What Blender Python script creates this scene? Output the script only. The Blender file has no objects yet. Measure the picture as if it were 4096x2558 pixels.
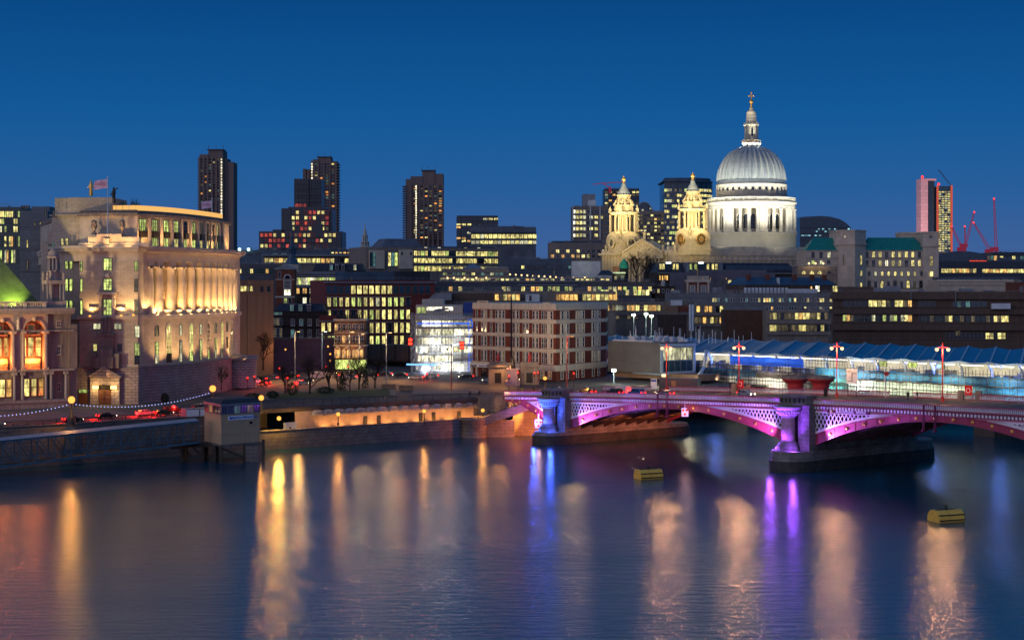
import bpy,bmesh,math,random
from mathutils import Vector,Matrix
R=math.radians
rnd=random.Random(7)
# --- camera, sky, exposure
F,VH,CH=6500.0,1150.0,37.0
sc=bpy.context.scene
C=bpy.context.scene.collection
cam=bpy.data.cameras.new('camera');co=bpy.data.objects.new('camera',cam);C.objects.link(co)
co.location=(0,0,CH);co.rotation_euler=(R(90),0,0)
cam.sensor_width=36;cam.lens=F/4096*36;cam.shift_y=-(1279-VH)/4096
cam.clip_start=1;cam.clip_end=30000
sc.camera=co
sc.view_settings.view_transform='Standard';sc.view_settings.look='None'
sc.view_settings.exposure=0;sc.view_settings.gamma=1
sc.render.engine='CYCLES'
sc.cycles.max_bounces=4;sc.cycles.diffuse_bounces=2;sc.cycles.glossy_bounces=3
sc.cycles.sample_clamp_indirect=3
sc.cycles.use_denoising=True
sc.cycles.caustics_reflective=True
W=bpy.data.worlds.new('World');sc.world=W;W.use_nodes=True
nt=W.node_tree;bg=nt.nodes['Background']
tc=nt.nodes.new('ShaderNodeTexCoord');sx=nt.nodes.new('ShaderNodeSeparateXYZ')
nt.links.new(tc.outputs['Generated'],sx.inputs[0])
cr=nt.nodes.new('ShaderNodeValToRGB');nt.links.new(sx.outputs['Z'],cr.inputs[0])
els=cr.color_ramp.elements
els[0].position=0.0;els[0].color=(.060,.120,.300,1)
els[1].position=1.0;els[1].color=(.006,.07,.26,1)
for p,c in((.022,(.048,.118,.315)),(.06,(.020,.112,.325)),(.105,(.0065,.098,.312)),(.175,(.0025,.062,.230)),(.22,(.002,.100,.275)),(.4,(.003,.130,.33))):
 e=els.new(p);e.color=c+(1,)
dp=nt.nodes.new('ShaderNodeVectorMath');dp.operation='DOT_PRODUCT'
nt.links.new(tc.outputs['Generated'],dp.inputs[0]);dp.inputs[1].default_value=(-.62,-.78,.08)
mr=nt.nodes.new('ShaderNodeMapRange');mr.inputs[1].default_value=.25;mr.inputs[2].default_value=1;mr.inputs[3].default_value=0;mr.inputs[4].default_value=1
nt.links.new(dp.outputs['Value'],mr.inputs[0])
mx=nt.nodes.new('ShaderNodeMix');mx.data_type='RGBA';mx.blend_type='ADD'
ml=nt.nodes.new('ShaderNodeMath');ml.operation='MULTIPLY';nt.links.new(mr.outputs[0],ml.inputs[0]);ml.inputs[1].default_value=1.0
nt.links.new(ml.outputs[0],mx.inputs[0]);nt.links.new(cr.outputs[0],mx.inputs[6]);mx.inputs[7].default_value=(.40,.30,.34,1)
nt.links.new(mx.outputs[2],bg.inputs['Color']);bg.inputs['Strength'].default_value=1.0
def lamp_obj(kind,name,loc,energy,color,**k):
 l=bpy.data.lights.new(name,kind);l.energy=energy;l.color=color
 for a,b in k.items():setattr(l,a,b)
 o=bpy.data.objects.new(name,l);C.objects.link(o);o.location=loc
 return o
def point(loc,energy,color,r=.25,name='lamp_glow'):
 return lamp_obj('POINT',name,loc,energy,color,shadow_soft_size=r)
def spot(loc,to,energy,color,ang=70,r=.3,blend=.6,name='flood_beam'):
 o=lamp_obj('SPOT',name,loc,energy,color,spot_size=R(ang),spot_blend=blend,shadow_soft_size=r)
 o.rotation_euler=(Vector(to)-Vector(loc)).to_track_quat('-Z','Y').to_euler()
 return o
def area(loc,to,energy,color,sx_,sy_,name='strip_light'):
 o=lamp_obj('AREA',name,loc,energy,color,shape='RECTANGLE',size=sx_,size_y=sy_)
 o.rotation_euler=(Vector(to)-Vector(loc)).to_track_quat('-Z','Y').to_euler()
 return o
dusk=lamp_obj('SUN','afterglow',(-200,-200,200),.24,(1,.88,.80),angle=R(35))
dusk.rotation_euler=Vector((.62,.78,-.22)).to_track_quat('-Z','Y').to_euler()
# --- materials
MATS={}
def mat(name,col,rough=.8,var=.25,scale=.35,brick=None,metal=0,bump=0,emit=0,ecol=None,streak=0,spec=.4,dirt=0):
 """Procedural surface: base colour with two scales of noise, optional courses (brick=(w,h,mortar,shade)), optional vertical weather streaks."""
 if name in MATS:return MATS[name]
 m=bpy.data.materials.new(name);m.use_nodes=True;t=m.node_tree;L=t.links
 b=t.nodes['Principled BSDF'];b.inputs['Roughness'].default_value=rough;b.inputs['Metallic'].default_value=metal
 b.inputs['Specular IOR Level'].default_value=spec
 tc=t.nodes.new('ShaderNodeTexCoord')
 n=t.nodes.new('ShaderNodeTexNoise');n.inputs['Scale'].default_value=scale;n.inputs['Detail'].default_value=6;n.inputs['Roughness'].default_value=.65
 if streak:
  mp=t.nodes.new('ShaderNodeMapping');mp.inputs['Scale'].default_value=(3,3,.25);L.new(tc.outputs['Object'],mp.inputs[0]);L.new(mp.outputs[0],n.inputs[0])
 else:L.new(tc.outputs['Object'],n.inputs[0])
 r=t.nodes.new('ShaderNodeValToRGB');L.new(n.outputs[0],r.inputs[0])
 lo=tuple(c*(1-var)for c in col);hi=tuple(min(1,c*(1+var))for c in col)
 r.color_ramp.elements[0].position=.3;r.color_ramp.elements[0].color=lo+(1,)
 r.color_ramp.elements[1].position=.7;r.color_ramp.elements[1].color=hi+(1,)
 out=r.outputs[0]
 if brick:
  w,h,mo,sh=brick
  s=t.nodes.new('ShaderNodeSeparateXYZ');L.new(tc.outputs['Object'],s.inputs[0])
  a=t.nodes.new('ShaderNodeMath');L.new(s.outputs[0],a.inputs[0]);L.new(s.outputs[1],a.inputs[1])
  c=t.nodes.new('ShaderNodeCombineXYZ');L.new(a.outputs[0],c.inputs[0]);L.new(s.outputs[2],c.inputs[1])
  k=t.nodes.new('ShaderNodeTexBrick');L.new(c.outputs[0],k.inputs[0])
  k.inputs['Scale'].default_value=1;k.inputs['Brick Width'].default_value=w;k.inputs['Row Height'].default_value=h
  k.inputs['Mortar Size'].default_value=mo;k.inputs['Mortar Smooth'].default_value=.2
  k.inputs['Color1'].default_value=(1,1,1,1);k.inputs['Color2'].default_value=(.82,.82,.84,1);k.inputs['Mortar'].default_value=(sh,sh,sh,1)
  x=t.nodes.new('ShaderNodeMix');x.data_type='RGBA';x.blend_type='MULTIPLY';x.inputs[0].default_value=1
  L.new(out,x.inputs[6]);L.new(k.outputs['Color'],x.inputs[7]);out=x.outputs[2]
 L.new(out,b.inputs['Base Color'])
 if bump:
  bn=t.nodes.new('ShaderNodeTexNoise');bn.inputs['Scale'].default_value=4;bn.inputs['Detail'].default_value=5;L.new(tc.outputs['Object'],bn.inputs[0])
  bp=t.nodes.new('ShaderNodeBump');bp.inputs['Strength'].default_value=bump;bp.inputs['Distance'].default_value=.1
  L.new(bn.outputs[0],bp.inputs['Height']);L.new(bp.outputs[0],b.inputs['Normal'])
 if emit:
  b.inputs['Emission Color'].default_value=(ecol or col)+(1,);b.inputs['Emission Strength'].default_value=emit
 MATS[name]=m;return m
def glow(name,col,s,sample=False):
 """A lamp glass, bulb, lit sign or other part given its own glow."""
 if name in MATS:return MATS[name]
 m=bpy.data.materials.new(name);m.use_nodes=True;t=m.node_tree
 for n in list(t.nodes):t.nodes.remove(n)
 e=t.nodes.new('ShaderNodeEmission');e.inputs[0].default_value=col+(1,);e.inputs[1].default_value=s
 o=t.nodes.new('ShaderNodeOutputMaterial');t.links.new(e.outputs[0],o.inputs[0])
 m.cycles.emission_sampling='AUTO' if sample else 'NONE'
 MATS[name]=m;return m
def lit(name,col,s,contrast=.75,scale=(1.3,1.3,.5)):
 """A lit room behind glass: each window gets its own level and its own uneven pattern of things inside."""
 if name in MATS:return MATS[name]
 m=bpy.data.materials.new(name);m.use_nodes=True;t=m.node_tree;L=t.links
 b=t.nodes['Principled BSDF'];b.inputs['Base Color'].default_value=(.02,.03,.035,1);b.inputs['Roughness'].default_value=.12
 tc=t.nodes.new('ShaderNodeTexCoord');oi=t.nodes.new('ShaderNodeObjectInfo')
 geo=t.nodes.new('ShaderNodeNewGeometry')
 mp=t.nodes.new('ShaderNodeMapping');mp.inputs['Scale'].default_value=scale;L.new(geo.outputs['Position'],mp.inputs[0])
 n=t.nodes.new('ShaderNodeTexNoise');n.inputs['Scale'].default_value=1;n.inputs['Detail'].default_value=3;L.new(mp.outputs[0],n.inputs[0])
 r=t.nodes.new('ShaderNodeMapRange');L.new(n.outputs[0],r.inputs[0])
 r.inputs[1].default_value=.35;r.inputs[2].default_value=.65;r.inputs[3].default_value=1-contrast;r.inputs[4].default_value=1+contrast*.6
 a=t.nodes.new('ShaderNodeMapRange');L.new(oi.outputs['Random'],a.inputs[0]);a.inputs[3].default_value=.75;a.inputs[4].default_value=2.3
 k=t.nodes.new('ShaderNodeMath');k.operation='MULTIPLY';L.new(r.outputs[0],k.inputs[0]);L.new(a.outputs[0],k.inputs[1])
 k2=t.nodes.new('ShaderNodeMath');k2.operation='MULTIPLY';L.new(k.outputs[0],k2.inputs[0]);k2.inputs[1].default_value=s
 b.inputs['Emission Color'].default_value=col+(1,);L.new(k2.outputs[0],b.inputs['Emission Strength'])
 m.cycles.emission_sampling='NONE'
 MATS[name]=m;return m
lit('lit_yellow',(.95,.80,.26),.62);lit('lit_green',(.72,.85,.22),.55);lit('lit_warm',(1,.55,.14),.7)
lit('lit_white',(1,.93,.62),1.15);lit('lit_pale',(.92,.88,.50),.42);lit('lit_orange',(1,.36,.07),.75)
lit('lit_red',(.9,.10,.05),.32);lit('lit_dim',(.50,.38,.16),.13);lit('lit_teal',(.25,.60,.55),.16);lit('lit_cool',(.35,.8,.95),.5)
lit('lit_office',(.95,.82,.28),.75,.95,(.8,.8,.9))
mat('glass_dark',(.010,.016,.024),.08,.3,.5,spec=.6)
mat('glass_blue',(.015,.05,.075),.10,.4,.3,spec=.7)
mat('glass_green',(.012,.05,.035),.12,.4,.3,spec=.7)
mat('frame_dark',(.02,.02,.023),.5,.2)
mat('frame_white',(.62,.60,.56),.6,.15)
mat('frame_grey',(.18,.19,.2),.5,.2)
mat('bronze',(.035,.028,.022),.45,.3,metal=.3)
mat('stone_pale',(.50,.41,.31),.85,.18,.25,brick=(1.6,.62,.035,.55),dirt=1)
mat('stone_plain',(.52,.43,.33),.85,.2,.3)
mat('stone_rust',(.33,.28,.27),.9,.22,.3,brick=(1.9,.75,.07,.3))
mat('stone_dark',(.20,.165,.14),.9,.35,.4,streak=1)
mat('stone_church',(.46,.43,.36),.85,.14,.12)
mat('stone_west',(.62,.50,.30),.85,.14,.12,brick=(1.8,.8,.03,.75))
mat('lead',(.33,.37,.38),.5,.22,.25,metal=.15,streak=1)
mat('gold',(.85,.48,.12),.35,.1,metal=.7)
mat('concrete',(.20,.17,.15),.9,.25,.25,streak=1)
mat('concrete_dark',(.075,.062,.056),.9,.3,.25,streak=1)
mat('brown_clad',(.105,.07,.052),.85,.22,.25,streak=1)
mat('sand_wall',(.235,.150,.095),.9,.2,.2,streak=1)
mat('brick_red',(.20,.062,.036),.9,.3,.5,brick=(.5,.2,.03,.8))
mat('brick_dark',(.05,.035,.03),.9,.35,.5,brick=(.5,.2,.03,.8))
mat('brick_orange',(.15,.034,.02),.9,.3,.5,brick=(.5,.2,.03,.8))
mat('white_paint',(.52,.47,.37),.7,.2,.5,streak=1)
mat('cream_paint',(.50,.34,.195),.75,.1,.6,streak=1)
mat('slate',(.035,.045,.062),.6,.4,.5,brick=(.8,.4,.05,.6))
mat('roof_blue',(.05,.08,.12),.5,.35,.15)
mat('roof_grey',(.10,.115,.14),.8,.4,.15)
mat('roof_dark',(.03,.035,.045),.8,.4,.15)
mat('copper_green',(.010,.20,.155),.6,.3,.25,streak=1)
mat('metal_grey',(.20,.22,.25),.45,.25,.4,metal=.3)
mat('metal_white',(.55,.58,.6),.5,.15)
mat('black_iron',(.012,.012,.014),.5,.3)
mat('road',(.050,.048,.048),.75,.35,.25,bump=.15)
mat('pavement',(.17,.145,.125),.85,.25,.3,brick=(1.2,1.2,.03,.7))
mat('land',(.09,.08,.07),.9,.4,.05)
mat('grass_turf',(.035,.065,.018),.95,.45,.5,bump=.5)
mat('granite',(.17,.15,.135),.85,.35,.35,brick=(2.2,.85,.05,.45))
mat('granite_wet',(.045,.042,.038),.7,.5,.4,brick=(2.2,.85,.05,.6))
mat('pier_stone',(.19,.17,.16),.85,.45,.4,brick=(2.4,.9,.05,.5),bump=.3)
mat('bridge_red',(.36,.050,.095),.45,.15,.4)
mat('bridge_pink',(.60,.20,.30),.5,.12,.4)
mat('bridge_white',(.75,.68,.72),.5,.1,.6)
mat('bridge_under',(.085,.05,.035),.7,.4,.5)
mat('column_granite',(.42,.26,.27),.35,.22,1.2,bump=.05)
mat('red_post',(.32,.016,.014),.4,.1)
mat('wood_dark',(.055,.042,.032),.9,.4,1,streak=1)
mat('bark',(.035,.026,.02),.9,.3,2)
mat('hedge_leaf',(.02,.035,.012),.9,.5,3)
mat('tarp_blue',(.02,.16,.34),.5,.3,.4,bump=.4)
mat('sheet_white',(.60,.60,.56),.6,.18,.35,bump=.6)
mat('gangway_blue',(.055,.125,.17),.5,.25,.5)
mat('sign_white',(.75,.78,.82),.5,.03);mat('sign_blue',(.01,.09,.42),.5,.03);mat('paint_black',(.01,.01,.01),.5,.1)
mat('skin',(.35,.2,.14),.6,.1);mat('cloth_dark',(.015,.015,.02),.9,.3);mat('cloth_yellow',(.6,.5,.03),.8,.2)
glow('bulb_amber',(1,.40,.07),1.9);glow('bulb_warm',(1,.62,.25),3);glow('bulb_white',(.85,1,.9),4)
glow('bulb_blue',(.10,.16,1),6);glow('bulb_violet',(.3,.12,1),8);glow('tail_red',(1,.012,.008),8);glow('signal_red',(1,.02,.01),8)
glow('head_white',(1,.85,.55),14);glow('festoon',(.40,.46,1),1.7);glow('obstruction_red',(1,.03,.02),3)
# --- mesh and object helpers
class MB:
 def __init__(s):s.v=[];s.f=[];s.m=[];s.sm=[]
 def add(s,vs,fs,mi=0,sm=False):
  k=len(s.v);s.v+=[tuple(p)for p in vs];s.f+=[tuple(i+k for i in f)for f in fs];s.m+=[mi]*len(fs);s.sm+=[sm]*len(fs);return s
 def box(s,x0,x1,y0,y1,z0,z1,mi=0):
  return s.add([(x,y,z)for z in(z0,z1)for y in(y0,y1)for x in(x0,x1)],[(0,2,3,1),(4,5,7,6),(0,1,5,4),(2,6,7,3),(0,4,6,2),(1,3,7,5)],mi)
 def prism(s,poly,z0,z1,mi=0,sc=1.0,c=None,sm=False):
  n=len(poly)
  if c is None:c=(sum(p[0]for p in poly)/n,sum(p[1]for p in poly)/n)
  top=[(c[0]+(x-c[0])*sc,c[1]+(y-c[1])*sc,z1)for x,y in poly]
  s.add([(x,y,z0)for x,y in poly]+top,[(i,(i+1)%n,(i+1)%n+n,i+n)for i in range(n)],mi,sm)
  k=len(s.v)-2*n;s.f+=[tuple(range(k+n,k+2*n)),tuple(range(k+n-1,k-1,-1))];s.m+=[mi]*2;s.sm+=[False]*2
  return s
 def extr(s,poly,y0,y1,mi=0):
  n=len(poly)
  s.add([(x,y0,z)for x,z in poly]+[(x,y1,z)for x,z in poly],[(i,(i+1)%n,(i+1)%n+n,i+n)for i in range(n)]+[tuple(range(n-1,-1,-1)),tuple(range(n,2*n))],mi);return s
 def cyl(s,x,y,z0,z1,r0,r1=None,n=12,mi=0,sm=True):
  r1=r0 if r1 is None else r1
  return s.lathe([(r0,z0),(r1,z1)],x,y,n,mi,sm)
 def lathe(s,prof,cx=0,cy=0,n=24,mi=0,sm=True,a0=0,a1=2*math.pi):
  full=a1-a0>6.28;m=n if full else n+1
  vs=[]
  for r,z in prof:
   for i in range(m):
    a=a0+(a1-a0)*i/n;vs.append((cx+r*math.cos(a),cy+r*math.sin(a),z))
  fs=[(j*m+i,j*m+(i+1)%m,(j+1)*m+(i+1)%m,(j+1)*m+i)for j in range(len(prof)-1)for i in range(n)]
  s.add(vs,fs,mi,sm);k=len(s.v)-len(vs)
  for j in(0,len(prof)-1):
   if full and prof[j][0]>1e-3:s.f.append(tuple(k+j*m+i for i in range(m)));s.m.append(mi);s.sm.append(False)
  return s
 def tube(s,p,q,r,n=6,mi=0,r1=None):
  p=Vector(p);q=Vector(q);d=(q-p)
  if d.length<1e-6:return s
  d.normalize();a=d.orthogonal().normalized();b=d.cross(a);r1=r if r1 is None else r1
  vs=[p+(a*math.cos(6.2832*i/n)+b*math.sin(6.2832*i/n))*r for i in range(n)]+[q+(a*math.cos(6.2832*i/n)+b*math.sin(6.2832*i/n))*r1 for i in range(n)]
  return s.add(vs,[(i,(i+1)%n,(i+1)%n+n,i+n)for i in range(n)]+[tuple(range(n-1,-1,-1)),tuple(range(n,2*n))],mi,n>6)
 def bar(s,p,q,w,h,mi=0):
  """square bar from p to q, w wide and h tall, kept upright"""
  p=Vector(p);q=Vector(q);d=(q-p).normalized();up=Vector((0,0,1))
  if abs(d.z)>.99:up=Vector((0,1,0))
  a=d.cross(up).normalized()*w/2;b=a.cross(d).normalized()*h/2
  vs=[c+e for c in(p,q)for e in(-a-b,a-b,a+b,-a+b)]
  return s.add(vs,[(0,1,5,4),(1,2,6,5),(2,3,7,6),(3,0,4,7),(3,2,1,0),(4,5,6,7)],mi)
 def sphere(s,x,y,z,r,n=8,mi=0,sz=1):
  return s.lathe([(max(1e-4,r*math.sin(math.pi*i/n)),z-r*sz*math.cos(math.pi*i/n))for i in range(n+1)],x,y,n+2,mi)
 def mesh(s,name,mats):
  me=bpy.data.meshes.new(name);me.from_pydata(s.v,[],s.f)
  for m in mats:me.materials.append(MATS[m]if isinstance(m,str)else m)
  me.polygons.foreach_set('material_index',s.m);me.polygons.foreach_set('use_smooth',s.sm);me.update();return me
def tr(x=0,y=0,z=0,rz=0):return Matrix.Translation((x,y,z))@Matrix.Rotation(rz,4,'Z')
WMX={}
def put(name,me,M=None,parent=None):
 M=M or Matrix.Identity(4)
 o=bpy.data.objects.new(name,me);C.objects.link(o);WMX[o.name]=M
 if parent is not None:o.parent=parent;o.matrix_basis=WMX[parent.name].inverted()@M
 else:o.matrix_basis=M
 return o
def part(name,mb,mats,parent=None,M=None):
 if not isinstance(mats,(list,tuple)):mats=[mats]
 if M is None and parent is not None:M=WMX[parent.name]
 return put(name,mb.mesh(name,mats),M,parent)
def tag(o,label=None,cat=None,group=None,kind=None):
 if label:o['label']=label
 if cat:o['category']=cat
 if group:o['group']=group
 if kind:o['kind']=kind
 return o
def thing(name,label,cat,M=None,group=None):
 o=put(name,None,M);o.empty_display_size=.5;return tag(o,label,cat,group)
def struct(name,mb,mats,M=None):return tag(part(name,mb,mats,None,M),kind='structure')
def copy_tree(o,M,label=None,group=None,parent=None):
 c=o.copy();C.objects.link(c);c.parent=parent
 WMX[c.name]=M
 if parent is None:c.matrix_basis=M
 if label:c['label']=label
 if group:c['group']=group
 for ch in list(o.children):
  b=ch.matrix_basis.copy();d=copy_tree(ch,M@b,parent=c);d.matrix_basis=b
 return c
def text(name,s,size,m,parent,M,depth=.02,bold=0):
 """Lettering as real mesh; M puts local x along the words and local y up."""
 cu=bpy.data.curves.new(name,'FONT');cu.body=s;cu.size=size;cu.extrude=depth;cu.offset=bold;cu.align_x='CENTER';cu.align_y='CENTER'
 t=bpy.data.objects.new('tmp',cu);C.objects.link(t);bpy.context.view_layer.update()
 me=bpy.data.meshes.new_from_object(t.evaluated_get(bpy.context.evaluated_depsgraph_get()))
 C.objects.unlink(t);bpy.data.objects.remove(t);me.materials.clear();me.materials.append(MATS[m])
 return put(name,me,M,parent)
UP=Matrix.Rotation(R(90),4,'X')
def X(u,D):return(u-2048)/F*D
def Z(v,D):return CH-(v-VH)/F*D
def P(u,v,D):return Vector((X(u,D),D,Z(v,D)))
def G(u,v,z):
 D=(CH-z)*F/(v-VH);return Vector((X(u,D),D,z))
 # --- water, land, embankment
def water_mat():
 m=bpy.data.materials.new('river_water');m.use_nodes=True;t=m.node_tree;L=t.links
 b=t.nodes['Principled BSDF'];b.inputs['Base Color'].default_value=(.001,.060,.095,1)
 b.inputs['Roughness'].default_value=.21;b.inputs['IOR'].default_value=1.6;b.inputs['Specular IOR Level'].default_value=.8
 tc=t.nodes.new('ShaderNodeTexCoord')
 mp=t.nodes.new('ShaderNodeMapping');mp.inputs['Scale'].default_value=(.22,.75,1);mp.inputs['Rotation'].default_value=(0,0,R(-8));L.new(tc.outputs['Object'],mp.inputs[0])
 n=t.nodes.new('ShaderNodeTexNoise');n.inputs['Scale'].default_value=1;n.inputs['Detail'].default_value=8;n.inputs['Roughness'].default_value=.62;L.new(mp.outputs[0],n.inputs[0])
 bp=t.nodes.new('ShaderNodeBump');bp.inputs['Strength'].default_value=.34;bp.inputs['Distance'].default_value=.30
 L.new(n.outputs[0],bp.inputs['Height']);L.new(bp.outputs[0],b.inputs['Normal'])
 mp2=t.nodes.new('ShaderNodeMapping');mp2.inputs['Scale'].default_value=(.012,.035,1);L.new(tc.outputs['Object'],mp2.inputs[0])
 n2=t.nodes.new('ShaderNodeTexNoise');n2.inputs['Detail'].default_value=4;n2.inputs['Scale'].default_value=1;L.new(mp2.outputs[0],n2.inputs[0])
 r=t.nodes.new('ShaderNodeMapRange');L.new(n2.outputs[0],r.inputs[0]);r.inputs[1].default_value=.3;r.inputs[2].default_value=.7;r.inputs[3].default_value=.14;r.inputs[4].default_value=.22
 L.new(r.outputs[0],b.inputs['Roughness']);MATS['river_water']=m
water_mat()
w=MB();w.add([(-4000,-400,0),(6000,-400,0),(6000,3000,0),(-4000,3000,0)],[(0,1,2,3)])
struct('river_water',w,'river_water')
BK=[(-700,-170),(-160,281),(-104,331),(-76,354.5),(-57,369),(-21,396),(2,411),(66,452),(420,610),(3000,1500)]
def ground_z(x,y):
 s=min(1,max(0,(x+92)/38));s=s*s*(3-2*s)
 a=7.4+1.4*s
 e=min(1,max(0,(y-415)/60))*min(1,max(0,(x+62)/30))
 a+=1.2*e
 return a+max(0,y-640)*.02*(1 if y<1100 else 0)+(9.2 if y>=1100 else 0)
def sheet(pts0,pts1,n,off,name,m,fn=ground_z,k=1):
 """road-like sheet between two polylines of equal length, following the ground"""
 w=MB();A=[];B=[]
 for i in range(len(pts0)-1):
  for j in range(n):
   t=j/n;A.append([pts0[i][c]*(1-t)+pts0[i+1][c]*t for c in(0,1)]);B.append([pts1[i][c]*(1-t)+pts1[i+1][c]*t for c in(0,1)])
 A.append(pts0[-1]);B.append(pts1[-1]);rows=[]
 for i in range(len(A)):
  rows+=[(A[i][0]*(1-q/k)+B[i][0]*q/k,A[i][1]*(1-q/k)+B[i][1]*q/k)for q in range(k+1)]
 w.add([(x,y,fn(x,y)+off)for x,y in rows],[(i*(k+1)+q,(i+1)*(k+1)+q,(i+1)*(k+1)+q+1,i*(k+1)+q+1)for i in range(len(A)-1)for q in range(k)])
 return struct(name,w,m)
def inl(p,d,i=None):
 return(p[0]-d*.60,p[1]+d*.80)
def land():
 w=MB();ds=[0,9,20,40,70,110,170,260,420,700,1200,2200,6000]
 cols=[]
 for i in range(len(BK)-1):
  for j in range(6):
   t=j/6;cols.append((BK[i][0]*(1-t)+BK[i+1][0]*t,BK[i][1]*(1-t)+BK[i+1][1]*t))
 cols.append(BK[-1]);vs=[]
 for c in cols:
  for d in ds:
   if d==0:
    east=-58<c[0]<4
    p=inl(c,9 if east else .8)
   else:p=inl(c,max(d,9.5)if d==9 else d)
   vs.append((p[0],p[1],ground_z(*p)))
 m=len(ds)
 w.add(vs,[(i*m+j,(i+1)*m+j,(i+1)*m+j+1,i*m+j+1)for i in range(len(cols)-1)for j in range(m-1)])
 struct('ground',w,'land')
land()
def wallstrip(pts,z0,z1,th,name,m,cap=None,label=None,fn=None,capm=None):
 """free-standing wall following pts; th thickness inland"""
 w=MB()
 for a,b in zip(pts[:-1],pts[1:]):
  za=[z if not callable(z)else z(*a)for z in(z0,z1)];zb=[z if not callable(z)else z(*b)for z in(z0,z1)]
  d=Vector((b[0]-a[0],b[1]-a[1])).normalized();n=Vector((-d.y,d.x))*th
  vs=[(a[0],a[1],za[0]),(b[0],b[1],zb[0]),(b[0],b[1],zb[1]),(a[0],a[1],za[1])]
  w.add(vs+[(x+n.x,y+n.y,z)for x,y,z in vs],[(0,1,2,3),(7,6,5,4),(3,2,6,7),(0,3,7,4),(1,5,6,2),(0,4,5,1)])
  if cap:
   q=n*(.22/th)
   vs=[(p[0]-q.x,p[1]-q.y,z)for p,z in((a,za[1]),(b,zb[1]))];vs+=[(x+n.x+2*q.x,y+n.y+2*q.y,z)for x,y,z in reversed(vs)]
   w.add(vs+[(x,y,z+cap)for x,y,z in vs],[(0,1,2,3),(7,6,5,4),(0,4,5,1),(1,5,6,2),(2,6,7,3),(3,7,4,0)],1 if capm else 0)
 ms=[m]+([capm]if capm else[])
 o=part(name,w,ms)
 return tag(o,label,'wall')if label else tag(o,kind='structure')
wallstrip(BK[:4]+[(-60,366.6)],-2,7.6,1.0,'embankment_wall','granite',label='tall granite river wall behind the covered gangway')
wallstrip([(-130,307.6)]+BK[2:4]+[(-60,366.6)],7.6,8.45,.5,'parapet_wall','granite',.14,label='low stone parapet between the riverside pavement and the gangway')
wallstrip(BK[3:6]+[(-3,408)],-2,4.3,.9,'river_wall','granite',.16,label='long low granite river wall under the orange lit recess')
w=MB();w.box(0,.01,0,.01,0,.01)
for i,(u,v)in enumerate(((1365,1705),(1873,1684))):
 p=G(u,v+60,0);pb=MB();pb.box(-1.15,1.15,-.55,1.3,-2,4.5);pb.box(-1.3,1.3,-.7,1.4,4.5,4.8)
wallstrip(BK[3:6],-1.9,1.6,.04,'tide_band','granite_wet')if False else None
wallstrip(BK[7:9],-2,6.5,1.0,'quay_wall','granite_wet',label='dark quay wall seen through the purple arch')
LW=[(-57,369),(-21,396),(2,411)]
def off(pts,d):return[inl(p,d)for p in pts]
sheet([(-61,366)]+LW[1:],off([(-61,366)]+LW[1:],9),3,0,'walkway','pavement',fn=lambda x,y:3.0)
def polyline_pts(pts,step):
 out=[];carry=0
 for a,b in zip(pts[:-1],pts[1:]):
  a=Vector(a);b=Vector(b);L=(b-a).length;d=(b-a)/L;s=carry
  while s<L:out.append((a+d*s,math.atan2(d.y,d.x)));s+=step
  carry=s-L
 return out
def railing(pts,label,h=1.1,step=2.6,zf=ground_z,m='black_iron',infill=True,rails=(1.0,),group=None,name='railing',th=.05):
 """fence: rails as one part, bars as one part, each post its own part"""
 o=pts[0];M0=tr(o[0],o[1],zf(*o[:2])if zf else o[2])
 root=thing(name,label,'railing',M0,group);inv=M0.inverted()
 P3=[Vector((p[0],p[1],zf(*p[:2])if zf else p[2]))for p in pts]
 w=MB();b=MB()
 for a,c in zip(P3[:-1],P3[1:]):
  a=inv@a;c=inv@c
  for r in rails:w.bar(a+Vector((0,0,h*r)),c+Vector((0,0,h*r)),th*1.6,th)
  if infill:
   w.bar(a+Vector((0,0,.12)),c+Vector((0,0,.12)),th,th)
   n=max(1,int((c-a).length/.28))
   for i in range(n):
    p=a.lerp(c,(i+.5)/n);b.box(p.x-.015,p.x+.015,p.y-.015,p.y+.015,p.z+.1,p.z+h)
 part('rails',w,m,root)
 if infill:part('bars',b,m,root)
 pm=MB();pm.box(-th,th,-th,th,0,h+.05);pm=pm.mesh('post',[m])
 for p,a in polyline_pts(P3,step)[:100]:put('post',pm,Matrix.Translation(p)@Matrix.Rotation(a,4,'Z'),root)
 return root
def inl3(pts,d):return[inl(p,d)for p in pts]
EDGE=[(-69,373)]+[inl(p,9)for p in((-57,369),(-21,396))]+[(-2,417.5)]
def deck_edge():
 w=MB()
 for a,b in zip(EDGE[:-1],EDGE[1:]):
  za,zb=ground_z(*a),ground_z(*b)
  for(d0,d1,z0,z1)in((-.5,.35,-.95,.16),(-.8,-.5,-.5,-.1)):
   A=inl(a,d0);B=inl(b,d0);A2=inl(a,d1);B2=inl(b,d1)
   w.add([(A[0],A[1],za+z0),(B[0],B[1],zb+z0),(B2[0],B2[1],zb+z0),(A2[0],A2[1],za+z0),(A[0],A[1],za+z1),(B[0],B[1],zb+z1),(B2[0],B2[1],zb+z1),(A2[0],A2[1],za+z1)],[(0,1,5,4),(1,2,6,5),(2,3,7,6),(3,0,4,7),(4,5,6,7),(0,3,2,1)])
 o=part('road_edge_beam',w,'concrete_dark');tag(o,'dark concrete edge beam of the raised road over the orange recess','edge beam')
deck_edge()
railing([inl(p,-.1)for p in EDGE],'black barred railing along the edge of the raised road',zf=lambda x,y:ground_z(x,y)+.16,h=1.15)
RB=[inl(p,8.7)for p in((-46,377),(-21,396),(-2,409))]
wallstrip(RB,3,7.8,.3,'recess_wall',mat('recess_panel',(.36,.27,.22),.6,.22,.3,brick=(1.1,2.2,.03,.8)),label='long panelled wall glowing orange under the raised road')
pr=polyline_pts([Vector((p[0],p[1],3))for p in RB],1)
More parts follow.
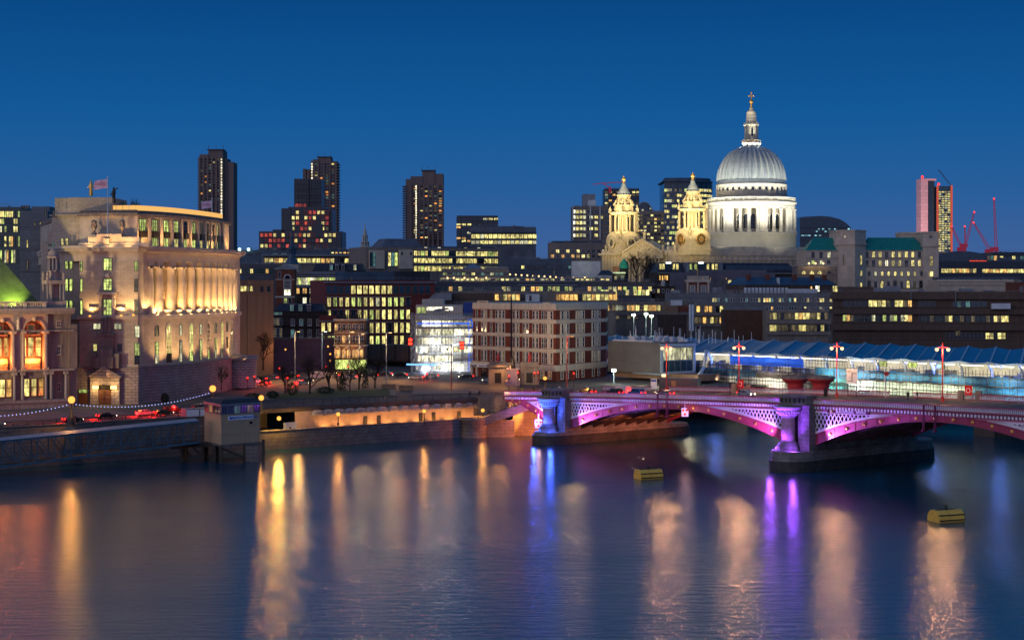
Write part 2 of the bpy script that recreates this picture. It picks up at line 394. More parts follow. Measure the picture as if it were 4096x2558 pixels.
dm=MB();dm.box(-.55,.55,-.08,.02,0,2.3);dm=dm.mesh('service_door',['frame_dark'])
def at_u(line,u,d=0):
 """point of a plan polyline seen at photo column u"""
 k=(u-2048)/F
 for a,b in zip(line[:-1],line[1:]):
  dx,dy=b[0]-a[0],b[1]-a[1];den=dx-k*dy
  if abs(den)<1e-9:continue
  t=(k*a[1]-a[0])/den
  if-.001<=t<=1.001:return Vector((a[0]+dx*t,a[1]+dy*t)),math.atan2(dy,dx)
 return None
for i,u in enumerate((1461,1515,1682,1734,1836,1938)):
 q=at_u(RB,u)
 if q:tag(put('service_door',dm,tr(q[0].x,q[0].y,3.5,q[1])),'narrow black service door in the orange lit recess wall','door','service doors of the recess wall')
hm=MB()
pts=[(r*math.cos(a),r*math.sin(a))for r in(1.3,)for a in[math.pi*i/8 for i in range(9)]]
hm.extr([(x,z)for x,z in pts],-1.7,-.1)
for k in range(1,4):hm.box(-1.25,1.25,-1.78,-1.7,k*.25,k*.25+.06,1)
hm=hm.mesh('vent_hood',[mat('hood_metal',(.42,.40,.37),.5,.2,.8),'frame_dark'])
for i,u in enumerate(range(1262,1990,43)):
 q=at_u(RB,u)
 if q:tag(put('vent_hood',hm,tr(q[0].x,q[0].y,6.7,q[1])),'half round pale vent hood on top of the orange recess wall','vent','vent hoods along the recess wall')
for u in range(1300,2000,62):
 q=at_u(RB,u)
 if q:
  p=q[0]+Vector((.60,-.80))*2.2
  spot((p.x,p.y,3.4),(q[0].x,q[0].y,6.2),900,(1,.42,.10),120,.2)
UPW=[inl(p,8.5)for p in((-63,361),(-57,369),(-46,377))]
w=MB()
for a,b in zip(UPW[:-1],UPW[1:]):
 a2=inl(a,14);b2=inl(b,14)
 w.add([(a2[0],a2[1],2.9),(b2[0],b2[1],2.9),(b2[0],b2[1],8),(a2[0],a2[1],8)],[(0,1,2,3)])
 w.add([(a[0],a[1],3.0),(b[0],b[1],3.0),(b2[0],b2[1],3.0),(a2[0],a2[1],3.0)],[(0,1,2,3)],1)
struct('underpass',w,['concrete','road'])
railing([(-62,366.3,3),(-57.5,369.9,3),(-46,378.5,3)],'pale steel railing along the lower riverside walk',zf=None,m='metal_white',infill=True,h=1.5,th=.035)
point((-60.5,372,6.2),1300,(1,.60,.10),.3);point((-50,380,6.6),900,(1,.5,.12),.3)
cb=MB();cb.box(-1.4,1.4,0,1.2,0,2.6);cb.box(-1.5,1.5,-.08,0,2.5,2.75);cb.box(-.5,-.1,-.04,0,.9,1.7,1)
q=P(1165,1700,378);tag(part('kiosk',cb,['metal_white','paint_black'],None,tr(q.x,q.y,3,.6)),'small white service cabinet in the lit underpass','cabinet')
# --- bridge (local x along the span towards the camera, local y across, away from the camera)
BA=math.atan2(-.769,.639);BM=tr(11.67,388.1,0,BA)
def deck_z(t):return-1.277e-4*t*t+.0399*t+10.9
def brg(name,label,cat='bridge',**k):return thing(name,label,cat,BM,**k)
BW=33.0
def strip_t(w,t0,t1,y0,y1,z0,z1,mi=0,n=16):
 """box following the deck curve; z0,z1 relative to the deck"""
 for i in range(n):
  a=t0+(t1-t0)*i/n;b=t0+(t1-t0)*(i+1)/n;za,zb=deck_z(a),deck_z(b)
  w.add([(a,y0,za+z0),(b,y0,zb+z0),(b,y1,zb+z0),(a,y1,za+z0),(a,y0,za+z1),(b,y0,zb+z1),(b,y1,zb+z1),(a,y1,za+z1)],[(0,1,5,4),(2,3,7,6),(4,5,6,7),(0,3,2,1)]+([(3,0,4,7)]if i==0 else[])+([(1,2,6,5)]if i==n-1 else[]),mi)
PH=3.3
TP=[0,74,143]
bridge=thing('road_bridge','maroon iron arched road bridge lit purple and blue across the river','bridge',BM)
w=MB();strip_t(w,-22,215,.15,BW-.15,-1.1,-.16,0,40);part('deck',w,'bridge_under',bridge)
w=MB();strip_t(w,-64,-21,.2,BW,-5.0,-.165,0,10);part('abutment',w,'granite',bridge)
w=MB();strip_t(w,-60,215,3.6,BW-3.6,-.16,-.10,0,44);struct('bridge_road',w,'road',BM)
w=MB();strip_t(w,-60,215,.3,3.6,-.158,.03,0,44);strip_t(w,-60,215,BW-3.6,BW-.3,-.158,.03,0,44);struct('bridge_pavement',w,'pavement',BM)
w=MB()
for k in range(44):
 for yy in(10,16.4,23):strip_t(w,-45+k*6,-42+k*6,yy,yy+.14,-.096,-.09,0,1)
for yy in(6.4,26.6):strip_t(w,-45,215,yy,yy+.12,-.096,-.09,0,40)
struct('road_markings',w,'white_paint',BM)
def arch_span(t0,t1,zs0,zs1,zc,label,ribs=9,lattice=True,tc=None):
 tc=t0 if tc is None else tc
 root=thing('bridge_span',label,'bridge span',BM,'arched spans of the bridge')
 N=36;tm=(t0+t1)/2
 def zb(t):
  s=(t-t0)/(t1-t0);base=zs0+(zs1-zs0)*s;mid=zc-(zs0+zs1)/2
  return base+mid*(1-(2*s-1)**2)
 def rd(t):s=abs(2*(t-t0)/(t1-t0)-1);return 1.35+.95*s*s
 def rib(y0,y1,mi=0,w=None,dd=1.0):
  w=w or MB()
  for i in range(N):
   a=tc+(t1-tc)*i/N;b=tc+(t1-tc)*(i+1)/N
   za,zb_=zb(a),zb(b);ra,rb=rd(a)*dd,rd(b)*dd
   w.add([(a,y0,za),(b,y0,zb_),(b,y1,zb_),(a,y1,za),(a,y0,za+ra),(b,y0,zb_+rb),(b,y1,zb_+rb),(a,y1,za+ra)],[(0,1,5,4),(2,3,7,6),(4,5,6,7),(0,3,2,1)]+([(3,0,4,7)]if i==0 else[])+([(1,2,6,5)]if i==N-1 else[]),mi)
  return w
 w=rib(0,.55);
 for i in range(N):
  a=tc+(t1-tc)*i/N;b=tc+(t1-tc)*(i+1)/N
  for dz0,dz1 in((0,.16),(-.16,0)):
   top=dz1==0
   A=zb(a)+(rd(a)if top else 0);B=zb(b)+(rd(b)if top else 0)
   w.add([(a,-.28,A+dz0),(b,-.28,B+dz0),(b,-.28,B+dz1),(a,-.28,A+dz1),(a,0,A+dz0),(b,0,B+dz0),(b,0,B+dz1),(a,0,A+dz1)],[(0,1,2,3),(3,2,6,7),(0,4,5,1)])
 for i in range(1,24):
  a=tc+(t1-tc)*i/24;w.box(a-.05,a+.05,-.06,0,zb(a)+.16,zb(a)+rd(a)-.16)
 part('arch_rib',w,'bridge_pink' if False else 'bridge_red',root)
 rm=MB();rm.lathe([(.01,0),(.34,0),(.34,.10),(.2,.14),(.2,.22),(.01,.26)],n=10,sm=False)
 for k in range(8):rm.sphere(.27*math.cos(k*.785),.27*math.sin(k*.785),.12,.09,4)
 rm=rm.mesh('rosette',['gold']);nb=14 if tc==t0 else 5
 for i in range(nb):
  a=tc+(t1-tc)*(i+1)/(nb+1);put('rosette',rm,BM@Matrix.Translation((a,0,zb(a)+rd(a)/2))@UP,root)
 w=MB()
 for k in range(1,ribs):rib(k*(BW/ribs),k*(BW/ribs)+.3,0,w,.62)
 for i in range(1,12):
  a=tc+(t1-tc)*i/12;w.box(a-.08,a+.08,.6,BW-.6,zb(a)+.25,zb(a)+.5)
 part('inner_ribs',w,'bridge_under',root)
 w=rib(BW-.5,BW);part('far_rib',w,'bridge_red',root)
 w=MB();g=MB();fr=MB();H0=-1.15
 M2=40
 def ex(t):return zb(t)+rd(t)
 for i in range(M2):
  a=tc+(t1-tc)*i/M2;b=tc+(t1-tc)*(i+1)/M2
  za,zb_=max(ex(a),deck_z(a)+H0),max(ex(b),deck_z(b)+H0)
  w.add([(a,.02,za),(b,.02,zb_),(b,.02,deck_z(b)-.5),(a,.02,deck_z(a)-.5)],[(0,1,2,3)])
 part('web',w,'bridge_pink',root)
 for side in((0,1)if tc==t0 else(1,)):
  ts=[t0+(t1-t0)*.5*i/40 for i in range(41)]
  if side:ts=[t1-(t-t0)for t in ts]
  lim=[t for t in ts if deck_z(t)+H0-ex(t)>.05]
  if len(lim)<3:continue
  te=lim[-1];s=-1 if side else 1
  def bandp(f0,f1,ya,yb,tt,W_):
   for a,b in zip(tt[:-1],tt[1:]):
    if a>b:a,b=b,a
    W_.add([(a,ya,f0(a)),(b,ya,f0(b)),(b,ya,f1(b)),(a,ya,f1(a)),(a,yb,f0(a)),(b,yb,f0(b)),(b,yb,f1(b)),(a,yb,f1(a))],[(0,1,2,3),(3,2,6,7),(0,4,5,1)])
  bandp(lambda t:deck_z(t)+H0-.34,lambda t:deck_z(t)+H0,-.12,.1,lim,fr)
  bandp(lambda t:ex(t),lambda t:min(ex(t)+.5,deck_z(t)+H0),-.12,.1,lim,fr)
  x0,x1=sorted((lim[0],lim[0]+s*.42));fr.box(x0,x1,-.12,.1,ex(lim[0])+.1,deck_z(lim[0])+H0-.1)
  pitch=.98
  lo=lambda t:ex(t)+.25;hi=lambda t:deck_z(t)+H0-.15
  def seg(ta,sl):
   pts=[];st=.12
   for k in range(90):
    t=ta+s*k*st;z=hi(ta)if sl<0 else None
   return pts
  L_=abs(te-lim[0])
  k=-14
  while k*pitch<L_+14:
   for sl in(1.75,-1.75):
    run=[]
    c0=k*pitch
    for q in range(0,int(L_/.1)):
     uu=q*.1;t=lim[0]+s*uu;z=deck_z(t0)-9+(uu-c0)*sl+(9 if sl<0 else 0)+(6 if sl<0 else 0)
     if lo(t)<=z<=hi(t):run.append((t,z))
     elif run:break
    if len(run)>=2:
     a,b=run[0],run[-1];g.bar((a[0],-.04 if sl>0 else .02,a[1]),(b[0],-.04 if sl>0 else .02,b[1]),.07,.20)
   k+=1
 if lattice:part('spandrel_lattice',g,'bridge_white',root)
 part('spandrel_frame',fr,'bridge_white',root)
 t0=tc
 w=MB();strip_t(w,t0-.2,t1+.2,-.55,.14,-.10,.12,0,20);strip_t(w,t0-.2,t1+.2,-.2,.10,-.82,-.70,0,20);strip_t(w,t0-.2,t1+.2,-.12,.10,-.70,-.10,0,20)
 part('cornice',w,mat('bridge_maroon',(.17,.022,.042),.5,.15,.4),root)
 w=MB();n=int((t1-t0)/.78)
 for i in range(n):
  a=t0+.2+(t1-t0-.4)*(i+.5)/n;z=deck_z(a)
  w.extr([(a-.2,z-.68),(a+.2,z-.68),(a+.2,z-.13),(a-.2,z-.13)],-.42,-.12)
 part('dentils',w,'bridge_white',root)
 for y0,nm in((-.42,'near'),(BW-.1,'far')):
  w=MB();strip_t(w,t0-.3,t1+.3,y0,y0+.5,.12,.28,0,20);strip_t(w,t0-.3,t1+.3,y0-.04,y0+.54,1.12,1.3,0,20)
  part('parapet_rails',w,'bridge_red',root)
  w=MB();n=int((t1-t0)/.42)
  for i in range(n):
   a=t0+(t1-t0)*(i+.5)/n;z=deck_z(a)
   w.box(a-.075,a+.075,y0+.16,y0+.34,z+.28,z+1.12);w.box(a-.12,a+.12,y0+.12,y0+.38,z+.5,z+.62)
  part('balusters',w,'bridge_white',root)
 return root,zb
S1,zb1=arch_span(PH,74-PH,3.4,5.0,10.2,'purple lit span between the blue column and the violet column')
S2,zb2=arch_span(74+PH,143-PH,5.0,5.0,11.75,'nearest purple span, with the bridge name board, right of the violet column')
S0,zb0=arch_span(-45,-PH,-1.0,3.2,8.7,'short pink and violet span beside the river steps',tc=-21)
Mb=BM@Matrix.Translation((0,-.14,0))
def on_face(t,dz,y=-.10):return BM@Matrix.Translation((t,y,deck_z(t)+dz))@Matrix.Rotation(-math.atan(.0399-2.554e-4*t),4,'Y')@UP
nb=thing('name_board','long maroon name board above the white lattice of the nearest span','sign',on_face(86.2,-.98,-.3))
w=MB();w.box(-5.2,5.2,-.36,.36,-.12,.06);part('board',w,mat('board_maroon',(.09,.012,.03),.5,.1),nb)
text('lettering','BLACKFRIARS   BRIDGE',.72,'sign_white',nb,on_face(86.9,-.98,-.30)@Matrix.Translation((0,0,.07)),.02,.012)
w=MB();w.lathe([(.01,0),(.38,0),(.38,.06),(.01,.08)],n=12,sm=False);w.box(-.06,.06,-.3,.3,.08,.1,1);w.box(-.3,.3,-.06,.06,.08,.1,1)
part('crest',w,['gold','sign_white'],nb,on_face(82.0,-.98,-.30)@Matrix.Translation((0,0,.06)))
def pier(t,zs,label,collab,blab,glowname,shrink=1.0):
 M0=BM@Matrix.Translation((t,0,0));dz=deck_z(t)
 root=thing('bridge_pier',label,'bridge pier',M0,'stone piers of the bridge')
 def plan(r,y0,y1,n=10):
  a=[(-r,y1)]+[(-r,y0)]+[(r*math.cos(math.pi+math.pi*i/n),y0+r*1.15*math.sin(math.pi+math.pi*i/n))for i in range(1,n)]+[(r,y0),(r,y1)]
  return a+[(r*math.cos(math.pi*i/n),y1+r*1.15*math.sin(math.pi*i/n))for i in range(1,n)]
 w=MB();w.prism(plan(4.5,-2.6,BW+4),-3,2.2,1);w.prism(plan(4.25,-2.6,BW+4),2.2,2.9+(zs-3.8)*.8,0,.985);part('cutwater',w,['pier_stone','granite_wet'],root)
 zb=2.9+(zs-3.8)*.8
 w=MB();w.prism([(-PH,.2),(PH,.2),(PH,BW-.2),(-PH,BW-.2)],zb,zs+.2);part('pier_wall',w,'pier_stone',root)
 w=MB()
 w.box(.5,PH+.1,-1.6,.7,zb,dz-.9);w.box(1.9,PH+.45,-2.0,.7,zb,dz+.1);w.box(-PH-.1,-1.3,-.6,.7,zb,dz-.9)
 w.box(-PH-.3,PH+.5,-.9,BW*0+.9,dz-.9,dz+.1)
 part('pilasters',w,'pier_stone',root)
 w=MB();w.box(-PH,PH,BW-.7,BW+1.4,zb,dz+.1);part('far_pilasters',w,'pier_stone',root)
 oc=[(-PH+.2,1.2),(-PH+.2,-2.4),(-2.0,-4.6),(1.3,-4.6),(PH,-2.4),(PH,1.2)]
 w=MB();w.prism(oc,dz+.1,dz+.5,0,1.0);w.prism([(x*.93,y*.93)for x,y in oc],dz+.5,dz+1.75);w.prism([(x*1.03,y*1.03)for x,y in oc],dz+1.75,dz+2.1)
 for(a,b)in zip(oc[1:-2],oc[2:-1]):
  A=Vector(a)*.93;B=Vector(b)*.93;n=3
  for k in range(n):
   c=A.lerp(B,(k+.5)/n);d=(B-A).normalized();nn=Vector((d.y,-d.x))*.03
   q=c+nn if(c+nn).length>c.length else c-nn
   w.tube((q.x,q.y,dz+.72),(q.x,q.y,dz+1.5),.28,4,1)
 part('pulpit',w,['pier_stone','granite_wet'],root)
 cs=thing('bridge_column',collab,'column',M0@Matrix.Translation((-.9,-3.0,0)))
 zt=dz-.1;zc=zt-2.1;zb2=zb+1.8
 w=MB();w.cyl(0,0,zb2,zc,1.42,1.34,28,0);part('shaft',w,'column_granite',cs)
 w=MB();w.cyl(0,0,zb,zb+.8,2.5,2.4,8,0,False);w.lathe([(2.15,zb+.8),(2.15,zb+1.15),(1.75,zb+1.3),(1.85,zb+1.5),(1.5,zb+1.8)],n=28)
 part('column_base',w,'pier_stone',cs)
 w=MB();w.lathe([(1.4,zc-.25),(1.62,zc-.15),(1.4,zc),(1.45,zc+.25),(1.9,zc+.9),(2.45,zc+1.35),(2.5,zc+1.6),(2.85,zc+1.75),(2.9,zt)],n=28)
 for k in range(22):
  a=k*6.2832/22
  for rr,zz,q in((1.72,.45,.26),(2.15,.95,.28)):
   w.sphere(rr*math.cos(a+zz),rr*math.sin(a+zz),zc+zz,q,5,0,1.3)
 part('capital',w,mat('capital_stone',(.40,.38,.36),.8,.2,.8),cs)
 for dx in(-3.4,2.6):point(M0@Vector((dx,-5.6,zb+.6)),1000,{'blue':(.05,.12,1),'violet':(.32,.08,1)}[blab],.2)
 col={'blue':(.03,.09,1),'violet':(.26,.05,1)}[blab]
 fm=MB();fm.box(-.22,.22,-.16,.16,0,.3);fm.cyl(0,-.2,.05,.27,.13,n=8,mi=1)
 for dx,dy in((-2.6,-3.9),(1.6,-4.6)):
  pz=zb+.1
  f=part('floodlight',fm,['black_iron',glowname],None,M0@Matrix.Translation((dx-.9,dy+.3,pz)))
  tag(f,('left ' if dx<0 else 'right ')+'floodlight at the foot of the %s lit bridge column'%blab,'floodlight')
  p=M0@Vector((dx-.9,dy+.0,pz+.45));q=M0@Vector((-.9,-3,zc+.4))
  spot(p,q,9000,col,95,.15)
 for dx,dy,e in((-1.6,-7.4,15000),(2.2,-7.0,5000)):p=M0@Vector((dx,dy,zb+1.4));q=M0@Vector((-.9,-3,zc-.6));spot(p,q,e,col,80,.3)
 return root
pier(0,3.8,'stained stone pier under the blue lit column','thick short granite column lit bright blue on the bridge pier','blue','bulb_blue')
pier(74,5.3,'stained stone pier under the violet lit column','thick short granite column lit violet on the bridge pier','violet','bulb_violet')
def rel(x,y,z):return BM@Vector((x,y,z))
for(t,tt,z,e,c)in((4.6,20,3.0,2.0,(.36,.06,1)),(69.3,54,5.2,1.7,(.42,.06,.9)),(78.7,94,5.2,2.0,(.34,.06,1)),(-4.6,-12,4.0,.8,(.50,.06,.9))):
 spot(rel(t,-3.8,z),rel(tt,0,deck_z(tt)-2.6),6500*e,c,70,.4,1.0)
 spot(rel(t*.97+tt*.03,-2.6,z+1.2),rel(tt*.6+t*.4,0,deck_z(tt)-2.0),7000*e,(.55,.25,1),90,.3,1.0)
 spot(rel(tt,-6,8),rel(tt+(tt-t)*.7,0,deck_z(tt)-1.4),1500*e,(.36,.16,1),120,.4,1.0)
for y,e in((6,5200),(16,5200),(27,4600)):spot(rel(16,y,5.5),rel(4,y+1,4.2),e,(1,.27,.06),110,.6,1.0)
for i,(t,y,lb)in enumerate(((33.6,0,'left gantry bracket over the crown of the far purple span'),(36.6,0,'right gantry bracket over the crown of the far purple span'),(104.6,0,'left gantry bracket over the crown of the nearest span'),(107.2,0,'right gantry bracket over the crown of the nearest span'))):
 z=deck_z(t);w=MB()
 for a,b in(((0,.5,1.4),(0,-1.1,1.2)),((0,-1.1,1.2),(0,-1.3,-3.6)),((0,-.8,1.2),(0,-.8,-3.6)),((0,.5,1.4),(0,.5,0))):w.bar(a,b,.14,.12)
 for k in range(7):w.bar((0,-1.25,.9-k*.65),(0,-.8,.6-k*.65),.09,.08)
 w.box(-.2,.2,-1.5,-.7,-3.8,-3.5);tag(part('gantry_bracket',w,mat('bridge_maroon',(1,1,1)),None,BM@Matrix.Translation((t,0,z))),lb,'bracket')
 # --- buildings
WC={}
def winmesh(w,h,pane,frame,nx=1,ny=1,style='flat',fr=.09):
 k=(round(w,2),round(h,2),pane,frame,nx,ny,style,fr)
 if k in WC:return WC[k]
 b=MB();W2=w/2
 if style=='round':
  n=10;pts=[(-W2,0),(W2,0)]+[(W2*math.cos(math.pi*i/n),h-W2+W2*math.sin(math.pi*i/n))for i in range(n+1)]
  b.extr(pts,-.03,.02,0)
  o=pts[2:]
  for p,q in zip(o[:-1],o[1:]):b.bar((p[0],-.08,p[1]),(q[0],-.08,q[1]),.12,fr*1.5,1)
  b.box(-W2-fr,-W2,-.14,.02,0,h-W2,1);b.box(W2,W2+fr,-.14,.02,0,h-W2,1)
 elif style=='oval':
  n=12;pts=[(W2*math.cos(6.2832*i/n),h/2+h/2*math.sin(6.2832*i/n))for i in range(n)]
  b.extr(pts,-.03,.02,0)
  for p,q in zip(pts,pts[1:]+pts[:1]):b.bar((p[0],-.08,p[1]),(q[0],-.08,q[1]),.12,fr*1.5,1)
 else:
  b.box(-W2,W2,-.04,.02,0,h,0)
  b.box(-W2-fr,-W2,-.14,.02,-fr,h+fr,1);b.box(W2,W2+fr,-.14,.02,-fr,h+fr,1)
  b.box(-W2,W2,-.14,.02,h,h+fr,1);b.box(-W2,W2,-.16,.02,-fr,0,1)
 hh=h-(W2 if style=='round' else 0)
 if style!='oval' or nx>1:
  for i in range(1,nx):x=-W2+w*i/nx;b.box(x-fr*.35,x+fr*.35,-.10,.02,0,hh,1)
  for i in range(1,ny):z=hh*i/ny;b.box(-W2,W2,-.09,.02,z-fr*.35,z+fr*.35,1)
 if style=='sill':b.box(-W2-.25,W2+.25,-.3,.02,-.28,-fr,1)
 if style=='hood':b.box(-W2-.3,W2+.3,-.3,.02,-.3,-fr,1);b.box(-W2-.25,W2+.25,-.25,.02,h+fr,h+.4,1)
 WC[k]=b.mesh('window',[pane,frame]);return WC[k]
class Fac:
 """a vertical facade plane from photo columns u0 (at distance D0) to u1 (at distance D1)"""
 def __init__(s,u0,D0,u1,D1,zb):
  s.a=Vector((X(u0,D0),D0));s.b=Vector((X(u1,D1),D1));s.L=(s.b-s.a).length;s.d=(s.b-s.a)/s.L
  s.rz=math.atan2(s.d.y,s.d.x);s.zb=zb;s.Dm=(D0+D1)/2;s.M=tr(s.a.x,s.a.y,zb,s.rz)
 def x(s,u):
  k=(u-2048)/F;return(k*s.a.y-s.a.x)/(s.d.x-k*s.d.y)
 def z(s,v,D=None):return Z(v,D or s.Dm)-s.zb
LITS={'y':'lit_yellow','g':'lit_green','w':'lit_warm','W':'lit_white','p':'lit_pale','o':'lit_orange','r':'lit_red','d':'glass_dark','b':'glass_blue','G':'glass_green','t':'lit_teal','D':'lit_dim','c':'lit_cool','O':'lit_office'}
class Bld:
 def __init__(s,name,label,u0,u1,vt,D,D1=None,zb=None,dep=18,m='concrete',cat='building',body=True,roof='roof_grey',parapet=.7,group=None,body_name='walls'):
  D1=D1 or D;mid=ground_z(X((u0+u1)/2,D),D)if zb is None else zb
  s.f=Fac(u0,D,u1,D1,mid);s.name=name;s.H=s.f.z(vt);s.dep=dep;s.wins=[];s.m=m
  s.root=thing(name,label,cat,s.f.M,group);s.rf=roof
  if body:
   w=MB();w.box(0,s.f.L,0,dep,-3,s.H)
   part(body_name,w,m,s.root)
   if roof:
    w=MB();w.box(-.02,s.f.L+.02,-.02,.3,s.H,s.H+parapet,1)if parapet else None
    w.box(.3,s.f.L-.3,.3,dep-.3,s.H+.004,s.H+.05,0)
    if parapet:w.box(-.02,.3,.3,dep,s.H,s.H+parapet,1);w.box(s.f.L-.3,s.f.L+.02,.3,dep,s.H,s.H+parapet,1)
    part('roof',w,[roof,m],s.root)
 def box(s,name,u0,u1,vt,vb,y0,y1,m,n=None):
  w=MB();w.box(s.f.x(u0),s.f.x(u1),y0,y1,s.f.z(vb),s.f.z(vt));return part(name,w,m,s.root)
 def band(s,vs,proud=.35,m='stone_plain',h=None,name='string_course',u0=None,u1=None):
  for v in vs:
   w=MB();a,b=(v,v+3)if not isinstance(v,tuple)else v
   x0=s.f.x(u0)if u0 else-proud;x1=s.f.x(u1)if u1 else s.f.L+proud
   w.box(x0,x1,-proud,.01,s.f.z(b),s.f.z(a));part(name,w,m,s.root)
 def row(s,v0,v1,us,w,kinds='yyd',frame='frame_dark',nx=1,ny=1,style='flat',fr=.09,fac=None,name='window',y=0):
  f=fac or s.f;z0=f.z(v1);h=f.z(v0)-z0
  if isinstance(us,tuple):a,b,n=us;us=[a+(b-a)*i/max(1,n-1)for i in range(n)]
  for i,u in enumerate(us):
   k=kinds[i]if len(kinds)==len(us)else rnd.choice(kinds)
   if k in 'dDbG' and len(kinds)!=len(us)and rnd.random()<.25:k=rnd.choice('yOwp')
   ww=w if not callable(w)else w(i)
   wm=ww*f.Dm/F/max(.25,abs(f.d.x-(u-2048)/F*f.d.y))
   s.wins.append((wm,h,LITS.get(k,k),frame,nx,ny,style,fr,f.M@Matrix.Translation((f.x(u),y-.005,z0)),name))
 def rowm(s,z0,h,xs,w,kinds='yyd',frame='frame_dark',nx=1,ny=1,style='flat',fr=.09,M=None,name='window'):
  M=M or s.f.M
  for i,x in enumerate(xs):
   k=kinds[i]if len(kinds)==len(xs)else rnd.choice(kinds)
   s.wins.append((w,h,LITS.get(k,k),frame,nx,ny,style,fr,M@Matrix.Translation((x,-.005,z0)),name))
 def done(s,clutter=True):
  ws=s.wins;r=random.Random(len(ws)+int(s.f.L*7));L=s.f.L
  zs=sorted({(round((s.f.M.inverted()@q[8].translation).z,1),round(q[1],1))for q in ws if abs((s.f.M.inverted()@q[8].translation).y)<.3})
  if zs and s.m not in('steel_dark','glass_green'):
   w=MB()
   for z,h in zs[:8]:w.box(-.1,L+.1,-.22,.0,z-.42,z-.2);w.box(-.05,L+.05,-.12,.0,z+h+.16,z+h+.3)
   for k in range(int(L/11)):x=(k+.5)*11+r.uniform(-2,2);w.box(x-.07,x+.07,-.16,-.02,0,s.H)
   part('ledges_and_pipes',w,s.m,s.root)
  if clutter and s.rf and L>9:
   w=MB();H0=s.H+.05
   for k in range(int(L/2.2)):
    x=r.uniform(.8,L-2.5);y=r.uniform(.8,s.dep*.7);q=r.random()
    if q<.3:w.box(x,x+r.uniform(.6,2.8),y,y+r.uniform(.6,2),H0,H0+r.uniform(.5,1.9),0)
    elif q<.45:w.tube((x,y,H0),(x,y,H0+r.uniform(2,5)),.06,4,1)
    elif q<.6:w.cyl(x,y,H0,H0+r.uniform(.7,1.6),.3,n=8,mi=1)
    elif q<.8:w.box(x,x+r.uniform(1.5,4),y,y+.3,H0+.4,H0+.65,1)
    else:w.box(x,x+1.4,y,y+1.8,H0,H0+.5,2)
   w.box(.2,L-.2,.45,.5,s.H+1.2,s.H+1.26,1);w.box(.2,L-.2,.45,.5,s.H+1.7,s.H+1.76,1)
   for k in range(int(L/2.5)):w.box(.4+k*2.5,.46+k*2.5,.45,.5,s.H,s.H+1.75,1)
   tag(part('roof_clutter',w,['concrete','metal_grey','roof_blue'],s.root),kind='stuff')
  for q in ws[:98]:
   put(q[9],winmesh(*q[:8]),q[8],s.root)
  if len(ws)>98:
   big=MB();mats=[];inv=s.f.M.inverted()
   for q in ws[98:]:
    me=winmesh(*q[:8]);M=inv@q[8];ix=[]
    for m_ in(q[2],q[3]):
     if m_ not in mats:mats.append(m_)
     ix.append(mats.index(m_))
    k=len(big.v);big.v+=[tuple(M@v.co)for v in me.vertices]
    for p in me.polygons:big.f.append(tuple(i+k for i in p.vertices));big.m.append(ix[p.material_index]);big.sm.append(False)
   tag(part('windows',big,mats,s.root),kind='stuff')
  return s.root
 def tanks(s,spec,m='metal_grey'):
  """rooftop plant: (u0,u1,vtop,y0,depth)"""
  for(a,b,vt,y0,d)in spec:
   w=MB();x0,x1=s.f.x(a),s.f.x(b);z1=s.f.z(vt);w.box(x0,x1,y0,y0+d,s.H-.2,z1)
   n=max(2,int((x1-x0)/1.2))
   for i in range(n):xx=x0+(x1-x0)*(i+.5)/n;w.box(xx-.06,xx+.06,y0-.08,y0,s.H,z1-.2)
   part('plant_room',w,m,s.root)
 def railing(s,u0,u1,h=1.1,y=.4):
  x0,x1=s.f.x(u0),s.f.x(u1);w=MB();z=s.H+.7
  for r in(.5,1):w.box(x0,x1,y,y+.06,z+h*r,z+h*r+.07)
  for i in range(int((x1-x0)/2)+1):w.box(x0+2*i,x0+2*i+.07,y,y+.07,z-.3,z+h)
  part('roof_railing',w,'metal_grey',s.root)
 def pitched(s,v_ridge,m='slate',y0=0,y1=None,hip=0,name='pitched_roof',u0=None,u1=None,ov=.4):
  y1=y1 or s.dep;x0=(s.f.x(u0)if u0 else 0)-ov;x1=(s.f.x(u1)if u1 else s.f.L)+ov;zr=s.f.z(v_ridge);ym=(y0+y1)/2;w=MB()
  w.add([(x0,y0-ov,s.H),(x1,y0-ov,s.H),(x1,y1+ov,s.H),(x0,y1+ov,s.H),(x0+hip,ym,zr),(x1-hip,ym,zr)],[(0,1,5,4),(2,3,4,5),(0,4,3),(1,2,5),(0,3,2,1)])
  part(name,w,m,s.root)
def mansard(B,vt,m='slate',inset=2.2,dormers=(),dk='dy',dw=8,dv=None):
 w=MB();L=B.f.L;z1=B.f.z(vt);w.add([(-.2,-.2,B.H),(L+.2,-.2,B.H),(L+.2,B.dep,B.H),(-.2,B.dep,B.H),(inset*.6,inset,z1),(L-inset*.6,inset,z1),(L-inset*.6,B.dep-inset,z1),(inset*.6,B.dep-inset,z1)],[(0,1,5,4),(1,2,6,5),(2,3,7,6),(3,0,4,7),(4,5,6,7)])
 part('mansard_roof',w,m,B.root)
 for i,u in enumerate(dormers):
  x=B.f.x(u);hw=dw/2*B.f.Dm/F;z0=B.H+.4;h=(z1-B.H)*.72;w=MB();w.box(x-hw-.15,x+hw+.15,0,inset,z0,z0+h);w.box(x-hw-.3,x+hw+.3,-.15,inset,z0+h,z0+h+.15,1)
  part('dormer',w,[m,'frame_white'],B.root)
  B.rowm(z0+.15,h-.3,[x],hw*2,rnd.choice(dk),'frame_white',2,2,'flat',.1)
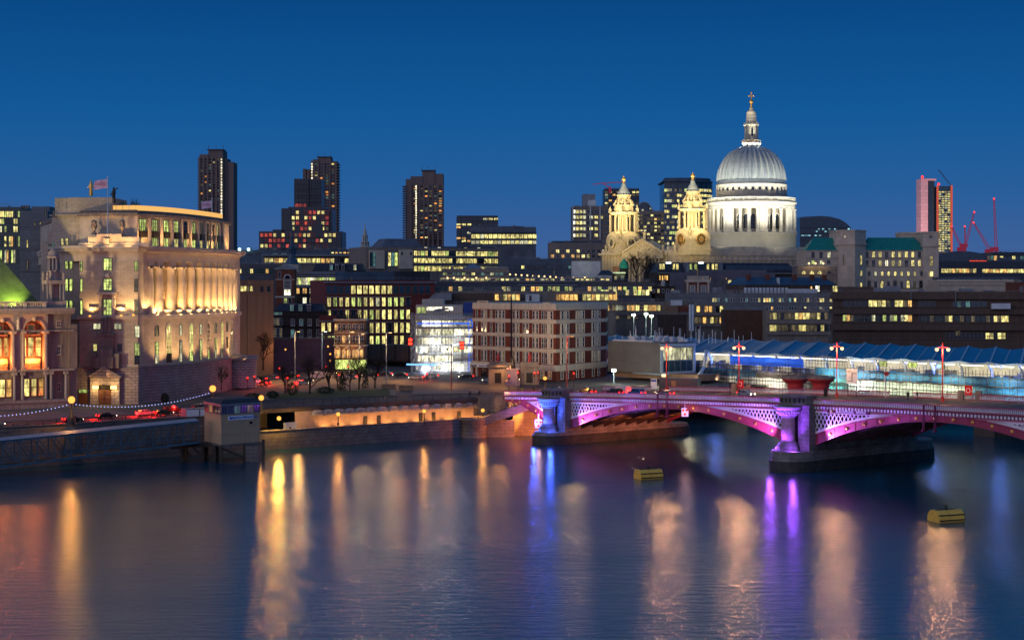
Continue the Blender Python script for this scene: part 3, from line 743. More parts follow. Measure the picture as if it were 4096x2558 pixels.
  # --- distant towers
def tower_block(name,label,D,segs,m,zb=20):
 """tower made of storeys: segs = (u0,u1,vtop,depth offset, depth)"""
 u0=min(q[0]for q in segs);f=Fac(u0,D,max(q[1]for q in segs),D,zb);root=thing(name,label,'tower block',f.M)
 w=MB()
 for(a,b,vt,y0,dp)in segs:w.box(f.x(a),f.x(b),y0,y0+dp,0,f.z(vt))
 part('walls',w,m,root)
 return root,f
mat('barbican',(.20,.145,.13),.9,.18,.06,streak=1)
mat('steel_dark',(.028,.035,.05),.35,.3,.1,spec=.6)
def barbican(label,D,segs,balc,stair,facu,vtop,vbot,step,warm,seed,side_extra=()):
 r=random.Random(seed);root,f=tower_block('residential_tower',label,D,segs,'barbican')
 root['group']='three matching residential towers'
 n=int((vbot-vtop)/step);bm=MB();sgn=-1 if balc[0]<balc[1]else 1
 u_in,u_out=balc[1],balc[0]
 x0,x1=sorted((f.x(u_in),f.x(u_out)))
 for i in range(n):
  v=vtop+(i+.5)*step;z=f.z(v);bm.add([(x0,-2,z),(x1,-2,z),(x1,14,z),(x0,14,z)]+[(x0+(1.2 if sgn<0 else 0),-2,z+1.1),(x1-(1.2 if sgn>0 else 0),-2,z+1.1),(x1-(1.2 if sgn>0 else 0),14,z+1.1),(x0+(1.2 if sgn<0 else 0),14,z+1.1)],[(0,1,5,4),(1,2,6,5),(3,0,4,7),(4,5,6,7),(0,3,2,1)])
 tag(part('balconies',bm,'barbican',root),kind='stuff')
 w=MB()
 for u in facu:x=f.x(u);w.box(x-.9,x+.9,-2.2,.1,0,f.z(vtop-6))
 part('piers',w,'barbican',root)
 ws=[]
 us=sorted(facu);mid=[(a+b)/2 for a,b in zip(us[:-1],us[1:])]
 slab=MB();
 for i in range(n+1):
  z=f.z(vtop+i*step);slab.box(f.x(us[0]),f.x(us[-1]),-1.6,.1,z-.35,z+.75)
 part('floor_slabs',slab,'barbican',root)
 cand=[(i,j)for i in range(n)for j in range(len(mid))];r.shuffle(cand)
 for k,(i,j)in enumerate(cand[:98]):
  q=r.random();pane='lit_orange' if q<warm*.5 else 'lit_yellow' if q<warm*.8 else 'lit_dim' if q<warm*1.5 else 'lit_teal' if q>.9 else 'glass_blue'
  put('window',winmesh(2.6,1.7,pane,'frame_dark',2),f.M@Matrix.Translation((f.x(mid[j]),-.3,f.z(vtop+(i+.95)*step)+.9)),root)
 if stair:
  gm=MB();gm.box(-.5,.5,-.5,.1,0,1.6);gm=gm.mesh('stair_light',['lit_white'])
  w=MB();w.box(f.x(stair)-1.3,f.x(stair)+1.3,-2.4,.1,0,f.z(vtop-8));part('stair_shaft',w,'barbican',root)
  for i in range(n):put('stair_light',gm,f.M@Matrix.Translation((f.x(stair),-2.45,f.z(vtop+(i+.7)*step))),root)
 w=MB()
 a,b=[q for q in segs if q[2]==min(z[2]for z in segs)][0][:2]
 zt=f.z(min(q[2]for q in segs));w.box(f.x(a)-1,f.x(b)+1,-1,12,zt,zt+.5)
 for u in(a,(a+b)/2,b):x=f.x(u);w.box(x-.15,x+.15,3,3.3,zt,zt+4.5)
 part('roof_deck',w,'steel_dark',root)
 return root
barbican('tall dark tower rising behind the floodlit curved roof, left of the others',1480,[(798,834,617,0,24),(832,891,599,1,22),(891,907,633,2,20),(907,932,647,3,20)],(790,800),888,(800,816,832,849,866,882),634,980,11.3,.12,1)
f_=Fac(893,1478,933,1481,20)
barbican('dark balconied tower standing behind the stepped red windowed block',1620,[(1252,1272,637,0,24),(1271,1322,628,1,22),(1322,1347,644,2,20),(1210,1222,674,3,18),(1226,1237,676,3,18),(1222,1252,700,4,18)],(1358,1346),1249,(1256,1274,1296,1320,1344),652,930,11.2,.10,2)
barbican('dark tower with a dotted line of stair lights, right of the others',1690,[(1623,1642,716,0,24),(1642,1690,705,0,24),(1688,1739,682,1,22),(1739,1772,694,2,22)],(1609,1624),1665,(1644,1678,1696,1714,1732,1752,1771),742,962,9.7,.34,3)
# --- stepped block with red frames
root,f=tower_block('stepped_office','dark stepped office block with red framed glowing windows before the middle tower',1200,[(1036,1368,925,0,30),(1123,1325,834,6,26),(1123,1160,832,3,20),(1150,1300,826,4,26),(1290,1366,940,-3,20),(1169,1228,711,10,20),(1226,1278,714,12,20),(1092,1130,918,-2,10),(1250,1290,895,2,12)],'steel_dark',18)
root['category']='office block';r=random.Random(5)
def panel(f,root,u,v,w,h,pane,fm,y=-.1,nx=1):put('window',winmesh(w,h,pane,fm,nx,1,'flat',.5),f.M@Matrix.Translation((f.x(u),y,f.z(v)-h)),root)
mat('red_frame',(.22,.05,.04),.6,.2)
mat('office_red',(.30,.06,.05),.6,.2,emit=0)
cnt=0
for(v0,v1,ua,ub,y)in((838,925,1128,1322,3.8),(930,992,1042,1364,-3.2)):
 for i,v in enumerate([v0+4+21.5*k for k in range(4 if v0<900 else 3)]):
  for j in range(int((ub-ua)/17)):
   u=ua+8+j*17;q=r.random()
   pane='lit_yellow' if q<.30 else 'lit_red' if q<.55 else 'lit_dim' if q<.62 else 'glass_dark'
   red=r.random()<.5
   if cnt<98:panel(f,root,u,v,2.0,2.4,pane,'office_red' if red else 'steel_dark',y);cnt+=1
for v in(735,762,790,812):
 for u in(1180,1196,1212):panel(f,root,u,v,2.4,3.2,'lit_red' if v>800 else 'glass_dark','frame_dark',9.9)if cnt<100 else None
w=MB()
for v in(745,772,800):w.box(f.x(1169),f.x(1278),9.5,10,f.z(v)-.5,f.z(v))
for u in range(1172,1278,9):w.box(f.x(u)-.15,f.x(u)+.15,9.6,10,f.z(828),f.z(713))
part('mullions',w,'steel_dark',root)
B=Bld('office_block','plain dark glass office block with a red lit top edge',1827,1991,862,1150,dep=30,m='steel_dark',roof=None)
for v in range(872,965,11):B.row(v,v+7,(1834,1984,8),16,'dbbbb' if v>880 else 'bbbb','frame_dark',2)
B.done()
B=Bld('low_office','low office with a bright curved window band behind the dark glass block',1882,2144,912,1000,dep=30,m='roof_grey',roof='roof_blue')
B.row(937,953,(1893,2138,15),15,'yyyyp','frame_grey',2);B.row(962,975,(1893,2138,15),15,'yypO','frame_grey',2)
B.box('roof_overhang',1876,2146,926,931,-2,3,'roof_blue');B.box('penthouse',1905,2095,904,912,3,20,'roof_blue');B.done()
B=Bld('stone_block','grey stone block left of the floodlit west towers',2195,2425,975,930,dep=25,m='concrete',roof='roof_blue')
B.row(998,1010,(2210,2415,11),12,'dddOyd','frame_white',2);B.row(1018,1030,(2210,2415,11),12,'ddwd','frame_white',2);B.pitched(962,'roof_dark',2,16,3);B.done()
B=Bld('framed_office','grey office with stacked white window bands left of the floodlit cathedral',2289,2432,828,1080,dep=28,m='concrete',roof='roof_grey')
for v in(840,862,884,908,934):B.row(v,v+13,(2296,2352,5),10,'WyOpd','frame_white',1);B.row(v+1,v+12,(2365,2425,4),13,'bbdyb','frame_grey',2)
B.box('lift_tower',2331,2382,775,830,2,14,'metal_grey');B.box('plant_room',2352,2384,800,830,1,3,'metal_white')
for u in(2292,2362,2400):B.box('corner_column',u-2,u+2,826,960,-.8,0,'metal_white')
B.done()
B=Bld('dark_tower','dark glass tower with a red crane arm resting on top',2418,2557,757,1350,dep=30,m='steel_dark',roof='roof_dark')
for v in range(765,830,11):B.row(v,v+7,(2426,2550,9),12,'bbtdD','frame_dark',1)
B.done()
# --- barrel glazed roof and brick office
B=Bld('brick_office','brown banded office tucked behind the left cathedral tower',2545,2656,848,1050,dep=28,m='concrete',roof='roof_grey')
for v in range(858,970,15):B.row(v,v+7,(2552,2650,8),10,'dDDyd','frame_dark',1)
B.done()
w=MB();root=thing('glazed_vault','barrel vaulted glass roof sparkling between the two cathedral towers','vault roof',tr(X(2540,1120),1120,20))
sc_=1120/F;n=14
a_=[(math.cos(math.pi*i/n),math.sin(math.pi*i/n))for i in range(n+1)]
w.extr([(37*sc_+37*sc_*c,Z(870,1120)-20+62*sc_*s_)for c,s_ in a_],0,20);w.box(0,74*sc_,0,20,0,Z(870,1120)-20)
part('glazing',w,'glass_blue',root);w=MB()
for(p,q)in zip(a_[:-1],a_[1:]):w.bar((37*sc_*(1+p[0]),-.2,Z(870,1120)-20+62*sc_*p[1]),(37*sc_*(1+q[0]),-.2,Z(870,1120)-20+62*sc_*q[1]),.5,.5)
for i in range(1,9):xx=74*sc_*i/9;hh=62*sc_*math.sqrt(max(0,1-((xx-37*sc_)/(37*sc_))**2));w.box(xx-.1,xx+.1,-.25,0,0,Z(870,1120)-20+hh)
for k in range(8):w.box(0,74*sc_,-.2,0,k*4.2,k*4.2+.25)
part('glazing_bars',w,'metal_grey',root)
pm=winmesh(1.5,1.2,'lit_pale','frame_dark')
for i in range(30):xx=rnd.uniform(2,74*sc_-2);hh=62*sc_*math.sqrt(1-((xx-37*sc_)/(37*sc_))**2)-2;put('window',pm,root.matrix_basis@Matrix.Translation((xx,-.1,rnd.uniform(26,Z(870,1120)-20+hh))),root)
# --- big curved glass tower
root=thing('glass_tower','broad glass tower with a curved overhanging roof beside the floodlit dome','office tower',tr(X(2657,1250),1250,20))
def curved_front(pts,z0,z1,w,mi=0):
 for a,b in zip(pts[:-1],pts[1:]):w.add([(a[0],a[1],z0),(b[0],b[1],z0),(b[0],b[1],z1),(a[0],a[1],z1)],[(0,1,2,3)],mi)
k_=1250/F
pl=[(0,0),(50,-4),(100,-5),(128,0),(150,10),(172,24),(190,45),(200,66)];pl=[(x*k_,y*k_)for x,y in pl]
Ht=Z(728,1250)-20;w=MB();w.prism(pl+[(200*k_,40),(0,40)],0,Ht);part('walls',w,'glass_blue',root)
w=MB()
for i in range(9):
 a=(i/8)*210*k_-2
w.prism([(x*1.03-1.2,y-3.5)for x,y in pl]+[(206*k_,40),(-1.5,40)],Ht,Ht+.9);w.prism([(x*.96+1,y+5)for x,y in pl]+[(190*k_,38),(2,38)],Ht+.9,Ht+3.6,0)
part('roof',w,'roof_blue',root)
w=MB();cnt=0
for i,(a,b)in enumerate(zip(pl[:-1],pl[1:])):
 A=Vector(a);Bv=Vector(b);d=Bv-A;n=max(1,int(d.length/2.6));ang=math.atan2(d.y,d.x)
 for j in range(n+1):
  p=A+d*j/n;w.tube((p.x,p.y-.3,0),(p.x,p.y-.3,Ht+.5),.14,4)
 for k in range(int(Ht/4.1)):
  p=A;w.bar((A.x,A.y-.2,k*4.1),(Bv.x,Bv.y-.2,k*4.1),.2,.5)
  lit_p=.85 if A.x>120*k_ else(.55 if k>9 or k<7 else .25)
  for j in range(n):
   if rnd.random()<lit_p and cnt<300:
    pass
part('mullions',w,'metal_grey',root)
cands=[]
for(a,b)in zip(pl[:-1],pl[1:]):
 A=Vector(a);Bv=Vector(b);d=Bv-A;n=max(1,int(d.length/1.75));ang=math.atan2(d.y,d.x)
 for j in range(n):
  p=A+d*(j+.5)/n
  for k in range(int(Ht/4.1)):
   bright=A.x>100*k_;z=k*4.1+.7
   pr_=.93 if bright else(.85 if k*4.1<Ht*.42 else .6)
   if rnd.random()<pr_:cands.append((p,d.length/n*.9,ang,z,'lit_yellow' if bright and rnd.random()<.8 else rnd.choice(['lit_pale','lit_green','lit_yellow','lit_dim'])))
rnd.shuffle(cands);big=MB()
for i,(p,wd,ang,z,pn)in enumerate(cands):
 M_=root.matrix_basis@Matrix.Translation((p.x,p.y-.06,z))@Matrix.Rotation(ang,4,'Z')
 if i<98:put('window',winmesh(wd,2.1,pn,'frame_dark',2),M_,root)
 else:
  M2_=root.matrix_basis.inverted()@M_;vs=[tuple(M2_@Vector(q))for q in((-wd/2,-.1,0),(wd/2,-.1,0),(wd/2,-.1,2.1),(-wd/2,-.1,2.1))]
  big.add(vs,[(0,1,2,3)],{'lit_yellow':0,'lit_pale':1,'lit_green':2,'lit_dim':3,'lit_warm':0}[pn])
tag(part('windows',big,['lit_yellow','lit_pale','lit_green','lit_dim'],root),kind='stuff')
# --- teal rounded building right of the dome
root=thing('rounded_office','teal glass office with a rounded roof between the dome and the green roofed block','office building',tr(X(3200,1150),1150,20));k_=1150/F
zc=lambda v:Z(v,1150)-20
prof=[(0,0),(204,0),(204,zc(915)/k_),(196,zc(902)/k_),(180,zc(888)/k_),(155,zc(875)/k_),(120,zc(866)/k_),(80,zc(863)/k_),(0,zc(868)/k_)]
w=MB();w.extr([(x*k_,z*k_)for x,z in prof],0,30);part('walls',w,'glass_blue',root)
w=MB()
for i in range(0,204,8):w.box(i*k_-.08,i*k_+.08,-.2,0,0,zc(905 if i>170 else 870)-1)
for v in(912,935,958):w.box(0,204*k_,-.3,0,zc(v),zc(v)+.6)
part('mullions',w,'steel_dark',root)
for i in range(26):put('window',winmesh(1.6,.9,'lit_cool','frame_dark'),root.matrix_basis@Matrix.Translation((rnd.uniform(4,200)*k_,-.05,zc(rnd.choice([918,928,944,966])))),root)
# --- tall tower with pale slab
root=thing('skyscraper','tall glass skyscraper with a pale pink lit slab and red beacons','skyscraper',tr(X(3684,1900),1900,20));k_=1900/F;zc=lambda v:Z(v,1900)-20;xx=lambda u:(u-3684)*k_
w=MB();w.box(0,xx(3712),0,22,0,zc(714));w.box(xx(3712),xx(3745),0,14,zc(722),zc(714));part('pale_slab',w,mat('slab_pale',(.80,.50,.50),.6,.08,.05,brick=(6,4,.3,.7)),root)
w=MB();w.box(xx(3712),xx(3740),3,30,0,zc(722));w.box(xx(3746),xx(3804),-3,26,0,zc(745));part('glass_walls',w,'glass_blue',root)
w=MB()
for u in(3747,3803):w.box(xx(u)-1.1,xx(u)+1.1,-4.2,-3,0,zc(742))
part('red_edge',w,glow('edge_red',(1,.16,.10),.55),root)
w=MB()
for i in range(5):
 z0=zc(1010)+i*(zc(745)-zc(1010))/4;w.bar((xx(3750 if i%2 else 3802),-3.6,z0),(xx(3802 if i%2 else 3750),-3.6,z0+(zc(745)-zc(1010))/4),.8,.8)
for u in range(3716,3740,5):w.box(xx(u)-.2,xx(u)+.2,2.6,3,0,zc(722))
part('bracing',w,'steel_dark',root);n=0
for i,v in enumerate(range(766,1020,9)):
 for u in(3757,3769,3781,3793):
  if rnd.random()<.86 and n<98:put('window',winmesh(2.9,1.5,rnd.choice(['lit_yellow','lit_yellow','lit_pale']),'frame_dark',2),root.matrix_basis@Matrix.Translation((xx(u),-3.05,zc(v+5))),root);n+=1
spot(Vector((X(3560,1840),1800,30)),Vector((X(3700,1900),1900,130)),900000,(1,.62,.60),70,3)
for u,v in((3687,712),(3752,741)):
 w=MB();w.sphere(0,0,1.2,1.5,6,0);part('beacon',w,'obstruction_red',root,root.matrix_basis@Matrix.Translation((xx(u),-3,zc(v))))
 # --- cranes
def crane(label,D,base,tip,ctr=None,mast_v=None,fat=1.3):
 b=P(base[0],base[1],D);t=P(tip[0],tip[1],D);root=thing('tower_crane',label,'crane',Matrix.Translation(b),'red lit cranes on the right skyline');w=MB();d=t-b
 side=d.cross(Vector((0,1,0))).normalized()*fat
 n=12
 for s in(-1,1):w.bar(side*s,d+side*s*.4,.5,.5)
 for i in range(n):
  a=d*i/n;c=d*(i+1)/n;q=1-.6*i/n
  w.bar(a+side*q*(1 if i%2 else-1),c+side*q*(-1 if i%2 else 1),.35,.35)
 part('jib',w,mat('crane_red_glow',(.62,.05,.08),.5,.1,emit=.10,ecol=(.8,.05,.12)),root)  # crane steel is no lamp; a faint red glow is put into its colour
 w=MB();w.box(-fat,fat,-fat,fat,-(b.z-20),2);w.box(-6,2,-1.5,1.5,-1,3);part('mast',w,'crane_red_glow',root)
 w=MB();w.sphere(d.x,d.y,d.z,.9,6);part('beacon',w,'obstruction_red',root)
crane('luffing crane leaning left, lowest of the red cranes',1700,(3852,1000),(3806,905));crane('luffing crane leaning right with a long raised jib',1700,(3853,1015),(3897,848))
crane('red crane whose jib leans left towards the tall raised jib',1650,(3964,1008),(3894,890));crane('upright red crane, tallest on the right skyline',1600,(3985,1000),(3976,795))
crane('short upright red crane standing between the leaning ones',1750,(3862,985),(3859,905),fat=.8)
w=MB();p=P(2440,752,1340);w.bar((0,0,0),(-6,0,4),.7,.7);w.bar((-6,0,4),(12,0,5),.6,.6);w.bar((-14,0,3),(-6,0,4),.6,.6);w.box(-1,1,-1,1,-4,1)
tag(part('roof_crane',w,'crane_red_glow',None,Matrix.Translation(p)),'small red crane arm on top of the dark tower','crane')
# --- cathedral
DC=850.0;kC=DC/F
zc=lambda v:Z(v,DC)-16
MC=tr(X(3039,DC),DC+30,16);kD=(DC+30)/F;zd=lambda v:Z(v,DC+30)-16
cath=thing('cathedral','white floodlit domed cathedral with twin west towers on the skyline','cathedral',MC)
def ring(w,r,z0,z1,n=48,mi=0):w.lathe([(r,z0),(r,z1)],n=n,mi=mi)
r_=lambda px:px*kD
N_=64
w=MB();w.lathe([(r_(176),zd(1010)),(r_(176),zd(1000)),(r_(177),zd(993)),(r_(177),zd(940)),(r_(181),zd(938)),(r_(181),zd(933)),(r_(170),zd(932))],n=N_);part('drum_base',w,'stone_church',cath)
w=MB();w.lathe([(r_(134),zd(934)),(r_(134),zd(838))],n=N_)
for k in range(32):
 if k%4==0:
  a=k*6.2832/32+.1;c,s=math.cos(a),math.sin(a);t=Vector((-s,c,0))
  for dz in(0,):
   p=Vector((c,s,0))*r_(157);w.add([tuple(p+t*q*r_(10)+Vector((c,s,0))*e+Vector((0,0,z)))for z in(zd(933),zd(838))for q,e in((-1,-3),(1,-3),(1,2),(-1,2))],[(0,1,5,4),(1,2,6,5),(2,3,7,6),(3,0,4,7)])
part('peristyle_wall',w,'stone_church',cath)
colm=MB();h=zd(838)-zd(932);colm.box(-.95,.95,-.95,.95,0,.9);colm.lathe([(1.15,.9),(1.1,1.4),(.95,1.7),(.9,h*.6),(.82,h-1.3),(1.0,h-.9),(1.2,h-.2),(1.2,h)],n=10)
colm=colm.mesh('peristyle_column',['stone_church'])
for k in range(32):
 a=k*6.2832/32;put('peristyle_column',colm,MC@Matrix.Translation((r_(170)*math.cos(a),r_(170)*math.sin(a),zd(932))),cath)
nm=winmesh(2.7,8.0,'glass_dark','stone_church',1,1,'round',.3)  # drum windows enlarged: dark panes stand in for shade behind the columns
for k in range(32):
 a=(k+.5)*6.2832/32
 if k%4 and math.sin(a)<.3:put('niche_window',nm,MC@Matrix.Translation((r_(134.5)*math.cos(a),r_(134.5)*math.sin(a),zd(918)))@Matrix.Rotation(a+math.pi/2,4,'Z'),cath)
w=MB();w.lathe([(r_(140),zd(838)),(r_(173),zd(838)),(r_(174),zd(828)),(r_(172),zd(827)),(r_(172),zd(820)),(r_(180),zd(817)),(r_(180),zd(812)),(r_(174),zd(811)),(r_(172),zd(810)),(r_(140),zd(810))],n=N_)
for k in range(120):
 a=k*6.2832/120;w.tube((r_(176)*math.cos(a),r_(176)*math.sin(a),zd(820)),(r_(176)*math.cos(a),r_(176)*math.sin(a),zd(816)),.28,4)
part('entablature',w,'stone_church',cath)
def balustr(rr,v1,v0,n,nm='balustrade'):
 w=MB();w.lathe([(rr-.3,zd(v0)),(rr+.3,zd(v0)),(rr+.3,zd(v0)+.45),(rr-.3,zd(v0)+.45)],n=N_);w.lathe([(rr-.35,zd(v1)-.35),(rr+.35,zd(v1)-.35),(rr+.35,zd(v1)),(rr-.35,zd(v1))],n=N_)
 for k in range(n):
  a=k*6.2832/n;f=2.4 if k%8==0 else 1
  w.tube((rr*math.cos(a),rr*math.sin(a),zd(v0)+.4),(rr*math.cos(a),rr*math.sin(a),zd(v1)-.3),.13*f,5)
 part(nm,w,'stone_church',cath)
balustr(r_(173),794,811,160)
w=MB();w.lathe([(r_(137),zd(812)),(r_(137),zd(746)),(r_(141),zd(744)),(r_(141),zd(740)),(r_(137),zd(739)),(r_(136),zd(734))],n=N_)
for k in range(32):
 a=k*6.2832/32;c,s=math.cos(a),math.sin(a);w.tube((r_(137.5)*c,r_(137.5)*s,zd(812)),(r_(137.5)*c,r_(137.5)*s,zd(747)),.55,4)
part('upper_drum',w,'stone_church',cath)
sm_=winmesh(1.5,1.7,'glass_dark','stone_church',1,1,'flat',.25)
for k in range(32):
 a=(k+.5)*6.2832/32
 if math.sin(a)<.3:put('drum_window',sm_,MC@Matrix.Translation((r_(137.2)*math.cos(a),r_(137.2)*math.sin(a),zd(767)))@Matrix.Rotation(a+math.pi/2,4,'Z'),cath)
balustr(r_(139),778,790,96,'inner_balustrade')
w=MB();prof=[]
dome=[(137,737),(137,731),(134,729),(133,725),(130.5,722),(129,716),(127,700),(122.5,680),(115,660),(104,640),(89,620),(70,603),(50,592),(38,587)]
w.lathe([(r_(a),zd(b))for a,b in dome[:5]],n=N_,mi=0)
NS=192;vs=[];pr2=dome[4:]
for a_,b_ in pr2:
 for i in range(NS):
  ph=i%6;bump=(1.7 if ph in(0,1)else 0.0)*min(1,a_/90)
  a=i*6.2832/NS;rr=r_(a_)+bump*.8;vs.append((rr*math.cos(a),rr*math.sin(a),zd(b_)))
w.add(vs,[(j*NS+i,j*NS+(i+1)%NS,(j+1)*NS+(i+1)%NS,(j+1)*NS+i)for j in range(len(pr2)-1)for i in range(NS)],0,False)
part('dome',w,'lead',cath)
w=MB();w.lathe([(r_(38),zd(590)),(r_(38),zd(586)),(r_(34),zd(585)),(r_(36),zd(578)),(r_(39),zd(576)),(r_(39),zd(573)),(r_(30),zd(573))],n=24,sm=False);part('gallery_base',w,'lead',cath)
w=MB();w.lathe([(r_(37),zd(573)),(r_(37),zd(571)),(r_(36),zd(571))],n=24);w.lathe([(r_(37.5),zd(562)),(r_(37.5),zd(560))],n=24)
for k in range(40):a=k*6.2832/40;w.tube((r_(37)*math.cos(a),r_(37)*math.sin(a),zd(573)),(r_(37)*math.cos(a),r_(37)*math.sin(a),zd(560)),.1,4)
part('golden_gallery',w,'stone_dark',cath)
w=MB();w.lathe([(r_(25),zd(575)),(r_(25),zd(556)),(r_(24),zd(555)),(r_(22),zd(553)),(r_(22),zd(505)),(r_(31),zd(503)),(r_(31),zd(498)),(r_(27),zd(497)),(r_(22),zd(496)),(r_(22),zd(480)),(r_(20),zd(470)),(r_(21),zd(466)),(r_(20),zd(460)),(r_(19),zd(450)),(r_(15),zd(444)),(r_(9),zd(441)),(r_(7),zd(437)),(r_(8),zd(434))],n=16,sm=False)
for k in range(4):
 for da in(-.16,.16):
  for e in(28,):a=k*math.pi/2+math.pi/4+da;w.cyl(r_(e)*math.cos(a),r_(e)*math.sin(a),zd(556),zd(504),.42,.36,8)
 a=k*math.pi/2+math.pi/4;w.tube((r_(26)*math.cos(a),r_(26)*math.sin(a),zd(497)),(r_(26)*math.cos(a),r_(26)*math.sin(a),zd(484)),.5,5,r1=.1)
for k in range(16):a=k*6.2832/16;w.tube((r_(29.5)*math.cos(a),r_(29.5)*math.sin(a),zd(498)),(r_(29.5)*math.cos(a),r_(29.5)*math.sin(a),zd(492)),.16,4)
part('lantern',w,'stone_church',cath)
lw=winmesh(1.2,4.8,'glass_dark','stone_church',1,1,'round',.2)
for k in range(4):a=-math.pi/2+k*math.pi/2;put('lantern_opening',lw,MC@Matrix.Translation((r_(22.2)*math.cos(a),r_(22.2)*math.sin(a),zd(545)))@Matrix.Rotation(a+math.pi/2,4,'Z'),cath)
w=MB();w.lathe([(r_(8),zd(441)),(r_(6),zd(430)),(r_(3),zd(424)),(r_(4.5),zd(420)),(r_(2),zd(415))],n=10);w.sphere(0,0,zd(408),r_(8.5),8);w.cyl(0,0,zd(400),zd(390),r_(3.5),r_(1.5),6)
w.box(-r_(2),r_(2),-r_(1.5),r_(1.5),zd(400),zd(369));w.box(-r_(10),r_(10),-r_(1.5),r_(1.5),zd(386),zd(382))
for x,z in((-10,384),(10,384),(0,370)):w.sphere(r_(x),0,zd(z),r_(3),5)
part('golden_cross',w,'gold',cath)
Zt=lambda v,D:Z(v,D)-16
fw=Fac(2407,838,2672,822,16);fs=Fac(2672,822,3225,845,16)
w=MB();q0,q1,q2=fw.a,fw.b,fs.b
inv=MC.inverted()
loc=lambda p,z:tuple(inv@Vector((p[0],p[1],16+z)))
A2=fw.a+Vector((20,60));C2=fs.b+Vector((-6,60))
pl=[loc(p,0)[:2]for p in(q0,q1,q2,C2,A2)]
def blk(name,zA,zB,m,grow=0):
 c=Vector((sum(p[0]for p in pl)/5,sum(p[1]for p in pl)/5));pp=[tuple(Vector(p)+(Vector(p)-c).normalized()*grow)for p in pl]
 w=MB();w.prism(pp,zA,zB);part(name,w,m,cath)
blk('nave_walls',0,fs.z(1022,830),'stone_plain');blk('main_cornice',fs.z(1022,830),fs.z(1013,830),'stone_plain',.9);blk('attic_walls',fs.z(1013,830),fs.z(1001,830),'stone_plain',.1)
blk('lead_roof',fs.z(1001,830),fs.z(1000,830),'roof_grey',-1.0)
w=MB()
for i in range(130):
 x=fs.L*(i+.5)/130;w.box(x-.16,x+.16,.2,.5,0,1.5)if i%10 else w.box(x-.7,x+.7,.1,.6,0,1.9)
w.box(0,fs.L,.1,.6,1.5,1.8);w.box(0,fs.L,.1,.6,-.2,.1);part('roof_balustrade',w,'stone_church',cath,fs.M@Matrix.Translation((0,0,fs.z(1000,830))))
w=MB();w.box(fs.x(2700),fs.x(3200),-.7,.1,fs.z(1040,830),fs.z(1034,830))
for u in range(2700,3210,22):w.box(fs.x(u),fs.x(u+5),-.5,.1,0,fs.z(1024,830))
part('pilasters',w,'stone_plain',cath,fs.M)
w=MB();a0=fs.M@Vector((fs.x(2705),14,0));w.add([(fs.x(2700),10,fs.z(1000)),(fs.x(2900),10,fs.z(1000)),(fs.x(2900),24,fs.z(984)),(fs.x(2700),24,fs.z(984)),(fs.x(2700),38,fs.z(1000)),(fs.x(2900),38,fs.z(1000))],[(0,1,2,3),(3,2,5,4),(0,3,4),(1,5,2)])
part('nave_roof',w,'roof_grey',cath,fs.M)
cw=MB();h=fw.z(1035)-fw.z(1130);cw.box(-.8,.8,-.8,.8,0,.6);cw.lathe([(.7,.6),(.62,1),(.58,h*.7),(.5,h-1.1),(.8,h-.3),(.8,h)],n=10);cw=cw.mesh('portico_column',['stone_west'])
for u in(2517,2527,2541,2551,2569,2590,2604,2618,2632,2646):put('portico_column',cw,fw.M@Matrix.Translation((fw.x(u),-3.4,fw.z(1130))),cath)
w=MB();w.box(fw.x(2412),fw.x(2508),-1.2,0,0,fw.z(1022));w.box(fw.x(2640),fw.x(2672),-1.0,0,0,fw.z(1022))
w.box(fw.x(2500),fw.x(2664),-4.4,.1,fw.z(1034),fw.z(1016));w.box(fw.x(2400),fw.x(2676),-2.6,.1,fw.z(1019),fw.z(1012));w.box(fw.x(2500),fw.x(2664),-5,.1,fw.z(1016),fw.z(1011));w.box(fw.x(2505),fw.x(2660),-4.6,.1,0,fw.z(1130))
for u in range(2418,2506,12):w.box(fw.x(u),fw.x(u+4),-1.6,-1.2,0,fw.z(1024))
for i in range(70):x=fw.x(2404)+(fw.x(2672)-fw.x(2404))*i/70;w.box(x,x+.25,-2.9,-2.4,fw.z(1022),fw.z(1019))
part('west_front',w,'stone_west',cath,fw.M)
w=MB();xa,xm,xb=fw.x(2503),fw.x(2582),fw.x(2660);z0,z1=fw.z(1011),fw.z(963)
w.extr([(xa,z0),(xb,z0),(xm,z1)],-3.8,14)
w.bar((xa-.4,-4.3,z0+.1),(xm,-4.3,z1+.5),1.4,1.0);w.bar((xb+.4,-4.3,z0+.1),(xm,-4.3,z1+.5),1.4,1.0)
for i in range(26):
 t=rnd.uniform(.22,.78);x=xa+(xb-xa)*t;hmax=(1-abs(2*t-1))*(z1-z0)*.75;w.sphere(x,-3.8,z0+rnd.uniform(.5,max(.6,hmax)),rnd.uniform(.25,.55),4)
part('pediment',w,'stone_west',cath,fw.M)
def statue(M,h,m='stone_west'):
 w=MB();w.cyl(0,0,0,h*.14,h*.18,h*.15,8);w.lathe([(h*.13,h*.14),(h*.15,h*.35),(h*.11,h*.55),(h*.15,h*.72),(h*.13,h*.80),(h*.05,h*.84),(h*.06,h*.88),(h*.07,h*.93),(h*.03,h)],n=8)
 w.tube((h*.13,0,h*.76),(h*.22,-h*.06,h*.6),h*.045,5);w.tube((-h*.13,0,h*.76),(-h*.2,-h*.1,h*.82),h*.045,5);return part('statue',w,m,cath,M)
statue(fw.M@Matrix.Translation((fw.x(2583),-2,z1)),5.2)
for u in(2424,2498,2651,2700):statue(fw.M@Matrix.Translation((fw.x(u),0,fw.z(1008))),4.2)
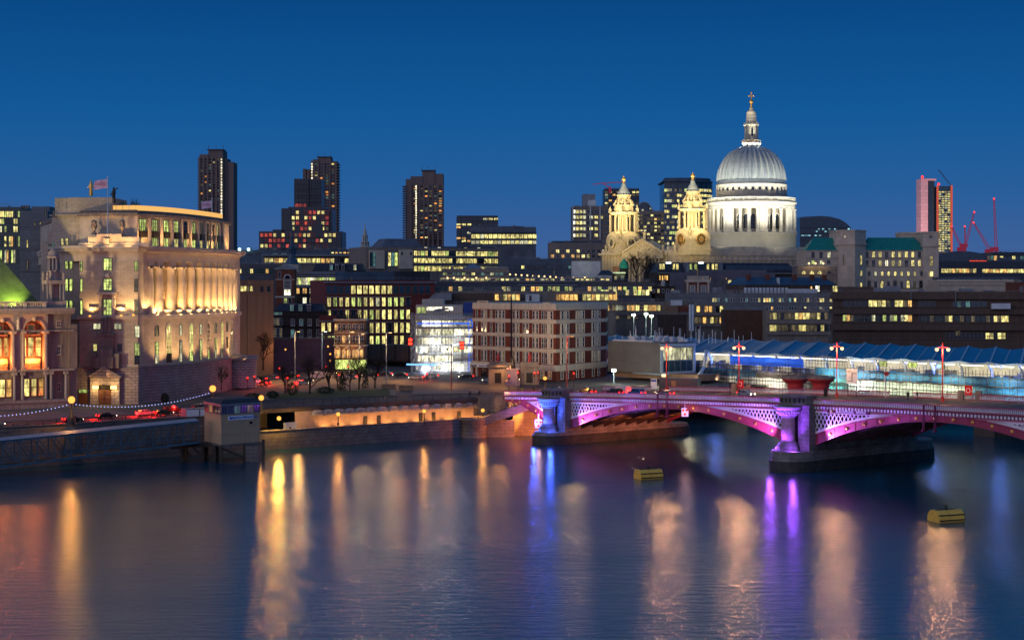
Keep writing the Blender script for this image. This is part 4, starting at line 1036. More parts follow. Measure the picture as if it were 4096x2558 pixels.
def west_tower(uc,vtop,clock,D,label):
 M0=tr(X(uc,D),D,16,fw.rz-.62);t=put('west_tower',None,M0,cath);zz=lambda v:Z(v,D)-16;k=D/F
 dv=vtop-704
 V=lambda v:zz(v+dv)
 s_=50*k
 w=MB();w.box(-s_,s_,-s_,s_,zz(1020),V(945));w.box(-s_-.5,s_+.5,-s_-.5,s_+.5,V(1002),V(997));w.box(-s_+1.5,s_-1.5,-s_+1.5,s_-1.5,V(945),V(922))
 for a in range(4):
  Mr=Matrix.Rotation(a*math.pi/2,4,'Z');n=12
  pts=[(s_*.86*math.cos(math.pi*i/n),V(958)+s_*.86*math.sin(math.pi*i/n))for i in range(n+1)]
  b=MB();b.extr(pts,-s_-.9,-s_+2)
  w.add([tuple(Mr@Vector(p))for p in b.v],b.f)
  for sx_ in(-1,1):
   q=Mr@Vector((sx_*s_*.8,-s_*.8,0));w.lathe([(1.3,V(945)),(1.1,V(938)),(.9,V(932)),(.5,V(925)),(.7,V(921)),(.2,V(914))],q.x,q.y,8)
 part('tower_base',w,'stone_west',t)
 for a in range(4):
  Mr=M0@Matrix.Rotation(a*math.pi/2,4,'Z')@Matrix.Translation((0,-s_-.95,V(958)))
  if a not in(0,1,3):continue
  if clock:
   b=MB();b.lathe([(.01,0),(2.75,0),(2.75,.25),(.01,.25)],n=24,sm=False,mi=0);b.lathe([(2.75,0),(2.95,0),(2.95,.45),(2.55,.45),(2.55,.2)],n=24,mi=1)
   for h_ in range(12):
    an=h_*math.pi/6;c,s=math.cos(an),math.sin(an);b.bar((c*1.75,s*1.75,.28),(c*2.4,s*2.4,.28),.26,.1,1)
   b.lathe([(1.45,.25),(1.6,.25),(1.6,.32),(1.45,.32)],n=20,mi=1);b.bar((0,0,.34),(0,-1.9,.34),.2,.08,1);b.bar((0,0,.36),(-1.2,.5,.36),.26,.08,1)
   put('clock_face',b.mesh('clock_face',['black_iron','gold']),Mr@UP,t)
  else:
   b=MB();b.lathe([(.01,0),(1.7,0),(1.7,.1),(.01,.1)],n=20,sm=False);b.lathe([(1.7,0),(3.0,0),(3.0,.5),(2.4,.6),(1.8,.35),(1.7,.1)],n=24,mi=1)
   put('round_opening',b.mesh('round_opening',['glass_dark','stone_west']),Mr@UP,t)
 w=MB();r0=41*k;w.lathe([(r0+1.6,V(922)),(r0+1.6,V(914)),(r0*.72,V(914)),(r0*.72,V(846)),(r0+1.4,V(846)),(r0+1.8,V(842)),(r0+2.2,V(836)),(r0+1.2,V(835))],n=12,sm=False)
 for a in range(4):
  for j in(-.27,-.09,.09,.27):an=a*math.pi/2+math.pi/4+j*1.6;w.cyl((r0+1)*math.cos(an)*1.12,(r0+1)*math.sin(an)*1.12,V(914),V(846),.62,.5,8)
  an=a*math.pi/2+math.pi/4;w.lathe([(1.2,V(836)),(.8,V(828)),(1.0,V(824)),(.3,V(816)),(.05,V(808))],(r0+.4)*math.cos(an)*1.25,(r0+.4)*math.sin(an)*1.25,8)
 part('column_stage',w,'stone_west',t)
 lo=winmesh(1.5,7.2,'glass_dark','stone_west',1,1,'round',.25)
 for a in range(4):an=-math.pi/2+a*math.pi/2;put('belfry_opening',lo,M0@Matrix.Translation((r0*.74*math.cos(an),r0*.74*math.sin(an),V(906)))@Matrix.Rotation(an+math.pi/2,4,'Z'),t)
 w=MB();w.lathe([(r0*.95,V(836)),(r0*.92,V(812)),(r0*1.0,V(810)),(r0*1.0,V(806)),(r0*.66,V(804)),(r0*.64,V(772)),(r0*.74,V(769)),(r0*.74,V(765)),(r0*.55,V(763))],n=8,sm=False)
 for a in range(8):
  an=a*math.pi/4+.39;w.tube((r0*.95*math.cos(an),r0*.95*math.sin(an),V(808)),(r0*.7*math.cos(an),r0*.7*math.sin(an),V(783)),.7,5,r1=.3)
 part('upper_stage',w,'stone_west',t)
 uo=winmesh(1.1,3.2,'glass_dark','stone_west',1,1,'round',.18);u2=winmesh(1.3,2.2,'glass_dark','stone_west',1,1,'round',.18)
 for a in range(8):
  an=a*math.pi/4;put('lantern_opening',uo,M0@Matrix.Translation((r0*.62*math.cos(an),r0*.62*math.sin(an),V(798)))@Matrix.Rotation(an+math.pi/2,4,'Z'),t)
  put('lantern_opening',u2,M0@Matrix.Translation((r0*.89*math.cos(an),r0*.89*math.sin(an),V(830)))@Matrix.Rotation(an+math.pi/2,4,'Z'),t)
 w=MB();w.lathe([(r0*.66,V(763)),(r0*.60,V(757)),(r0*.42,V(744)),(r0*.28,V(734)),(r0*.22,V(728)),(r0*.2,V(722)),(r0*.08,V(718))],n=12);part('cap',w,'lead',t)
 w=MB();w.lathe([(.5,V(722)),(.9,V(716)),(.4,V(712)),(1.15,V(706)),(1.25,V(702)),(.7,V(697)),(.3,V(694)),(.45,V(692)),(.05,V(688))],n=10);part('finial',w,'gold',t)
west_tower(2495,718,False,836,'')
west_tower(2771,704,True,822,'')
wc=(1,.93,.70)
for ang,e in((-115,1.15),(-80,1.3),(-140,1.0),(-50,.8),(-20,.4)):
 a=R(ang);p=MC@Vector((62*math.cos(a),62*math.sin(a),zd(985)));q=MC@Vector((0,0,zd(845)));spot(p,q,15000*e,wc,62,1.2,.9)
 p=MC@Vector((52*math.cos(a),52*math.sin(a),zd(960)));q=MC@Vector((0,0,zd(690)));spot(p,q,105000*e,(1,.97,.84),52,1,.9)
for k in range(12):
 a=R(-190+k*18);p=MC@Vector((r_(168)*math.cos(a),r_(168)*math.sin(a),zd(808)));q=MC@Vector((r_(120)*math.cos(a),r_(120)*math.sin(a),zd(690)));spot(p,q,8000,(1,.96,.8),130,.4)
for k in range(4):
 a=R(-150+k*40);p=MC@Vector((r_(36)*math.cos(a)*1.7,r_(36)*math.sin(a)*1.7,zd(596)));q=MC@Vector((0,0,zd(500)));spot(p,q,9000,wc,80,.3)
p=MC@Vector((-6,-14,zd(470)));spot(p,MC@Vector((0,0,zd(400))),6000,(1,.8,.45),60,.3)
yw=(1,.82,.42)
for uc,D in((2495,836),(2771,822)):
 c=Vector((X(uc,D),D,16))
 for dx,dy,z0,e in((-26,-40,38,.85),(16,-44,38,.7 if uc>2600 else .45)):
  spot(c+Vector((dx,dy,z0)),c+Vector((0,0,Z(930,D)-16)),42000*e*(1.0 if uc>2600 else 1),yw,50,.8,.9)
  spot(c+Vector((dx*.8,dy*.9,z0+12)),c+Vector((0,0,Z(800,D)-16)),420000*e*.45,yw,60,.8,.9)
for u in(2450,2540,2620):p=fw.M@Vector((fw.x(u),-30,8));q=fw.M@Vector((fw.x(u),0,fw.z(1000)));spot(p,q,5000,yw,75,.8,.9)
# --- the city between the river and the cathedral
yy,dd='yyyyg','d'
def steeple(name,label,u,D,stages,m,cap='lead',z0=12):
 root=thing(name,label,'steeple',tr(X(u,D),D,z0));k=D/F
 for i,(kind,r0,v0,r1,v1,mm)in enumerate(stages):
  w=MB();a,b=Z(v0,D)-z0,Z(v1,D)-z0
  if kind=='box':w.box(-r0*k,r0*k,-r0*k,r0*k,a,b);w.box(-r0*k-.3,r0*k+.3,-r0*k-.3,r0*k+.3,b-.5,b)
  elif kind=='oct':w.lathe([(r0*k,a),(r1*k,b)],n=8,sm=False)
  elif kind=='cols':
   w.cyl(0,0,a,b,r0*k*.55,n=8,sm=False)
   for j in range(8):an=j*.785;w.cyl(r0*k*.85*math.cos(an),r0*k*.85*math.sin(an),a,b,.22+k,n=6)
   w.cyl(0,0,b-.5,b,r0*k*1.05,n=8,sm=False)
  elif kind=='bell':w.lathe([(r0*k,a),(r0*k*.82,a+(b-a)*.25),(r0*k*.5,a+(b-a)*.6),(r1*k,b)],n=8,sm=False)
  elif kind=='ball':w.sphere(0,0,(a+b)/2,r0*k,6);w.tube((0,0,a),(0,0,b+1.2),.12,4)
  part({'box':'stage','oct':'stage','cols':'column_ring','bell':'roof','ball':'finial'}[kind],w,mm,root)
 return root
steeple('church_steeple','slender pale tiered steeple standing alone left of the last residential tower',1460,980,[('box',17,1010,17,985,'stone_church'),('cols',17,985,17,966,'stone_church'),('cols',11,966,11,940,'stone_church'),('oct',8,940,6,925,'stone_church'),('oct',5,925,1,903,'stone_church'),('ball',2.4,903,2,896,'gold')],'stone_church')
steeple('church_spire','thin dark lead spire on a bell shaped roof left of the city offices',1167,720,[('box',30,1085,30,1058,'stone_plain'),('bell',31,1058,14,1015,'lead_dark' if False else 'roof_blue'),('cols',14,1015,14,992,'roof_blue'),('bell',16,992,8,975,'roof_blue'),('oct',8,975,1,880,'roof_blue'),('ball',2.2,882,2,878,'gold')],'slate')
B=Bld('low_office','long low roof with two white rooftop lamps behind the curved floodlit building',948,1180,1000,980,dep=20,m='roof_blue',roof='roof_dark',parapet=0)
B.row(1012,1018,(965,1170,7),20,'dddtd','frame_dark',2);B.done()
for u in(958,994):tag(part('roof_lamp',MB().sphere(0,0,.4,.9,5),glow('lamp_cool',(.5,1,.9),5),None,Matrix.Translation(P(u,1000,978))),('left' if u<970 else 'right')+' of two white lamps on the low roof beside the floodlit curve','lamp')
B=Bld('curved_roof_office','low office with an upper slit of light under a blue flat roof',1188,1475,998,940,dep=20,m='roof_blue',roof='roof_blue',parapet=0)
B.row(1008,1013,(1330,1460,9),10,'yywd','frame_dark');B.done()
B=Bld('terrace_office','glazed terrace office with a thin wing roof and a warm window row',1054,1472,1026,850,860,dep=22,m='concrete',roof='roof_blue',parapet=.4)
B.box('wing_roof',1048,1478,1017,1024,-3,8,'metal_grey');B.row(1033,1050,(1066,1462,22),15,'yyOwyd','frame_grey',2,1)
B.box('sill_band',1054,1472,1053,1057,-.6,0,'metal_grey');B.done()
B=Bld('dark_terrace','dark office roof strip below the glazed terrace, left of the spire',948,1110,1062,800,dep=20,m='steel_dark',roof='roof_dark')
B.row(1075,1092,(960,1100,10),11,'bGGt','frame_dark',1);B.done()
B=Bld('stone_glass_office','pale stone office with glass corners and long lit floors under a hipped roof',1465,1998,996,800,830,dep=26,m='concrete',roof='roof_blue')
B.box('stone_block',1475,1534,1003,1075,-1.5,0,'stone_plain');B.box('stone_block',1594,1648,1000,1075,-1.2,0,'stone_plain')
B.row(1012,1066,(1480,1492,2),9,'Gt','frame_dark',1,3,y=-1.5);B.row(1012,1064,(1558,1584,3),11,'ytg','frame_grey',1,3)
B.row(1010,1020,(1604,1640,2),5,'dd',y=-1.2)
for v0,v1 in((1004,1022),(1033,1051),(1064,1084)):B.row(v0,v1,(1662,1985,24),12.5,'yyyOgyd','frame_dark',2)
for v in(1026,1056):B.band([(v,v+3)],.9,'metal_grey',u0=1650)
w=MB();x0,x1=B.f.x(1530),B.f.x(1702);z0,z1=B.H,B.f.z(955);w.add([(x0,2,z0),(x1,2,z0),(x1,20,z0),(x0,20,z0),(x0+4,6,z1),(x1-3,6,z1),(x1-3,16,z1),(x0+4,16,z1)],[(0,1,5,4),(1,2,6,5),(2,3,7,6),(3,0,4,7),(4,5,6,7)]);part('hipped_roof',w,'roof_grey',B.root)
B.tanks([(1700,1990,984,4,10)],'roof_blue');B.row(988,992,(1715,1980,6),12,'WydWd','frame_dark',y=3.8);B.done()
B=Bld('dormer_house','dark slate roofed house with three pale dormers behind the lit strip',1250,1455,1084,745,dep=14,m='brick_dark',roof=None)
mansard(B,1054,'slate',2.4,(1325,1348,1372,1420),'tpd',10);B.done()
B=Bld('brick_tower','square red brick tower with a pediment and round headed louvred arch',1104,1176,1078,640,dep=8,m='brick_red',roof=None)
w=MB();x0,x1=-.5,B.f.L+.5;zr=B.f.z(1058);w.extr([(x0,B.H),(x1,B.H),(x1,B.H+.5),((x0+x1)/2,zr),(x0,B.H+.5)],-.5,8.5);part('pediment_roof',w,'metal_grey',B.root)
B.row(1098,1158,[1150],26,'d','frame_white',1,8,'round',.25);B.row(1085,1112,[1118],10,'d','frame_white',1,5);B.row(1158,1180,[1150],24,'W','frame_white',2,1,'flat',.3);B.row(1192,1212,(1142,1160,2),12,'gd','frame_white',1,2)
B.band([(1116,1119),(1184,1190)],.3,'white_paint');B.done()
B=Bld('lit_strip_office','office with one long bright greenish glazed floor above a row of white windows',1174,1382,1103,660,dep=18,m='brick_dark',roof='roof_grey')
B.row(1110,1138,(1180,1376,22),8.6,'gggWpp','metal_white',1);B.band([(1100,1106)],.8,'metal_grey');B.band([(1140,1150)],.5,'metal_grey')
B.row(1153,1173,[1190,1219,1247,1276,1302],15,'wwWWW','frame_white',2,2);B.row(1190,1212,[1219,1247,1276,1300],14,'WWWW','frame_white',2,2)
B.tanks([(1230,1340,1086,3,6),(1345,1378,1084,3,6)]);B.railing(1180,1375);B.done()
B=Bld('plain_slab','plain sandy brown slab with one small row of warm windows near the top',950,1094,1128,530,545,dep=26,m='sand_wall',roof='roof_dark')
B.row(1144,1164,[955,967,979,991,1005],11,'DyyDy','frame_dark',1);B.row(1146,1166,[1047,1074],10,'dd','frame_dark');B.band([1178],.06,'sand_wall')
w=MB();x0,x1=B.f.x(948),B.f.x(1010);w.add([(x0,1,B.H),(x1,1,B.H),(x1-1.2,9,B.f.z(1078)),(x0,9,B.f.z(1078)),(x0,14,B.H),(x1,14,B.H)],[(0,1,2,3),(3,2,5,4),(1,5,2)])
for i in range(9):w.bar((x0,1+i*.9-.1,B.H+(B.f.z(1078)-B.H)*i/9+.1),(x1-i*.14,1+i*.9-.1,B.H+(B.f.z(1078)-B.H)*i/9+.1),.1,.1,1)
part('slate_roof',w,['roof_blue','metal_grey'],B.root);B.done()
B=Bld('dark_brick_house','dark brick house with white sash windows and small dormers',1094,1302,1248,590,dep=16,m='brick_dark',roof=None)
mansard(B,1214,'slate',3,(1168,1202,1236),'td',13)
B.row(1276,1300,[1171,1205,1239,1273],13,'dtdd','frame_white',2,4,'sill',.12);B.row(1318,1346,[1171,1205,1239,1273],13,'tddd','frame_white',2,4,'sill',.12)
B.row(1245,1258,(1100,1124,4),7,'tttt','frame_white');B.row(1272,1300,(1100,1124,3),8,'DDd','frame_white',1,3);B.row(1312,1346,(1100,1124,3),8,'DdD','frame_white',1,3);B.done()
B=Bld('hoarding','long dark violet site hoarding with a thin lit line along its top',1095,1336,1356,560,dep=1.2,m=mat('hoarding_violet',(.045,.035,.10),.7,.3,.2),roof=None,cat='hoarding',body_name='boards')
B.box('capping',1095,1336,1349,1356,-.4,1,'roof_blue');B.done()
B=Bld('striped_brick_office','wide red brick office with white stripes and tall pairs of lit windows',1302,1740,1128,600,615,dep=24,m=mat('brick_band',(.20,.045,.04),.85,.25,.4),roof='roof_grey')
cols=[1316+i*24.3 for i in range(14)]
B.row(1142,1174,[c for c in cols]+[1660,1685,1710],17,''.join(rnd.choice('y' if 3<i<11 else 'Gb')for i in range(17)),'metal_grey',2)
for j,(a,b)in enumerate(((1190,1224),(1239,1276),(1291,1330),(1343,1377))):
 cc=cols if j<2 else cols[5:]+cols[:2]
 if j==2:cc=[1284+10,1316]+cols[6:]
 if j==3:cc=[1292,1316]+cols[6:]
 B.row(a,b,[c for c in cc if c<1640 and(j<2 or c<1320 or c>1455)],13.5,'yyyygd','frame_grey',2,1,'flat',.12)
for j in range(4):
 v=(1182,1231,1283,1336)[j]
 for q in(-3,4):B.band([(v+q-1,v+q+1)],.1,'white_paint',u0=1302,u1=1646)
for j,(a,b)in enumerate(((1190,1224),(1239,1276),(1291,1330),(1343,1377))):
 for t in(.35,.7):v=a+(b-a)*t;B.band([(v-.7,v+.7)],.03,'white_paint',u0=1302,u1=1646)
B.band([(1126,1132)],.6,'metal_grey');B.band([(1176,1181)],.3,'brick_red')
B.box('plant_screen',1384,1730,1086,1124,4,16,'roof_blue');B.box('plant_screen',1590,1728,1084,1124,2.5,4,'roof_dark');B.railing(1306,1650);B.done()
B=Bld('brick_wing','low striped brick wing with lit windows left of the narrow corner pub',1278,1345,1268,585,dep=12,m='brick_band',roof='roof_grey')
B.row(1291,1325,[1293,1317],13,'yy','frame_grey',2);B.row(1343,1376,[1293,1317,1335],12,'gyg','frame_grey',2)
for v in(1283,1336):B.band([(v-2,v),(v+3,v+5)],.1,'white_paint')
B.done()
B=Bld('railway_bridge','dark brown railway bridge parapet crossing beside the white glass building',1460,1668,1380,580,560,dep=10,zb=14.8,m='concrete_dark',roof=None,cat='railway bridge',body_name='parapet')
for u in(1468,1520,1575,1630):B.box('parapet_pier',u,u+6,1376,1438,-.5,0,'concrete_dark')
B.box('soffit_bracket',1470,1640,1438,1444,-1.2,0,'brick_dark');B.done()
B=Bld('bridge_abutment','dark brick wall under the railway bridge with faint lamps',1336,1670,1432,592,575,dep=6,m='brick_dark',roof=None,cat='wall',body_name='brickwork')
B.row(1455,1478,(1500,1640,5),14,'dDdDd','frame_dark');B.done()
root=thing('corner_pub','narrow ornate corner pub with a curved front, warmly uplit at street level','pub',tr(X(1338,555),555,10));k_=555/F;zp=lambda v:Z(v,555)-10
pl=[(0,6),(4,1),(22,-3),(45,-5),(70,-7),(95,-6),(118,-2),(127,4),(128,60),(0,60)];pl=[(x*k_,y*k_)for x,y in pl]
w=MB();w.prism(pl,0,zp(1285));part('walls',w,mat('pub_stone',(.26,.15,.095),.85,.25,.4,brick=(.9,.35,.03,.7)),root)
w=MB()
for v,g,hh in((1283,.5,.7),(1332,.25,.35),(1384,.45,.5),(1278,.2,.2)):w.prism([(x+(g if x>60*k_ else-g),y-g)for x,y in pl],zp(v),zp(v)+hh)
part('cornices',w,'white_paint',root)
def pw(a,b,t,v0,v1,ww,pane,fr_='frame_white',st='flat',nm='window',nx=2,ny=2):
 A=Vector(pl[a]);Bq=Vector(pl[b]);p=A.lerp(Bq,t);d=Bq-A
 put(nm,winmesh(ww,zp(v0)-zp(v1),pane,fr_,nx,ny,st,.14),root.matrix_basis@Matrix.Translation((p.x,p.y-.02,zp(v1)))@Matrix.Rotation(math.atan2(d.y,d.x),4,'Z'),root)
for v0,v1,pn in((1296,1320,'glass_dark'),(1342,1368,'glass_dark'),(1398,1430,'lit_warm')):
 for a,b,t in((1,2,.2),(1,2,.8),(2,3,.7),(3,4,.5),(4,5,.35),(4,5,.85),(5,6,.6)):pw(a,b,t,v0,v1,1.0,pn if rnd.random()<.8 else 'lit_warm','frame_white','sill' if v0<1390 else 'round')
w=MB()
for v in(1322,1370):w.prism([(x,y-.45)for x,y in pl[:8]]+[(128*k_,3),(0,3)],zp(v),zp(v)+.12);
for v in(1322,1370):
 for i in range(44):t=i/43*128*k_;w.box(t,t+.05,-1.0,-.94,zp(v),zp(v)+.8)
part('balconies',w,'black_iron',root)
w=MB()
for x in(12,50,104):w.extr([(x*k_-1,zp(1392)),(x*k_+1,zp(1392)),(x*k_,zp(1384))],-1.0,0);w.box(x*k_-1,x*k_-.7,-.95,0,zp(1430),zp(1392));w.box(x*k_+.7,x*k_+1,-.95,0,zp(1430),zp(1392))
part('porches',w,'white_paint',root)
w=MB()
for i,x in enumerate((10,30,38,62,74,90)):w.box(x*k_,(x+12)*k_,1,3,zp(1280),zp(1262+(i%3)*4))
for i in range(14):x=(8+i*7)*k_;w.cyl(x,1.5,zp(1280),zp(1256+rnd.randint(0,8)),.2,n=6)
part('chimneys',w,'brick_dark',root)
w=MB()
for a,b in zip(pl[1:7],pl[2:8]):w.add([(a[0],a[1]-.08,zp(1475)),(b[0],b[1]-.08,zp(1475)),(b[0],b[1]-.08,zp(1438)),(a[0],a[1]-.08,zp(1438))],[(0,1,2,3)])
part('ground_floor_front',w,'lit_green',root)
for x in(12,50,104):p=root.matrix_basis@Vector((x*k_,-1.8,zp(1432)));spot(p,p+Vector((0,1.2,9)),900,(1,.5,.15),90,.2)
root=thing('glass_screen_building','bowed glass screen building glowing white and blue beside the striped brick block','office building',tr(X(1641,520),520,10));D_=520;k_=D_/F;zp=lambda v:Z(v,D_)-10
arc=[(0,42),(3,24),(12,10),(28,2),(60,-4),(110,-8),(160,-8),(205,-4),(240,3),(251,8)];arc=[(x*k_,y*k_)for x,y in arc]
w=MB();ins=[(x*.97+1.2,y+4.5)for x,y in arc];w.prism(ins+[(251*k_,26),(3,26)],0,zp(1262));part('inner_walls',w,mat('inner_white',(.62,.60,.52),.8,.12,.3),root)
w=MB()
for v in(1275,1310,1345,1380,1415,1450,1485):w.prism([(x,y+1.5)for x,y in ins]+[(251*k_,12),(3,12)],zp(v),zp(v)+.5);w.prism([(x+.1,y-1.6)for x,y in ins]+[(250*k_,12),(3,12)],zp(v),zp(v)+.3)
part('floors',w,'metal_white',root)
pm={}
for a,b in zip(ins[1:-1],ins[2:]):
 A=Vector(a);Bv=Vector(b);d=Bv-A;n=max(1,int(d.length/2.3))
 for j in range(n):
  p=A+d*(j+.5)/n
  for v in(1306,1341,1376,1411,1446,1481):
   if rnd.random()<.82:put('window',winmesh(d.length/n*.92,1.9,rnd.choice(['lit_white','lit_white','lit_pale']),'metal_white'),root.matrix_basis@Matrix.Translation((p.x,p.y-.03,zp(v)))@Matrix.Rotation(math.atan2(d.y,d.x),4,'Z'),root)
w=MB()
def on_arc(t):
 t*=len(arc)-1;i=min(len(arc)-2,int(t));f_=t-i;return(arc[i][0]*(1-f_)+arc[i+1][0]*f_,arc[i][1]*(1-f_)+arc[i+1][1]*f_)
for i in range(41):x,y=on_arc(i/40);w.tube((x,y,zp(1500)),(x,y,zp(1250)),.055,4)
for v in range(1252,1502,14):
 for a,b in zip(arc[:-1],arc[1:]):w.bar((a[0],a[1],zp(v)),(b[0],b[1],zp(v)),.07,.09)
part('screen_grid',w,'metal_grey',root)
w=MB()
for i in range(0,9):
 x,y=on_arc(i/8);
 for q in range(8):
  z0=zp(1495)+(zp(1255)-zp(1495))*q/8;z1=zp(1495)+(zp(1255)-zp(1495))*(q+1)/8;o0=1.5*math.sin(math.pi*q/8);o1=1.5*math.sin(math.pi*(q+1)/8)
  w.tube((x+o0,y+.3,z0),(x+o1,y+.3,z1),.09,4);w.tube((x-o0*.2,y+.3,z0),(x+o1,y+.3,z1),.06,4)
part('screen_trusses',w,'metal_white',root)
w=MB()
for q in range(9):
 z0=zp(1500)+(zp(1275)-zp(1500))*q/9;z1=zp(1500)+(zp(1275)-zp(1500))*(q+1)/9;x,y=arc[8];y-=.5;o0=1.7*math.sin(math.pi*(q+.4)/10);o1=1.7*math.sin(math.pi*(q+1.4)/10)
 w.tube((x+o0,y,z0),(x+o1,y,z1),.16,5);w.tube((x-.8+o0*.3,y,z0),(x-.8+o1*.3,y,z1),.1,5);w.tube((x-.8,y,z0),(x+o1,y,z1),.08,4)
part('blue_truss',w,glow('neon_blue',(.04,.16,1),.9),root)
w=MB();
for a,b in zip(arc[3:8],arc[4:9]):w.bar((a[0],a[1]-.3,zp(1293)),(b[0],b[1]-.3,zp(1293)),.2,.5)
part('blue_strip',w,'neon_blue',root)
w=MB();w.prism([(-14*k_,-10*k_),(20*k_,-24*k_),(110*k_,-34*k_),(112*k_,0),(0,10*k_)],zp(1458),zp(1453));part('canopy',w,'metal_white',root)
w=MB();w.bar((-14*k_,-10.5*k_,zp(1456)),(20*k_,-24.5*k_,zp(1456)),.15,.5);w.bar((20*k_,-24.5*k_,zp(1456)),(110*k_,-34.5*k_,zp(1456)),.15,.5);part('canopy_light',w,glow('neon_blue_white',(.15,.4,1),2.2),root)
w=MB();w.box(18*k_,208*k_,6,20,zp(1262),zp(1220));w.box(40*k_,130*k_,10,20,zp(1220),zp(1197));part('penthouse',w,'stone_church',root)
w=MB();w.box(0,1,0,2,0,.1)
for x in(78,108,152):put('penthouse_light',winmesh(2.6,1.1,'lit_white','metal_white'),root.matrix_basis@Matrix.Translation((x*k_,5.9,zp(1242))),root)
put('penthouse_window',winmesh(2.8,2.0,'lit_green','metal_white',2),root.matrix_basis@Matrix.Translation((40*k_,5.9,zp(1254))),root)
w=MB();w.box(214*k_,251*k_,1,14,zp(1256),zp(1210));part('blue_screen',w,mat('screen_blue',(.01,.05,.28),.6,.2,.4),root)
w=MB();zt=zp(1250);w.tube((95*k_,3,zt+.7),(150*k_,3,zt+1.3),.35,6);w.box(90*k_,125*k_,2.4,3.6,zt,zt+.7);w.tube((150*k_,3,zt+1.3),(160*k_,3,zt+.3),.2,5);part('cleaning_cradle',w,'metal_grey',root)
for x,y,v,e in((60,-1,1480,2600),(130,-1,1470,3200),(200,0,1478,2400),(100,1,1380,1500),(180,1,1380,1500),(40,4,1400,1200)):point(root.matrix_basis@Vector((x*k_,y,zp(v))),e*.4,(.92,.95,1),.4)
point(root.matrix_basis@Vector((60*k_,-4,zp(1470))),500,(.2,.4,1),.5)
B=Bld('long_rooftop_office','long low office with amber windows showing above the two white buildings',1760,2462,1171,600,600,dep=20,m='concrete',roof='roof_grey')
B.row(1177,1200,[1987+i*17 for i in range(7)],14,'wDywywd','frame_dark',1,y=-.5);B.row(1177,1200,[2233+i*17.5 for i in range(14)],15,'wywdDw','frame_dark',1,y=-.5)
B.box('brown_panel',1765,1975,1172,1199,-.5,0,'brown_clad');B.box('stair_box',2102,2158,1176,1206,-2.2,0,'metal_white');B.band([(1203,1218)],1.0,'concrete');B.row(1180,1202,[2121],9,'d','frame_white',y=-2.2)
B.row(1220,1241,(2430,2456,2),14,'wD','frame_dark');B.railing(1960,2450);B.done()
w=MB();w.add([(0,0,0),(9,0,0),(9,7,0),(0,7,0),(3,0,2.6),(9,0,2.6),(9,7,2.6),(3,7,2.6)],[(0,1,5,4),(1,2,6,5),(2,3,7,6),(3,0,4,7),(4,5,6,7)])
tag(part('skylight_roof',w,'metal_grey',None,tr(X(1706,590),592,Z(1200,590))),'sloping grey skylight roof at the left end of the amber windowed office','skylight')
B=Bld('blue_roof_office','long blue grey roof office with one greenish lit stretch behind the amber windows',1730,2620,1133,690,dep=26,m='steel_dark',roof='roof_blue')
B.row(1146,1163,(2164,2300,9),13,'gGgygGgyG','frame_grey',2);B.row(1146,1163,(1745,2150,22),14,'bGGb','frame_grey',2);B.row(1146,1163,(2318,2600,15),14,'bGygbb','frame_grey',2)
B.band([(1138,1142)],.8,'metal_grey',u0=2070,u1=2310);B.railing(1740,2600);B.done()
B=Bld('terrace_roof','bright roof terrace with a string of yellow lamps before the pale scaffolded roof',1760,2445,1112,740,dep=24,m=mat('terrace_floor',(.32,.29,.24),.8,.2,.3),roof='terrace_floor',parapet=.2)
B.row(1114,1122,(1770,2430,34),14,'OyOpd','frame_grey');B.done()
gl=MB().sphere(0,0,0,.42,5).mesh('globe',['bulb_warm'])
for i,u in enumerate([1790,1815,1858,1905,1945]+[2040+23*j for j in range(18)]):
 p=P(u,1111 if u<2000 else 1097+(u-2040)*.06,738 if u<2000 else 755);o=thing('terrace_lamp','small yellow globe lamp on a short post along the roof terrace','lamp',Matrix.Translation(p),'lamps along the roof terrace')
 put('globe',gl,Matrix.Translation(p),o);q=MB().tube((0,0,-1.6),(0,0,-.3),.05,4);part('post',q,'metal_grey',o)
 if i%2==0:point(p+Vector((0,-.6,.3)),420,(1,.78,.35),.3)
B=Bld('scaffold_roof','pale sheeted scaffold building in front of the west towers',2288,2402,1044,790,dep=14,m='sheet_white',roof=None,cat='scaffold',body_name='sheeting');B.done()
B=Bld('blue_shed','blue clad roof building left of the sheeted scaffold',2035,2290,1040,800,dep=20,m='roof_blue',roof='roof_grey')
B.row(1062,1074,(2050,2280,12),12,'dbdtd','frame_dark');B.tanks([(2100,2150,1032,3,6),(2200,2260,1034,4,6)]);B.done()
B=Bld('pale_terrace','pale stepped terrace behind the lamps, left of the blue clad roof',1768,2036,1080,775,dep=20,m='concrete',roof='roof_blue')
B.row(1090,1100,(1780,2025,14),13,'dgdtyd','frame_grey',2);B.pitched(1052,'metal_grey',2,14,6,u0=1840,u1=1940);B.tanks([(1940,2030,1066,3,7)]);B.done()
root=thing('dome_turret','small turret with a green copper dome before the left west tower','turret',tr(X(2496,760),760,18));k_=760/F;zq=lambda v:Z(v,760)-18
w=MB();w.cyl(0,0,0,zq(1073),18*k_,n=16);part('drum',w,'brick_dark',root);w=MB();w.lathe([(19*k_,zq(1073)),(19.5*k_,zq(1068)),(18*k_,zq(1058)),(13*k_,zq(1047)),(5*k_,zq(1039)),(1.5*k_,zq(1033)),(.5*k_,zq(1022))],n=20);part('dome',w,mat('copper_bright',(.03,.30,.17),.6,.25,.5),root)
spot(P(2480,1085,735),P(2496,1050,760),6000,(.7,1,.6),60,.3)
B=Bld('chimney_house','small dark brick house with a white parapet left of the green dome',2452,2500,1093,745,dep=10,m='brick_dark',roof='roof_dark')
B.row(1105,1118,[2463,2490],9,'yd','frame_white',2,2);B.box('chimney',2454,2478,1065,1093,2,5,'brick_red');B.band([(1088,1093)],.3,'white_paint');B.done()
